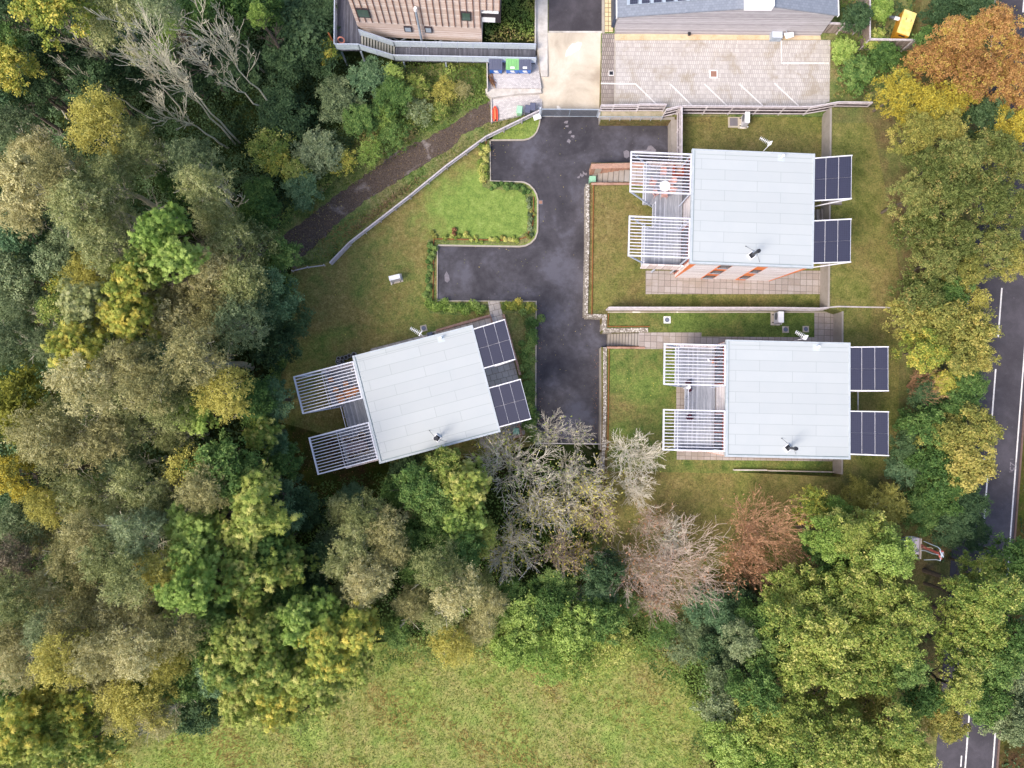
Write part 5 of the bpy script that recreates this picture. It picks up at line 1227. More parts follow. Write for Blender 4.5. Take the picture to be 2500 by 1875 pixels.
# walkway, stairs and side deck with mesh balustrades
def P7(x, y, z): return P(780+x/4.096, y/4.096, z)
def balustrade(pts, parent, h=1.05, step=1.55, both=True):
    im = parent_matrix(parent).inverted(); pts = [im @ q for q in pts]
    p = MB()
    for a, b in zip(pts[:-1], pts[1:]): p.beam(a+Vector((0, 0, h)), b+Vector((0, 0, h)), 0.08, 0.06)
    r = p.make('railing', M['blue_white'], parent)
    g_ = MB(); ps = MB()
    for a, b in zip(pts[:-1], pts[1:]):
        d = b-a; n = max(1, round(d.length/step)); u = Vector((-d.y, d.x, 0)).normalized()*0.012
        g_.hexa([a-u+Vector((0, 0, 0.08)), b-u+Vector((0, 0, 0.08)), b+u+Vector((0, 0, 0.08)), a+u+Vector((0, 0, 0.08))], [a-u+Vector((0, 0, h-0.06)), b-u+Vector((0, 0, h-0.06)), b+u+Vector((0, 0, h-0.06)), a+u+Vector((0, 0, h-0.06))])
        for k in range(n+1):
            q = a+d*(k/n); ps.cbox(q, 0.06, 0.06, q.z-0.05, q.z+h-0.03)
    g_.make('mesh_panel', MESH, r); ps.make('uprights', M['blue_white'], r)
MESH = plain('grey_mesh_infill', 'd0dae2', 0.4, var=0.06, scale=6, c2='b4c0ca')
w = thing('walkway', 'dark decked walkway with steel balustrades leading to the timber building', 'walkway', tuple(P7(2160, 530, 1.5)))
a0, a1, b0, b1 = P7(2160, 497, 1.5), P7(2160, 600, 1.5), P7(755, 470, 1.5), P7(760, 560, 1.5)
a1 = Vector((a0.x, a0.y-1.35, 1.5)); b1 = Vector((b0.x, b0.y-1.35, 1.5))
p = MB(); p.hexa([q-Vector((0, 0, 0.15)) for q in (b1, a1, a0, b0)], [b1, a1, a0, b0]); p.make('deck', M['deck_dark'], w, wld=True)
zd = 3.3
c0 = P7(410, 355, zd); c1 = Vector((c0.x, c0.y-1.4, zd))
n = 12
for k in range(n):
    f0, f1 = k/n, (k+0.75)/n; z = 1.5+(zd-1.5)*(k+1)/n
    q = [b1.lerp(c1, f0), b0.lerp(c0, f0), b0.lerp(c0, f1), b1.lerp(c1, f1)]
    p = MB(); p.hexa([Vector((v.x, v.y, z-0.06)) for v in reversed(q)], [Vector((v.x, v.y, z)) for v in reversed(q)]); p.make('tread', plain_cache('beige_treads', 'a8a59a'), w, wld=True)
e0 = P7(175, -40, zd); e1 = P7(172, 440, zd); e1.y = c1.y
nx = Vector((fa.x, fa.y+3.2, zd)); 
p = MB(); poly = [(e1.x, e1.y), (c1.x, c1.y), (c0.x, c0.y), (fa.x+0.4, fa.y-0.1), (fa.x-0.05, fa.y+4.5), (e0.x, fa.y+4.5)]
p.prism(poly, zd-0.2, zd); p.make('landing', M['deck_dark'], w, wld=True)
balustrade([b1, a1], w); balustrade([b0, a0], w); balustrade([b1, c1], w); balustrade([b0, c0], w)
balustrade([c1, Vector((e1.x, e1.y, zd))], w); balustrade([Vector((e1.x, e1.y, zd)), Vector((e0.x, fa.y+4.5, zd))], w)
for q in (b1.lerp(a1, 0.06), b1.lerp(a1, 0.36), b1.lerp(a1, 0.66), b0.lerp(a0, 0.3), c1, Vector((e1.x+0.3, e1.y+0.2, 0))):
    p = MB(); zt = 1.3 if q.z < 2 and q.z > 0 else zd-0.25; p.cbox(q, 0.14, 0.14, 0, zt); p.make('post', M['galv'], w, wld=True)
p = MB(); a, b = P7(92, 335, zd+0.9), P7(170, 490, 2.4); p.beam(a, b, 0.12, 0.35); tag(p.make('hoarding', M['rust']), 'rusty leaning panel at the corner of the side deck', 'panel')
# life ring
q = P7(217, 400, zd+0.6); p = MB(); n = 20
for k in range(n):
    a0_, a1_ = 2*math.pi*k/n, 2*math.pi*(k+1)/n
    p.tube((q.x+0.3*math.cos(a0_), q.y+0.12*math.sin(a0_), zd+0.6+0.3*math.sin(a0_)), (q.x+0.3*math.cos(a1_), q.y+0.12*math.sin(a1_), zd+0.6+0.3*math.sin(a1_)), 0.07, 0.07, 8, 0, False)
tag(p.make('life_ring', plain('salmon_ring', 'd08a78', 0.6), smooth=True), 'salmon pink ring hanging on the side deck balustrade', 'life ring')

# ------------------------------------------------------------------ car park building, upper right
yw = P(1500.7, 82.5, ZN).y
t = thing('barn', 'long grey-brown timber building with slate roof and solar array', 'building', (0, yw, ZN)); q0 = (0, yw); nn = (0, 1)
def W8(px, py): v = PL(px, py, q0, nn); return (v.x, v.z-ZN)
xa, xb = P(1500.7, 82.5, ZN).x, P(2002, 80.5, ZN).x
el, ap, er = W8(1509, 42), W8(1888, 17), W8(2041, 38)
p = MB(); fr = [(xa, 0), (xb, 0), (er[0]-0.1, er[1]), (ap[0], ap[1]), (xa-0.03, el[1])]
p.hexa([(x, 0, z) for x, z in fr], [(x, 30, z) for x, z in fr]); p.make('wall', M['brown_clad'], t)
xe0, xe1 = xa-0.25, er[0]+0.15
sL = (ap[1]-el[1])/(ap[0]-xa); sR = (er[1]-ap[1])/(er[0]-ap[0])
def zr(x): return (ap[1]+(x-ap[0])*(sL if x < ap[0] else sR))
p = MB()
for x0, x1 in ((xe0, ap[0]), (ap[0], xe1)):
    b = [(x0, -0.06, zr(x0)+0.02), (x1, -0.06, zr(x1)+0.02), (x1, 30, zr(x1)+0.02), (x0, 30, zr(x0)+0.02)]
    p.hexa(b, [(v[0], v[1], v[2]+0.12) for v in b])
rf = p.make('roof', M['slate'], t)
p = MB(); p.box(xe0-0.08, xe0-0.004, -0.08, 30, zr(xe0)-0.15, zr(xe0)+0.2); p.make('gutter', M['bright'], t); p = MB(); p.box(xe1+0.004, xe1+0.08, -0.08, 30, zr(xe1)-0.1, zr(xe1)+0.2); p.make('gutter', M['bright'], t)
# array of panels lying on the left slope
u = Vector((1, 0, sL)).normalized(); xs0 = W8(1537, 18)[0]
ya = P(1537, 18, zr(xs0)+ZN).y-yw
for r in range(3):
    for c_ in range(9):
        s0 = c_*1.09; x0 = xs0+s0*u.x; x1 = x0+1.04*u.x
        if x1 > ap[0]-0.3: continue
        y0 = ya+0.1+r*1.72; p = MB(); z0, z1 = zr(x0)+0.18, zr(x1)+0.18
        b = [(x0, y0, z0), (x1, y0, z1), (x1, y0+1.67, z1), (x0, y0+1.67, z0)]
        p.hexa(b, [(v[0], v[1], v[2]+0.04) for v in b]); 
        f = p.make('solar_panel', M['galv'], rf)
        b = [(x0+0.03, y0+0.03, z0+0.042), (x1-0.03, y0+0.03, z1+0.042), (x1-0.03, y0+1.64, z1+0.042), (x0+0.03, y0+1.64, z0+0.042)]
        p2 = MB(); p2.face(b); 
        me = p2.make('cells', M['pv_big'], f)
xk0, xk1 = W8(1820, 14)[0], W8(1888, 14)[0]
ky = P(1850, 14, ap[1]+ZN+0.5).y-yw
p = MB(); p.box(xk0, xk1, ky, ky+1.6, ap[1]-0.3, ap[1]+0.55); p.make('rooflight', M['bright'], t)
p = MB(); p.box(xa-0.35, xa-0.05, 0.6, 14, 0, el[1]-0.6); p.make('side_frame', M['navy'], t)
# wall lamp and condenser box at the foot of the wall
q = P(1895.5, 87, ZN+0.5); t = thing('condenser_unit', 'white topped metal box at the foot of the car park building wall', 'box', (q.x, q.y, ZN))
p = MB(); p.box(-0.52, 0.52, -0.35, 0.3, 0.05, 0.75); p.make('casing', M['galv'], t)
p = MB(); p.box(-0.44, 0.44, -0.30, 0.22, 0.75, 0.80); p.make('lid', M['bright'], t)
v = PL(1926, 70, q0, nn); t = thing('floodlight', 'white floodlight angled out from the timber wall above the box', 'lamp', (v.x-0.5, yw, v.z))
p = MB(); p.hexa([(0, -0.5, 0), (0.9, -0.35, 0), (1.0, -0.75, -0.1), (0.25, -0.95, -0.1)], [(0, -0.5, 0.06), (0.9, -0.35, 0.06), (1.0, -0.75, -0.04), (0.25, -0.95, -0.04)]); p.make('head', M['bright'], t)
p = MB(); p.tube((0.3, -0.01, -0.2), (0.4, -0.6, -0.05), 0.03, 0.03, 6); p.make('bracket', M['galv'], t)
v = PL(1683, 78, q0, nn); p = MB(); p.box(v.x-0.12, v.x+0.12, yw-0.3, yw-0.01, ZN+0.3, ZN+0.5); tag(p.make('wall_box', M['black']), 'tiny black box low on the car park building wall', 'box')
# yellow bin behind the fence
q = P(2214, 56, ZN+1.3); t = thing('yellow_container', 'yellow rusty metal container tilted behind the boarded fence', 'container', (q.x, q.y, ZN), rad(-20))
YEL = plain('yellow_rusty_steel', 'd29a2c', 0.5, var=0.15, scale=2.5, c2='a8682a', wld=False); YEL2 = plain('faded_yellow_lid', 'efdc9a', 0.4, var=0.08, scale=1.6, c2='e8c65c', wld=False)
p = MB(); p.box(-0.62, 0.62, -1.22, 1.2, 0.05, 1.25); p.make('body', YEL, t)
p = MB(); p.hexa([(-0.64, -1.16, 1.25), (0.64, -1.16, 1.25), (0.64, 1.22, 1.25), (-0.64, 1.22, 1.25)], [(-0.6, -1.1, 1.36), (0.6, -1.1, 1.36), (0.6, 1.2, 1.36), (-0.6, 1.2, 1.36)]); p.make('lid', YEL2, t)
p = MB(); p.box(-0.32, 0.32, -1.26, -1.222, 1.0, 1.12); p.make('handle', M['black'], t)
for a, b in ((-0.2, 0.3), (0.3, 0.28)):
    p = MB(); p.box(a-0.02, a+0.02, b-0.1, b+0.15, 1.361, 1.38); p.make('slot', M['black'], t)
q = P(2187, 41, ZN+0.9); t = thing('metal_cylinder', 'white and grey metal pipe beside the yellow container', 'pipe', (q.x, q.y, ZN+0.7), rad(-14))
p = MB(); p.tube((-0.7, 0, 0), (-0.05, 0, 0), 0.12, 0.16, 12); p.make('pipe', M['grey_metal'], t)
p = MB(); p.tube((-0.04, 0, 0), (0.45, 0, 0), 0.17, 0.17, 12); p.make('sleeve', M['bright'], t)

# ------------------------------------------------------------------ power pole with transformer
top = P(2303, 1353, 13.0); t = thing('power_pole', 'wooden power pole with a grey transformer, cross arm and red cables', 'power pole', (top.x, top.y, ZE)); 
im = parent_matrix(t).inverted(); Lp = lambda px, py, z: im @ P(2180+px/13.825, 1280+py/13.825, z)
p = MB(); p.tube((0, 0, 0), (0, 0, 10.0), 0.16, 0.11, 12); p.make('pole', M['bark'], t)
p = MB(); a, b = Lp(940, 480, 10.2), Lp(915, 1165, 10.2); p.beam(a, b, 0.12, 0.14); xr_ = p.make('cross_arm', plain_cache('weathered_crossarm', 'a89a90'), t)
ml = (a+b)/2
p = MB(); p.beam(Vector((0, 0, ml.z-0.3)), ml-Vector((0, 0, 0.12)), 0.1, 0.1); p.beam(Vector((0, 0, ml.z-1.2)), Vector((ml.x-1.1, ml.y+0.5, ml.z-1.25)), 0.12); p.make('bracket', M['galv'], xr_)
q = Lp(790, 740, 10.0); zc = q.z
p = MB(); p.box(q.x-0.33, q.x+0.33, q.y-0.68, q.y+0.66, zc-1.0, zc); tr_ = p.make('transformer', plain_cache('pale_grey_tank', 'b4aab4', var=0.06), t)
p = MB()
for k in range(7): p.box(q.x-0.72, q.x-0.34, q.y-0.6+0.19*k, q.y-0.53+0.19*k, zc-0.95, zc-0.15)
p.make('cooling_fins', M['grey_metal'], tr_)
p = MB(); p.tube((q.x+0.02, q.y-0.35, zc), (q.x+0.02, q.y-0.35, zc+0.1), 0.13, 0.13, 12); p.make('cap', M['grey_metal'], tr_)
for k, dy in enumerate((0.45, 0.0, -0.42)):
    p = MB(); z0 = zc-0.2; p.tube((q.x-0.6, q.y+dy, z0), (q.x-0.75, q.y+dy, z0+0.35), 0.06, 0.04, 8); p.make('insulator', M['galv'], tr_)
    p = MB(); p.path([Vector((q.x-0.75, q.y+dy, z0+0.35)), Vector((q.x-1.15, q.y+dy+(0.1 if k < 2 else -0.25), z0+0.25)), Vector((q.x-1.5, q.y+dy+(-0.05 if k < 2 else -0.6), z0-0.4))], 0.022, 5); p.make('cable', M['galv'], tr_)
REDC = plain('red_cable', 'a05048', 0.5, wld=False)
def Lz(x, y): return Lp(x, y, 10.2+2.8*max(0.0, min(1.0, (x-940)/640)))
for pts, m, r_ in (([(940, 690), (1250, 840), (1540, 960)], REDC, 0.05), ([(940, 760), (1200, 850), (1560, 1010)], REDC, 0.05), ([(1050, 575), (1520, 770), (1600, 850), (1590, 900)], M['galv'], 0.035),
                   ([(940, 880), (1100, 890), (1350, 990), (1550, 1025)], M['galv'], 0.035), ([(960, 770), (1300, 790), (1345, 830)], plain_cache('cream_cable', 'b9ab92'), 0.035), ([(1050, 1200), (1450, 1190), (1600, 1225), (1600, 1150)], M['galv'], 0.035),
                   ([(520, 960), (650, 1060), (860, 1140)], M['galv'], 0.03)):
    p = MB(); p.path([Lz(*a_) for a_ in pts], r_, 6); p.make('cable', m, t)
p = MB(); p.path([Lz(1690, 930), Lz(1665, 1010), Lz(1700, 1110)], 0.045, 6); p.path([Lz(1590, 890), Lz(1640, 1000), Lz(1620, 1160)], 0.05, 6); p.make('insulator_bracket', M['galv'], t)
p = MB(); p.path([Lz(1570, 900), Lz(1700, 920)], 0.07, 6); p.path([Lz(1560, 1040), Lz(1640, 1180)], 0.08, 6); p.make('red_clamp', REDC, t)
# number painted on the road edge
fc = bpy.data.curves.new('road_number', 'FONT'); fc.body = '25'; fc.size = 0.95; fc.extrude = 0.002; fc.align_x = 'CENTER'; fc.align_y = 'CENTER'
o = bpy.data.objects.new('road_number', fc); COL.objects.link(o); q = P(2472.5, 1139, ZE); o.location = (q.x, q.y, ZE+0.028); o.rotation_euler = (0, 0, rad(-94)); fc.materials.append(M['dull_line']); tag(o, kind='structure')
bpy.context.view_layer.update()
dg = bpy.context.evaluated_depsgraph_get(); me = bpy.data.meshes.new_from_object(o.evaluated_get(dg)); m2 = bpy.data.objects.new('road_number', me); COL.objects.link(m2)
m2.matrix_basis = o.matrix_basis.copy(); tag(m2, kind='structure'); bpy.data.objects.remove(o)
for y in (1121, 1152):
    a = P(2470.5 if y < 1130 else 2468, y, ZE+0.03); p = MB(); p.box(a.x-0.16, a.x+0.16, a.y-0.02, a.y+0.02, ZE+0.022, ZE+0.03); tag(p.make('road_marking', M['dull_line']), kind='structure')
# ------------------------------------------------------------------ trees, one by one (photo at 2212 px wide)
K_ = 2500/2212.0
LM = {}
COLN = {'olive': 'olive', 'tan': 'tan olive', 'gold': 'golden olive', 'greyg': 'grey green', 'blueg': 'bluish green', 'green': 'mid green', 'dark': 'dark green', 'lime': 'bright lime', 'ygr': 'yellow-green',
        'yelg': 'yellowing', 'oakg': 'bronze green', 'oako': 'rusty orange', 'yel': 'bright yellow', 'goldg': 'gold-tinged green', 'conif': 'mustard green', 'rustl': 'rust', 'brown': 'brown', 'pink': 'pinkish'}
KN = {'feather': 'feathery tree', 'broad': 'broadleaf tree', 'rosette': 'starry tree', 'oak': 'oak-like tree', 'conifer': 'conifer', 'sparse': 'thinly leaved tree', 'shrub': 'bush'}
# x, y, r, height, kind, leaf
WOOD = """25 20 60 12 broad dark|128 32 78 15 broad yelg|30 150 55 12 broad yelg|10 85 40 13 broad green|30 215 50 11 broad blueg|265 45 85 14 feather olive|345 25 45 16 feather greyg|440 40 70 9 broad green|535 15 75 8 broad green|560 35 28 10 broad lime
130 125 65 7 broad dark|215 190 60 8 broad dark|90 200 45 9 broad dark|300 150 60 6 broad dark|400 150 60 5 broad dark|640 70 70 4 shrub dark|500 150 60 4 broad dark|355 110 32 11 sparse lime|372 60 26 14 sparse lime
30 280 55 13 feather greyg|90 330 55 12 feather tan|235 285 72 15 feather gold|300 300 50 12 feather olive|70 400 60 14 broad tan|135 385 60 15 feather tan|60 470 55 12 feather tan|180 440 65 15 feather olive|240 390 60 14 feather olive|310 340 60 13 feather olive|425 355 60 14 feather greyg|455 420 58 14 feather olive|470 480 50 12 feather olive|395 400 50 11 broad green
585 320 52 3.4 sparse ygr|600 350 40 3.1 sparse yelg|640 375 36 3.1 sparse ygr|560 430 45 3.2 broad green|655 410 42 3.1 broad blueg|690 330 52 3.2 broad greyg|610 250 60 3.2 broad dark|730 220 50 3.2 broad greyg|800 172 46 3.4 broad blueg|850 205 42 3.2 broad green|680 110 60 3.6 broad dark|690 40 50 3.8 broad dark|625 130 60 3.4 broad dark|560 480 50 6 broad green|848 160 26 3.1 sparse lime|900 190 34 2.2 sparse ygr|960 200 34 1.8 sparse gold|1000 195 22 1.6 sparse tan|905 240 34 2 sparse greyg|850 290 40 2 sparse green|800 330 34 2 sparse lime|950 240 24 1.6 sparse ygr|780 260 40 3.1 broad green|830 250 30 2.4 sparse lime|740 350 34 2.2 sparse yelg
250 465 45 14 feather olive|235 540 60 15 feather olive|180 500 45 12 feather greyg|365 505 58 15 rosette lime|385 555 55 15 rosette lime|330 575 50 14 rosette ygr|295 620 62 15 rosette yelg|285 690 55 14 rosette yelg|150 560 60 13 broad greyg|200 590 55 14 feather gold|140 610 35 12 sparse yelg|60 520 65 12 broad blueg|45 600 62 12 broad greyg|60 670 55 11 feather greyg|30 740 60 11 feather greyg|120 670 40 12 sparse ygr|190 660 52 14 rosette olive
180 750 66 15 rosette yelg|110 740 45 10 feather greyg|500 515 58 12 feather olive|560 530 58 10 sparse olive|480 580 60 13 feather tan|530 610 66 14 feather olive|440 630 60 13 feather tan|590 640 55 10 broad blueg|610 560 50 8 broad green|520 700 62 13 feather greyg|470 690 50 13 feather tan|395 700 62 14 feather tan|370 640 55 13 feather tan|430 770 66 15 feather tan|350 780 50 12 feather greyg|385 770 40 13 feather blueg|300 790 60 14 feather tan|600 750 55 7 broad dark|620 690 50 6 broad dark|400 850 35 12 broad greyg
75 880 92 14 conifer conif|200 830 70 15 feather tan|155 770 40 13 feather greyg|255 870 60 14 feather olive|290 920 50 13 feather olive|330 840 62 15 feather tan|375 880 55 14 feather olive|430 895 52 12 rosette lime|425 820 30 10 broad green|490 850 58 13 feather gold|550 860 52 10 broad green|596 862 46 8 broad blueg|565 900 40 8 broad green
30 1030 52 13 broad yel|100 940 66 15 feather tan|140 900 45 14 feather olive|175 960 58 14 feather tan|245 940 55 14 feather tan|270 1000 45 12 feather greyg|310 1050 60 14 feather olive|380 940 40 10 feather olive|130 1010 50 10 sparse olive|60 1070 55 9 broad dark|568 935 42 9 rosette ygr|604 962 40 6.5 broad blueg|490 1010 66 12 broad green|530 1050 52 12 broad green|445 1055 60 14 feather tan|405 1010 48 13 sparse gold|360 1090 40 11 broad greyg
120 1090 52 14 feather gold|180 1070 52 14 feather olive|60 1130 60 12 feather greyg|100 1150 45 10 feather tan|30 1210 58 12 feather brown|200 1150 60 15 feather tan|170 1190 52 15 feather tan|260 1120 58 14 feather olive|300 1150 58 15 feather greyg|345 1120 50 13 feather greyg|240 1200 60 15 feather olive|290 1240 62 15 feather olive|350 1220 58 14 feather gold|150 1240 55 8 broad green|110 1270 60 13 feather tan|200 1270 45 13 feather tan|60 1240 40 9 feather dark|375 1160 30 9 broad dark
420 1140 62 14 rosette lime|430 1200 56 14 rosette lime|420 1270 64 15 rosette lime|470 1320 50 11 rosette green|572 1090 66 14 rosette ygr|560 1040 40 12 rosette ygr|520 1150 56 13 rosette ygr|590 1180 60 13 rosette green|610 1120 45 11 broad blueg|550 1220 66 14 rosette ygr|620 1220 55 12 rosette ygr|540 1280 56 13 rosette ygr|620 1290 45 10 broad green
40 1290 60 13 feather olive|20 1370 58 14 feather tan|60 1420 56 13 feather tan|110 1350 50 12 feather greyg|170 1350 56 14 feather tan|250 1330 66 15 feather tan|320 1310 62 15 feather tan|380 1360 60 14 feather tan|300 1400 60 15 feather tan|220 1410 62 15 feather tan|150 1420 62 15 feather gold|370 1420 50 13 feather gold|100 1480 45 9 broad dark|260 1470 55 12 feather tan|190 1480 50 12 feather tan
400 1450 62 10 broad green|340 1470 50 9 broad green|450 1390 50 11 broad green|470 1450 50 10 broad blueg|530 1380 60 13 rosette ygr|500 1440 52 12 rosette ygr|600 1370 56 13 rosette ygr|650 1340 50 12 rosette lime|590 1440 64 13 rosette ygr|540 1500 60 12 rosette ygr|610 1510 55 11 rosette yelg|660 1440 62 13 rosette ygr|720 1400 66 13 rosette yelg|760 1360 56 12 rosette yelg|700 1330 56 11 rosette lime|700 1480 55 11 rosette ygr|760 1440 48 10 rosette ygr|660 1540 40 9 sparse ygr
30 1500 62 10 broad green|100 1510 62 12 rosette yelg|170 1530 62 12 rosette yelg|60 1570 66 12 rosette yelg|130 1590 62 11 rosette ygr|20 1630 55 11 rosette ygr|200 1600 50 9 rosette ygr|310 1500 72 13 feather gold|350 1540 45 12 feather tan|260 1540 40 11 feather tan|240 1460 40 8 broad dark|430 1530 50 5 broad dark|90 1650 50 7 sparse blueg|180 1660 45 5 feather gold|240 1630 45 5 sparse gold|50 1690 50 7 broad green"""
MID = """795 1110 52 10 feather olive|840 1140 48 10 feather tan|780 1170 50 11 feather olive|850 1190 45 10 feather tan|740 1100 35 8 feather olive|745 1210 45 10 feather olive|700 1200 45 8 broad dark|720 1170 40 7 feather greyg|800 1250 60 11 feather tan|760 1270 45 10 feather olive|890 1110 22 8 sparse tan|760 1070 28 4 broad blueg|612 1000 40 7 broad green|622 1062 44 7 broad blueg|660 1100 48 7 broad dark|680 1260 50 7 broad dark
905 1050 50 9 broad green|960 1010 50 9 broad ygr|1000 1050 55 10 rosette ygr|940 1090 50 9 broad green|1000 1120 52 10 rosette lime|880 1012 36 4 broad dark|900 1170 48 9 broad green|860 1060 35 6 broad green|1040 1160 45 8 broad ygr|950 1150 45 9 broad green|1000 1190 50 9 broad green|950 1225 60 11 feather olive|985 1270 56 11 feather tan|920 1270 45 10 feather olive|890 1300 45 10 feather tan|950 1320 50 10 feather olive|1060 1300 45 9 feather tan|1040 1260 35 8 feather olive|900 1230 38 9 broad green|980 1380 58 7 feather gold|1030 1350 40 7 feather tan|860 1360 40 7 broad green
1130 1330 60 5 broad lime|1180 1300 50 5 broad green|1100 1390 48 5 broad lime|1160 1395 56 5 sparse lime|1230 1350 60 5.5 broad lime|1300 1330 50 5 broad green|1250 1420 50 4.5 sparse ygr|1320 1385 50 4.5 sparse ygr|1190 1440 46 3.5 sparse lime|1070 1370 30 4 broad ygr|1300 1420 44 3.5 sparse ygr|1300 1230 46 5 broad dark|1290 1275 42 4 broad blueg|1200 1270 45 4 broad green|1110 1290 40 4 broad green|1240 1390 50 4.5 sparse lime
1350 1300 36 3.4 sparse green|1530 1310 50 4 broad blueg|1575 1330 50 5 broad blueg|1510 1370 46 3.4 broad greyg|1550 1400 50 5 broad dark|1430 1370 35 3.2 sparse green|1590 1290 40 5 broad dark|1470 1400 40 3.2 sparse greyg"""
EAST = """1752 1095 42 6 broad yelg|1790 1100 40 6 broad lime|1900 1090 50 5 feather gold|1850 1070 40 4 feather gold|1785 1160 50 9 broad lime|1820 1150 60 10 oak ygr|1880 1160 58 10 broad ygr|1920 1200 50 9 broad lime|1850 1210 56 10 broad ygr|1780 1220 50 8 broad green
1700 1270 55 9 broad ygr|1760 1290 60 10 broad ygr|1830 1270 60 10 broad ygr|1900 1280 60 10 broad ygr|1950 1320 60 10 broad ygr|1700 1340 60 10 broad ygr|1770 1360 66 11 broad ygr|1850 1350 66 11 oak ygr|1920 1380 60 10 broad ygr|1640 1330 50 8 broad green|1650 1400 56 9 broad green|1600 1380 45 8 broad greyg|1720 1430 60 10 broad ygr|1800 1440 62 10 broad ygr|1880 1450 62 10 broad ygr|1950 1440 50 9 broad green
1580 1450 52 8 broad greyg|1560 1520 55 8 broad greyg|1630 1480 56 9 broad green|1620 1550 60 10 broad ygr|1570 1600 55 9 broad lime|1650 1620 60 10 broad lime|1700 1530 62 10 broad ygr|1740 1600 66 11 broad ygr|1800 1530 60 10 oak ygr|1830 1600 66 11 broad ygr|1880 1530 56 10 broad goldg|1930 1560 56 10 broad ygr|1960 1620 50 9 broad ygr|1900 1640 60 10 broad ygr|1690 1680 60 9 broad ygr|1800 1680 60 9 broad ygr|1980 1500 50 8 broad green|1600 1680 50 8 broad lime
2115 1225 48 7 broad ygr|2075 1290 46 7 broad ygr|2130 1280 60 10 broad ygr|2180 1200 50 8 broad green|2190 1280 50 8 broad green|2060 1350 50 8 broad ygr|2110 1350 62 10 broad ygr|2180 1370 60 9 broad green|2080 1410 58 9 broad ygr|2140 1430 60 9 broad green|2060 1480 50 8 broad ygr|2110 1500 56 8 broad green|2180 1460 56 8 broad greyg|2190 1550 50 8 broad greyg|2000 1530 50 8 broad goldg|2040 1560 40 7 broad goldg|2150 1540 50 7 broad greyg"""
NE_ = """2060 95 62 10 oak oako|2130 75 60 11 oak oako|2190 125 52 11 oak oako|2010 145 58 9 oak oako|2090 170 66 11 oak oako|2160 190 60 10 oak oako|2210 240 45 9 oak oako|1930 205 50 9 oak yel|1990 240 60 10 oak yel|2050 220 50 9 oak yel|1970 290 52 9 oak goldg|2030 290 50 9 oak goldg|2110 260 45 8 broad dark|2170 280 52 9 oak yel
2060 350 66 11 oak oakg|2130 340 60 11 oak oakg|2000 370 55 10 oak oakg|2190 370 55 10 oak oakg|1960 430 58 10 oak oakg|2030 430 66 11 oak oakg|2110 430 66 11 oak oakg|2180 460 56 10 oak oakg|1980 500 58 10 oak oakg|2050 520 62 11 oak oakg|2130 540 60 10 oak oakg|2190 560 45 9 oak goldg|2010 570 50 9 oak oakg|2080 590 45 8 oak goldg
1980 640 52 8 broad oakg|2040 640 40 7 broad green|2100 650 35 7 sparse gold|1960 690 50 7 broad goldg|2020 700 56 8 broad goldg|2080 720 56 8 broad goldg|1990 760 50 8 broad yelg|2050 770 52 8 broad goldg|2100 770 40 7 broad goldg|2035 830 34 5.5 broad yelg|2090 830 40 6 broad green|2000 850 40 5 broad dark
1990 920 50 7 broad green|1960 960 40 5 broad dark|2060 880 45 6 broad green|2090 930 58 8 broad goldg|2030 940 50 7.5 broad goldg|2070 1010 62 8 broad goldg|2010 1000 50 7 broad green|1960 1010 45 4 broad blueg|2020 1060 56 7 broad green|2080 1090 50 6 broad dark|1990 1100 50 6 broad green|2050 1130 52 6 broad dark|2100 1150 40 5 broad dark
2040 40 60 4 broad dark|2100 25 60 5 broad dark|2010 100 40 2.5 shrub green|1850 40 35 2.5 shrub dark|1820 110 30 1.6 shrub lime|1850 160 40 2 shrub green|1910 120 35 2 shrub green|1890 90 28 1.6 shrub ygr|1900 20 30 2 shrub lime"""
def xy(s): return [(float(a[0])*K_, float(a[1])*K_, float(a[2])*K_, float(a[3]), a[4], a[5]) for a in (q.split() for l in s.split('\n') for q in l.split('|'))]
ORD = ['first', 'second', 'third', 'fourth', 'fifth', 'sixth', 'seventh', 'eighth', 'ninth', 'tenth', 'eleventh', 'twelfth', 'thirteenth', 'fourteenth', 'fifteenth']
def forest(rows, zg, group, bands, where, cat='tree'):
    """bands: list of (y limit in photo px, phrase naming what lies level with it)"""
    T = xy(rows); by = {}
    for q in T:
        k = next(i for i, (yl, _) in enumerate(bands) if q[1] < yl); by.setdefault((k, COLN[q[5]], KN[q[4]]), []).append(q)
    for (k, cn, kn), ql in by.items():
        ql.sort()
        for j, q in enumerate(ql):
            zz = zg(q[0], q[1]) if callable(zg) else zg
            cat_ = 'bush' if q[3] < 3 else cat
            kk = kn.replace('tree', 'bush') if q[3] < 3 and 'tree' in kn else kn
            if len(ql) == 1: lb = '%s %s %s, %s' % (cn, kk, where, bands[k][1])
            elif j == 0: lb = 'leftmost %s %s %s, %s' % (cn, kk, where, bands[k][1])
            elif j == len(ql)-1: lb = 'rightmost %s %s %s, %s' % (cn, kk, where, bands[k][1])
            else: lb = '%s %s from left %s, %s' % (ORD[j]+' '+cn, kk, where, bands[k][1])
            if len(lb.split()) > 16: lb = lb.replace(' '+where, '')
            assert len(lb.split()) <= 16, lb
            nm = {'feather': 'feathery_tree', 'broad': 'broadleaf_tree', 'rosette': 'ash_tree', 'oak': 'oak_tree', 'conifer': 'conifer', 'sparse': 'young_tree', 'shrub': 'bush'}[q[4]]
            if q[3] < 3: nm = 'bush'
            tree(q[0], q[1], q[2], zz, q[3], q[4], q[5], lb, nm, group, cat_, pale=(q[4] == 'feather'), flat=1.0 if q[3] > 4 else 0.6)
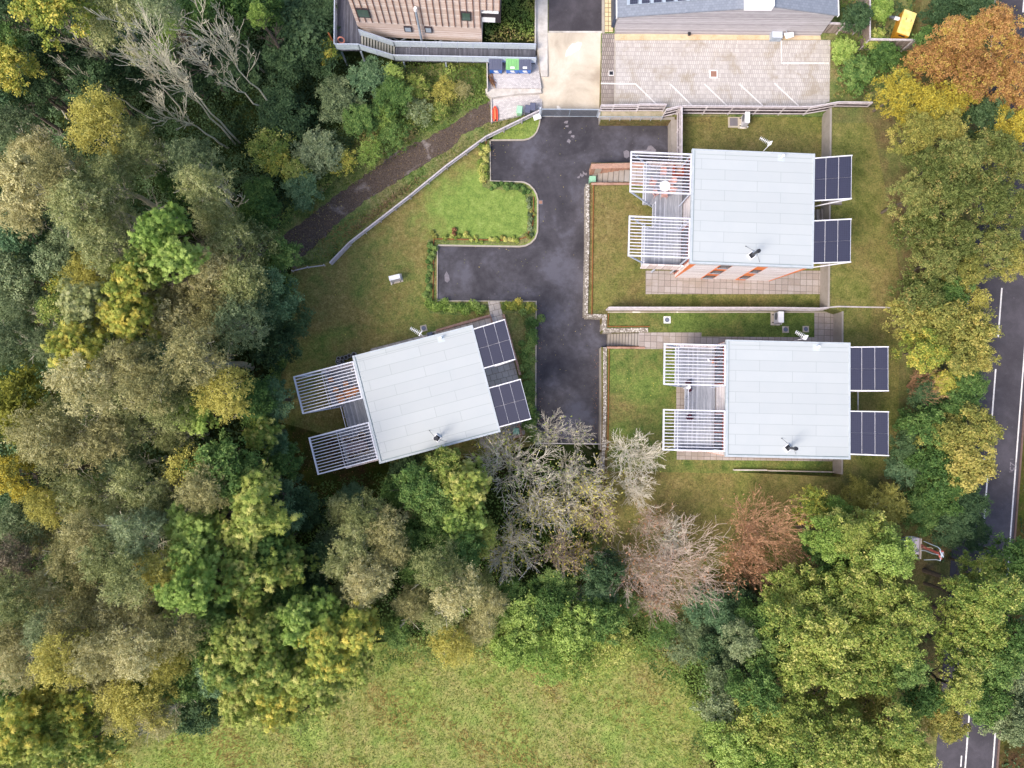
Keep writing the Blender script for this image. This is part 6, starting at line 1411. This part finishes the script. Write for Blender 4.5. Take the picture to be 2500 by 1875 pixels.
forest(WOOD, 0, 'trees of the west wood', [(150, 'by the stilted timber building'), (290, 'by the bin yard'), (430, 'by the dead trunks'), (560, 'by the bright lawn'), (680, 'by the end of the gravel track'),
        (800, 'by the west lawn heat pump'), (960, 'by the north pergola'), (1060, 'by the middle of the askew house'), (1170, 'by the south pergola'), (1290, 'just south of the pergolas'),
        (1400, 'by the power pole'), (1520, 'above the meadow corner'), (1640, 'by the meadow top'), (1760, 'by the meadow middle'), (9999, 'at the bottom edge')], 'in west wood')
forest(MID, 0, 'trees south of the drive', [(1150, 'tight under the askew house'), (1240, 'one row below the askew house'), (1330, 'left of the bare trees'), (1420, 'below the bare trees'), (1510, 'nearing the meadow'), (9999, 'on the meadow edge')], 'south of the houses')
def ze(x, y): return ZE if x > 2150+0.0*y else (ZP if y < 1500 else 0.6)
forest(EAST, ze, 'trees of the south east', [(1290, 'below the south lawn'), (1400, 'by the power pole'), (1490, 'just below the pole level'), (1600, 'by the meadow top'), (1720, 'by the meadow middle'), (9999, 'at the bottom edge')], 'by the south-east road')
NE_ = '\n'.join('|'.join(' '.join(w if i != 3 else '%.1f' % (float(w)*(0.62 if float(w) > 3 else 1)) for i, w in enumerate(q.split())) for q in l.split('|')) for l in NE_.split('\n'))
forest(NE_, lambda x, y: ZE if x > 2180 or y > 300 else ZN, 'trees along the main road', [(150, 'by the boarded yard'), (260, 'east of the car park'), (360, 'by the car park fence'), (520, 'by the upper solar canopy'), (640, 'by its lower solar canopy'),
        (780, 'just below the north house'), (900, 'by the north edge of the south house'), (1010, 'by the gap between its canopies'), (1130, 'by the southernmost solar canopy'), (9999, 'by the south lawn')], 'along the main road')
# low conifer sprigs, yellow clump by the stilted deck
tree(708*K_, 112*K_, 26*K_, 0, 3.5, 'shrub', 'yelg', 'bright yellow clump at the corner of the side deck', 'bush', 'trees of the west wood', 'bush')

# ------------------------------------------------------------------ leafless trees
def bare(px, py, rpx, zg, h, seed, bark, label, leaf=None, nleaf=0, stems=6, r=0.016, lean=0.55, maxl=3, name='bare_tree', group='leafless trees', minr=0.003, flat=1.0):
    rr = rpx*(CAM_H-zg-h*0.8)/F_PX; c = P(px, py, zg+h*0.75)
    t = thing(name, label, 'tree', (c.x, c.y, zg), 0, group)
    mb, tips = bare_mesh(seed, 1.0, stems+4, r*0.62*min(1.0, 72*K_/rpx), maxl, lean*1.3, minr*min(1.0, 62*K_/rpx), (1, 3))
    v = np.array(mb.v); wid = np.percentile(np.hypot(v[:, 0], v[:, 1]), 97); top = v[:, 2].max()
    s = np.array([rr/wid, rr/wid, h/top]); mb.v = [tuple(q) for q in v*s]
    me = mesh_from(mb, 'branches', M[bark]); put('branches', me, t)
    if leaf:
        rng = np.random.default_rng(seed); nleaf = nleaf//2; k = rng.integers(0, len(tips), nleaf)
        c_ = tips[k]*s+rng.normal(0, 0.22, (nleaf, 3))
        lm = leaves_mesh('leaves', c_, rng.normal(0, 0.6, (nleaf, 3))+np.array([0, 0, 0.8]), rng.uniform(0.06, 0.13, nleaf), rng.uniform(0.04, 0.08, nleaf), rng.random((nleaf, 3)), L[leaf], rng)
        put('leaves', lm, t)
    return t
D = lambda a: a*K_
for a in ((1105, 1010, 92, 0, 9, 1, 'bark_grey', 'big grey bare tree by the south corner of the askew house roof', 'ygr', 900, 9),
          (1075, 960, 50, 0, 7, 2, 'bark_grey', 'bare tree with small yellow leaves touching the pale green box', 'yelg', 700, 6),
          (1190, 935, 48, 0, 8, 3, 'bark_grey', 'bare tree reaching over the tarmac\'s bottom left corner', 'ygr', 160, 6),
          (1255, 945, 36, 0, 8, 4, 'bark_grey', 'slender bare tree over the middle of the timber rail', 'ygr', 90, 3),
          (1240, 1020, 58, 0, 8, 5, 'bark_grey', 'bare tree just below the timber rail', 'ygr', 300, 7),
          (1160, 1100, 62, 0, 8, 6, 'bark_grey', 'bare tree with mustard leaves below the big grey one', 'gold', 1100, 8),
          (1235, 1110, 55, 0, 7, 7, 'bark_grey', 'bare tree in the middle of the thicket below the rail', 'gold', 700, 8),
          (1290, 1060, 56, 0, 8, 8, 'bark_grey', 'bare tree with yellow leaves below the gabion end', 'gold', 1000, 8),
          (1300, 1120, 56, 0, 8, 9, 'bark_pink', 'mustard leaved bare tree left of the pink brushwood', 'gold', 1300, 8),
          (1385, 990, 66, 1.3, 6, 10, 'bark_grey', 'silvery bare tree on the lawn below the south west pergola', 'ygr', 60, 9),
          (1385, 1060, 45, 1.3, 5, 11, 'bark_grey', 'small whitish bare tree below the silvery one', None, 0, 8),
          (1230, 1065, 40, 0, 7, 12, 'bark_pale', 'white lichened leaning bare tree in the thicket', None, 0, 5),
          (1105, 1190, 64, 0, 8, 13, 'bark_grey', 'round purplish bare tree at the bottom left of the thicket', 'gold', 1000, 9),
          (1210, 1200, 52, 0, 7, 14, 'bark_pink', 'small pinkish bare tree at the bottom of the thicket', 'gold', 500, 8),
          (1260, 1210, 40, 0, 6, 15, 'bark_pink', 'bare tree with orange-yellow leaves at the bottom of the thicket', 'yel', 600, 7),
          (1250, 1300, 38, 0, 5, 16, 'bark_grey', 'small bare sapling standing in the lime bushes', None, 0, 5),
          (1415, 1130, 48, 1.3, 5, 17, 'bark_pink', 'small pinkish bare tree above the big pink one', 'rustl', 200, 8),
          (1395, 1235, 80, 1.0, 7, 18, 'bark_pink', 'left part of the pink brushwood, a bare tree with rusty tips', 'rustl', 500, 10),
          (1480, 1240, 100, 1.0, 8, 19, 'bark_pink', 'biggest pinkish bare tree, between south lawn and lime bushes', 'rustl', 400, 13),
          (1460, 1170, 50, 1.0, 6, 20, 'bark_grey', 'grey bare tree at the top of the pink brushwood', 'ygr', 60, 8),
          (1430, 1310, 50, 0.8, 5, 21, 'bark_pink', 'bare tree at the foot of the pink brushwood', 'rustl', 200, 8),
          (1675, 1165, 104, 1.3, 9.5, 22, 'bark_rust', 'large rust coloured bare tree left of the lime trees', 'rustl', 1300, 13),
          (1625, 1225, 66, 1.0, 7, 23, 'bark_rust', 'smaller rust coloured bare tree below the large one', 'rustl', 1200, 9),
          (2010, 830, 40, 3, 5, 24, 'bark_rust', 'reddish bare bush wrapped round the small yellow tree', None, 0, 9),
          (1985, 700, 40, 3, 4, 25, 'bark_pink', 'bare twigs under the gold trees by the garden fence end', None, 0, 6),
          (770, 1270, 26, 0, 11.5, 26, 'bark_pale', 'white forked dead branch standing out of olive trees', None, 0, 2),
          (560, 545, 40, 0, 9, 27, 'bark_pale', 'pale bare tree leaning over the end of the gravel track', 'ygr', 300, 4),
          (510, 570, 35, 0, 12, 28, 'bark_pale', 'curled white dead limbs in the grey trees by the west lawn', None, 0, 3),
          (365, 1040, 40, 0, 13, 29, 'bark_pale', 'tall white trunk among gold leaved trees west of the pergolas', None, 0, 2),
          (310, 1560, 42, 0, 7, 30, 'bark_grey', 'pale bare tree under the golden tree by the meadow corner', None, 0, 7)):
    bare(D(a[0]), D(a[1]), D(a[2]), a[3], a[4], a[5], a[6], a[7], a[8], a[9], a[10])
# tall dead standing trunks of the upper left: foot and top surveyed from the photograph
def dead(fx, fy, tx, ty, seed, label, r=0.10, limbs=8):
    n = np.array(NADIR); d0 = math.hypot(fx-n[0], fy-n[1]); d1 = math.hypot(tx-n[0], ty-n[1]); h = CAM_H*(1-d0/d1)
    f = P(fx, fy, 0.0); tp = P(tx, ty, h); rng = np.random.default_rng(seed)
    t = thing('dead_tree', label, 'tree', (f.x, f.y, 0), 0, 'dead standing trees')
    mb = MB(); v = tp-f; pts = [Vector((0, 0, 0))]; ns = 9
    for k in range(1, ns+1):
        q = v*(k/ns)+Vector((rng.normal(0, 0.16), rng.normal(0, 0.16), 0)); pts.append(q)
    for k in range(ns): mb.tube(pts[k], pts[k+1], max(r*(1-k/ns), 0.03), max(r*(1-(k+1)/ns), 0.025), 8, 0, k == 0)
    me = mesh_from(mb, 'trunk', M['bark_pale']); put('trunk', me, t)
    mb = MB(); tips = []
    for k in range(limbs):
        i = int(rng.integers(4, ns)); a = rng.uniform(0, 6.28); e = rng.uniform(1.3, 3.2)
        grow(rng, mb, pts[i].lerp(pts[i+1], rng.random()), Vector((math.cos(a), math.sin(a), e)).normalized(), h*rng.uniform(0.07, 0.16), r*0.3, 1, 3, tips, 0.14, 0.07, 3, (1, 3), 0.36, 0.018)
    me = mesh_from(mb, 'branches', M['bark_pale']); put('branches', me, t)
for a in ((687, 283, 478, 50, 1, 'tall dead tree rising from the upper right of the dead group'), (645, 176, 540, 50, 2, 'forked dead tree nearest the stilted building'), (585, 349, 310, 40, 3, 'tallest dead tree with long pale trunk, middle of the group'),
          (575, 353, 362, 110, 4, 'dead tree with many lichened limbs beside the tallest'), (558, 362, 358, 240, 5, 'short dead tree at the lower edge of the group'), (668, 288, 480, 145, 6, 'thin dead trunk with few limbs beside the upper right one'),
          (372, 226, 180, 90, 7, 'thin bare trunk left of the tallest dead tree'), (497, 100, 425, 0, 8, 'bare trunk cut by the top edge of the picture'), (350, 277, 190, 180, 9, 'pale branching dead crown above the golden olive tree', 12),
          (190, 300, 75, 225, 10, 'dead crown left of the golden olive tree'), (190, 345, 85, 320, 11, 'dead tree with fanning limbs below the dead crown'), (490, 165, 400, 55, 12, 'ivy clad dead tree in the middle of the group'),
          (470, 300, 300, 95, 13, 'dead trunk leaning between the tallest and the thin one')):
    dead(a[0], a[1], a[2], a[3], 70+a[4], a[5], limbs=(a[6]+6 if len(a) > 6 else 13))

# ------------------------------------------------------------------ undergrowth, hedges, grass
SCRUB = leafmat('mixed_scrub_leaves', '4e6a34', '7a9248', 'a6b05e', accent='9c8a5e', acc=0.2)
def Dp(pts, z=0): return PP([(D(a), D(b)) for a, b in pts], z)
cover('undergrowth', Dp([(-60, -60), (715, -60), (715, 20), (722, 130), (860, 145), (900, 175), (760, 320), (640, 440), (590, 520), (420, 500), (-60, 500)]), 0, 75, 0.12, L['dark'], 1.5, 1, 'dark bramble undergrowth beneath the dead trees', 'undergrowth', bump=1.2)
cover('undergrowth', Dp([(860, 135), (1050, 150), (1052, 215), (960, 260), (880, 310), (780, 350), (640, 470), (600, 500), (640, 420), (770, 310)]), 0, 60, 0.11, SCRUB, 1.0, 2, 'green weeds and brambles above the gravel track', 'undergrowth', bump=1.4)
cover('undergrowth', Dp([(-60, 500), (590, 520), (630, 600), (600, 760), (600, 900), (680, 1040), (660, 1180), (800, 1380), (620, 1490), (420, 1520), (380, 1560), (-60, 1600)]), 0, 15, 0.2, L['dark'], 3.4, 3, 'dark undergrowth on the floor of the west wood', 'undergrowth')
cover('undergrowth', Dp([(600, 1060), (900, 1000), (1160, 1000), (1290, 1020), (1420, 1300), (1500, 1290), (1560, 1480), (1400, 1400), (1000, 1420), (860, 1400), (640, 1180)]), 0, 20, 0.14, L['green'], 1.2, 4, 'dark undergrowth below the bare trees', 'undergrowth')
cover('undergrowth', Dp([(1560, 1280), (1960, 1130), (2100, 1180), (2200, 1200), (2260, 1700), (1560, 1700), (1500, 1450)]), ZP, 16, 0.16, L['green'], 1.8, 5, 'dark undergrowth beneath the south east trees', 'undergrowth')
cover('undergrowth', Dp([(1950, 600), (2060, 600), (2070, 1200), (1950, 1180), (1960, 1000), (1930, 900), (1950, 800)]), ZE, 10, 0.16, L['dark'], 0.9, 6, 'dark undergrowth beneath the roadside trees', 'undergrowth')
cover('undergrowth', PP([(2032, 90), (2100, 62), (2118, 110), (2280, 110), (2190, 180), (2110, 240), (2034, 242), (2030, 160)], ZN), ZN, 60, 0.10, SCRUB, 0.8, 7, 'weedy scrub between the car park and the orange oaks', 'undergrowth', bump=2)
cover('undergrowth', PP([(2128, -40), (2128, 88), (2300, 92), (2420, 40), (2420, -40)], ZN), ZN, 30, 0.13, L['dark'], 1.2, 8, 'scrub round the yellow container inside the yard', 'undergrowth', holes=[PP([(2172, 100), (2185, 60), (2205, 18), (2248, 30), (2235, 100)], ZN)])
cover('undergrowth', PP([(2045, -40), (2118, -40), (2100, 50), (2045, 50)], ZN), ZN, 60, 0.10, SCRUB, 1.0, 9, 'green scrub between the car park building and the fence', 'undergrowth')
cover('undergrowth', PP([(1185, -40), (1306, -40), (1306, 104), (1185, 104)], 0.8), 0.6, 75, 0.11, SCRUB, 1.0, 10, 'bushy greenery between the stilted building and the pavement', 'undergrowth', bump=1.0)
cover('undergrowth', PP([(rx(2640, -100), -100), (rx(2584, -100), -100), (rx(2584, 2000), 2000), (rx(2760, 2000), 2000), (rx(2760, -100), -100)], ZE), ZE, 18, 0.14, L['dark'], 1.2, 11, 'dark hedge bank beyond the main road', 'undergrowth')
cover('undergrowth', Dp([(1400, 1330), (1530, 1290), (1620, 1400), (1580, 1500), (1560, 1680), (1480, 1680), (1500, 1560), (1460, 1450), (1380, 1400), (1060, 1420), (860, 1430), (760, 1500), (700, 1490), (860, 1370), (1060, 1330)]), 0.02, 50, 0.10, SCRUB, 0.8, 21, 'weedy green scrub along the top and right edge of the meadow', 'undergrowth', bump=1.1)
cover('undergrowth', PP([(1478, 1290), (1440, 1400), (1660, 1500), (2060, 1900), (2060, 2000), (1600, 1640), (1380, 1450), (1420, 1300)], 0.7), 0.5, 60, 0.12, SCRUB, 1.1, 22, 'grey green scrub on the bank below the bare trees', 'undergrowth', bump=1.1)
# hedging plants along the beds: single clumps
def hedge(label, pts, z, n, w, h, leaf, seed, name='hedge', gap=0.0, cat='hedge'):
    rng = np.random.default_rng(seed); L_ = [Vector(p) for p in PP(pts, z)]; T = sum((b-a).length for a, b in zip(L_[:-1], L_[1:])); C_ = []; 
    for k in range(n):
        s = T*(k+rng.uniform(0.2, 0.8))/n
        for a, b in zip(L_[:-1], L_[1:]):
            d = (b-a).length
            if s <= d: q = a.lerp(b, s/d); break
            s -= d
        C_.append((q.x+rng.normal(0, w*0.25), q.y+rng.normal(0, w*0.25), rng.uniform(0.5, 1.0)))
    C_ = np.array(C_); m = int(n*150); k = rng.integers(0, n, m); d = rng.normal(size=(m, 3)); d[:, 2] = abs(d[:, 2]); d /= np.linalg.norm(d, axis=1)[:, None]
    c = np.stack([C_[k, 0], C_[k, 1], np.full(m, z+0.05)], 1)+d*np.stack([C_[k, 2]*w*0.5]*2+[C_[k, 2]*h], 1)*rng.uniform(0.5, 1.05, (m, 1))
    tone = np.stack([rng.random(n)[k], rng.random(m), rng.random(m)], 1)
    me = leaves_mesh(name, c, d+rng.normal(0, .5, (m, 3))+np.array([0, 0, .4]), np.full(m, 0.085), np.full(m, 0.05), tone, L[leaf], rng)
    o = bpy.data.objects.new(name, me); COL.objects.link(o); return tag(o, label, cat)
hedge('green and gold leafy hedge south of the lower parking arm, west of the slab path', [(1040, 742), (1075, 752), (1120, 755), (1180, 748)], 0.1, 22, 1.1, 0.9, 'lime', 1)
hedge('low hedge with orange tints east of the slab path', [(1232, 748), (1262, 752), (1300, 755)], 0.1, 16, 1.1, 0.8, 'yelg', 2)
hedge('green hedge running down between the askew house and the drive', [(1296, 765), (1292, 850), (1285, 930)], 0.1, 30, 1.2, 0.9, 'green', 3)
hedge('denser dark hedge beside the lower solar canopy and the drive', [(1283, 930), (1290, 1000), (1300, 1075)], 0.1, 34, 1.3, 1.1, 'green', 4)
hedge('sparse hedge along the west side of the upper parking arm', [(1180, 350), (1182, 440)], 0.1, 18, 0.9, 0.7, 'ygr', 5)
hedge('straggly planting under the upper parking arm', [(1190, 452), (1270, 455), (1292, 475)], 0.1, 16, 0.6, 0.4, 'green', 6)
hedge('straggly planting at the east tip of the bright lawn', [(1292, 480), (1297, 530), (1292, 572)], 0.1, 12, 0.55, 0.4, 'greyg', 7)
hedge('straggly planting with yellow spots below the bright lawn', [(1270, 583), (1160, 582), (1080, 578)], 0.1, 20, 0.6, 0.4, 'ygr', 8)
hedge('thin hedge west of the lower parking arm', [(1052, 590), (1050, 660), (1042, 735)], 0.1, 22, 0.7, 0.6, 'green', 9)
hedge('low green weeds where the west lawn meets the wood, by orange leaves', [(712, 680), (700, 740), (705, 800)], 0, 18, 1.3, 0.8, 'green', 10, cat='bush')
hedge('orange leaved shrub at the wood edge of the west lawn', [(686, 745), (700, 765)], 0.3, 6, 0.8, 1.2, 'rustl', 11, 'shrub', cat='shrub')
hedge('green weeds along the dark edge of the west lawn beside the pergolas', [(690, 860), (680, 920), (672, 980)], 0, 18, 1.2, 0.7, 'green', 12, cat='bush')
YF = [(1295, 518, 'yellow flowering plant inside the east tip of the bright lawn'), (1138, 572, 'largest yellow flowering plant below the bright lawn'), (1230, 583, 'small round yellow plant below the bright lawn'), (1288, 578, 'yellow plant at the rounded corner of the lower bed'), (1062, 577, 'yellow plant at the west end of the lower bed'),
      (1108, 567, 'orange flowering plant beside the largest yellow plant')]
for i, (x, y, lb) in enumerate(YF): hedge(lb, [(x-2, y-3), (x+2, y+3)], 0.15, 2, 0.5, 0.35, 'rustl' if i == 5 else 'goldg', 30+i, 'flowering_plant', cat='plant')
# grasses
GM = leafmat('meadow_blades', '6c7a34', '8f9c48', 'b4b066', accent='a89058', acc=0.3)
GR = leafmat('rough_blades', '4e6424', '72863a', '98a050', accent='a08a5a', acc=0.3)
GB = leafmat('dry_stalks', '7a6446', '9c8462', 'b8a080')
blades('grass', PP([(300, 2000), (180, 1840), (420, 1750), (760, 1640), (920, 1570), (1200, 1530), (1500, 1530), (1640, 1600), (1720, 1750), (1760, 2000)], 0.03), 0.03, 42, 0.34, GM, 1, 'rough meadow grass filling the foot of the picture')
blades('grass', PP([(1196, 210), (1188, 150), (1100, 150), (960, 170), (880, 260), (760, 380), (690, 480), (735, 545), (790, 500), (898, 424), (1033, 343), (1194, 249)], 0.02), 0.02, 34, 0.4, GR, 2, 'rough grass between the brambles and the gravel track')
blades('grass', PP([(1198, 297), (1106, 360), (990, 430), (800, 570), (712, 652), (800, 640), (950, 520), (1120, 392), (1190, 340), (1318, 284), (1321, 262), (1268, 280)], 0.025), 0.025, 40, 0.32, GR, 3, 'rough grass verge between the gravel track and the rail fence')
blades('dry_grass', PP([(840, 580), (880, 545), (1010, 440), (1040, 425), (985, 478), (870, 570)], 0.03), 0.03, 60, 0.5, GB, 4, 'brown dry stalks along the outside of the rail fence')
cover('fallen_leaves', PP([(640, 1050), (668, 900), (705, 700), (712, 652), (800, 640), (1020, 600), (1060, 740), (1040, 800), (780, 900), (700, 1000)], 0.11), 0.11, 1.1, 0.05, L['yelg'], 0.01, 12, 'scattered yellow leaves on the west lawn', 'fallen leaves', up=2.0)
cover('fallen_leaves', PP([(1452, 850), (1465, 850), (1466, 1080), (1440, 1080)], 0.03), 0.035, 10, 0.045, L['rustl'], 0.01, 17, 'reddish leaves drifted against the long gabion wall on the tarmac', 'fallen leaves', up=2.0)
cover('fallen_leaves', PP([(1200, 345), (1212, 345), (1205, 438), (1200, 438)], 0.03), 0.035, 9, 0.045, L['rustl'], 0.01, 18, 'leaf litter in the closed end of the upper parking arm', 'fallen leaves', up=2.0)
cover('fallen_leaves', PP([(1310, 740), (1322, 740), (1325, 1078), (1310, 1078)], 0.03), 0.035, 8, 0.045, L['rustl'], 0.01, 19, 'leaf litter along the kerb of the hedge strip', 'fallen leaves', up=2.0)
cover('fallen_leaves', PP(drive, 0.03), 0.035, 0.5, 0.05, L['goldg'], 0.01, 20, 'scattered leaves over the tarmac drive', 'fallen leaves', up=2.0)
cover('fallen_leaves', PP([(590, 1000), (700, 1040), (1000, 1150), (1170, 1120), (1150, 1160), (980, 1230), (700, 1260), (640, 1160)], 0.11), 0.12, 6, 0.06, L['rustl'], 0.02, 13, 'brown fallen leaves in the shade below the askew house', 'fallen leaves', up=2.0)
cover('fallen_leaves', PP([(670, 520), (800, 500), (850, 480), (800, 560), (740, 620), (560, 640), (560, 600)], 0.04), 0.04, 6, 0.05, L['goldg'], 0.02, 14, 'golden fallen leaves at the end of the gravel track', 'fallen leaves', up=2.0)
cover('fallen_leaves', PP([(1445, 455), (1660, 400), (2000, 290), (2000, 740), (1445, 750)], ZP), ZP+0.03, 0.35, 0.05, L['yelg'], 0.01, 15, 'a few leaves on the northern garden lawn', 'fallen leaves', up=2.0)
cover('fallen_leaves', PP([(2040, 300), (2180, 560), (2195, 900), (2190, 1150), (2100, 1330), (1800, 1440), (1500, 1300), (1490, 860), (1650, 860), (1650, 1130), (2065, 1150), (2065, 760), (2034, 740)], ZE), ZP+0.04, 0.9, 0.05, L['yelg'], 0.01, 16, 'a few leaves on the southern lawns', 'fallen leaves', up=2.0)
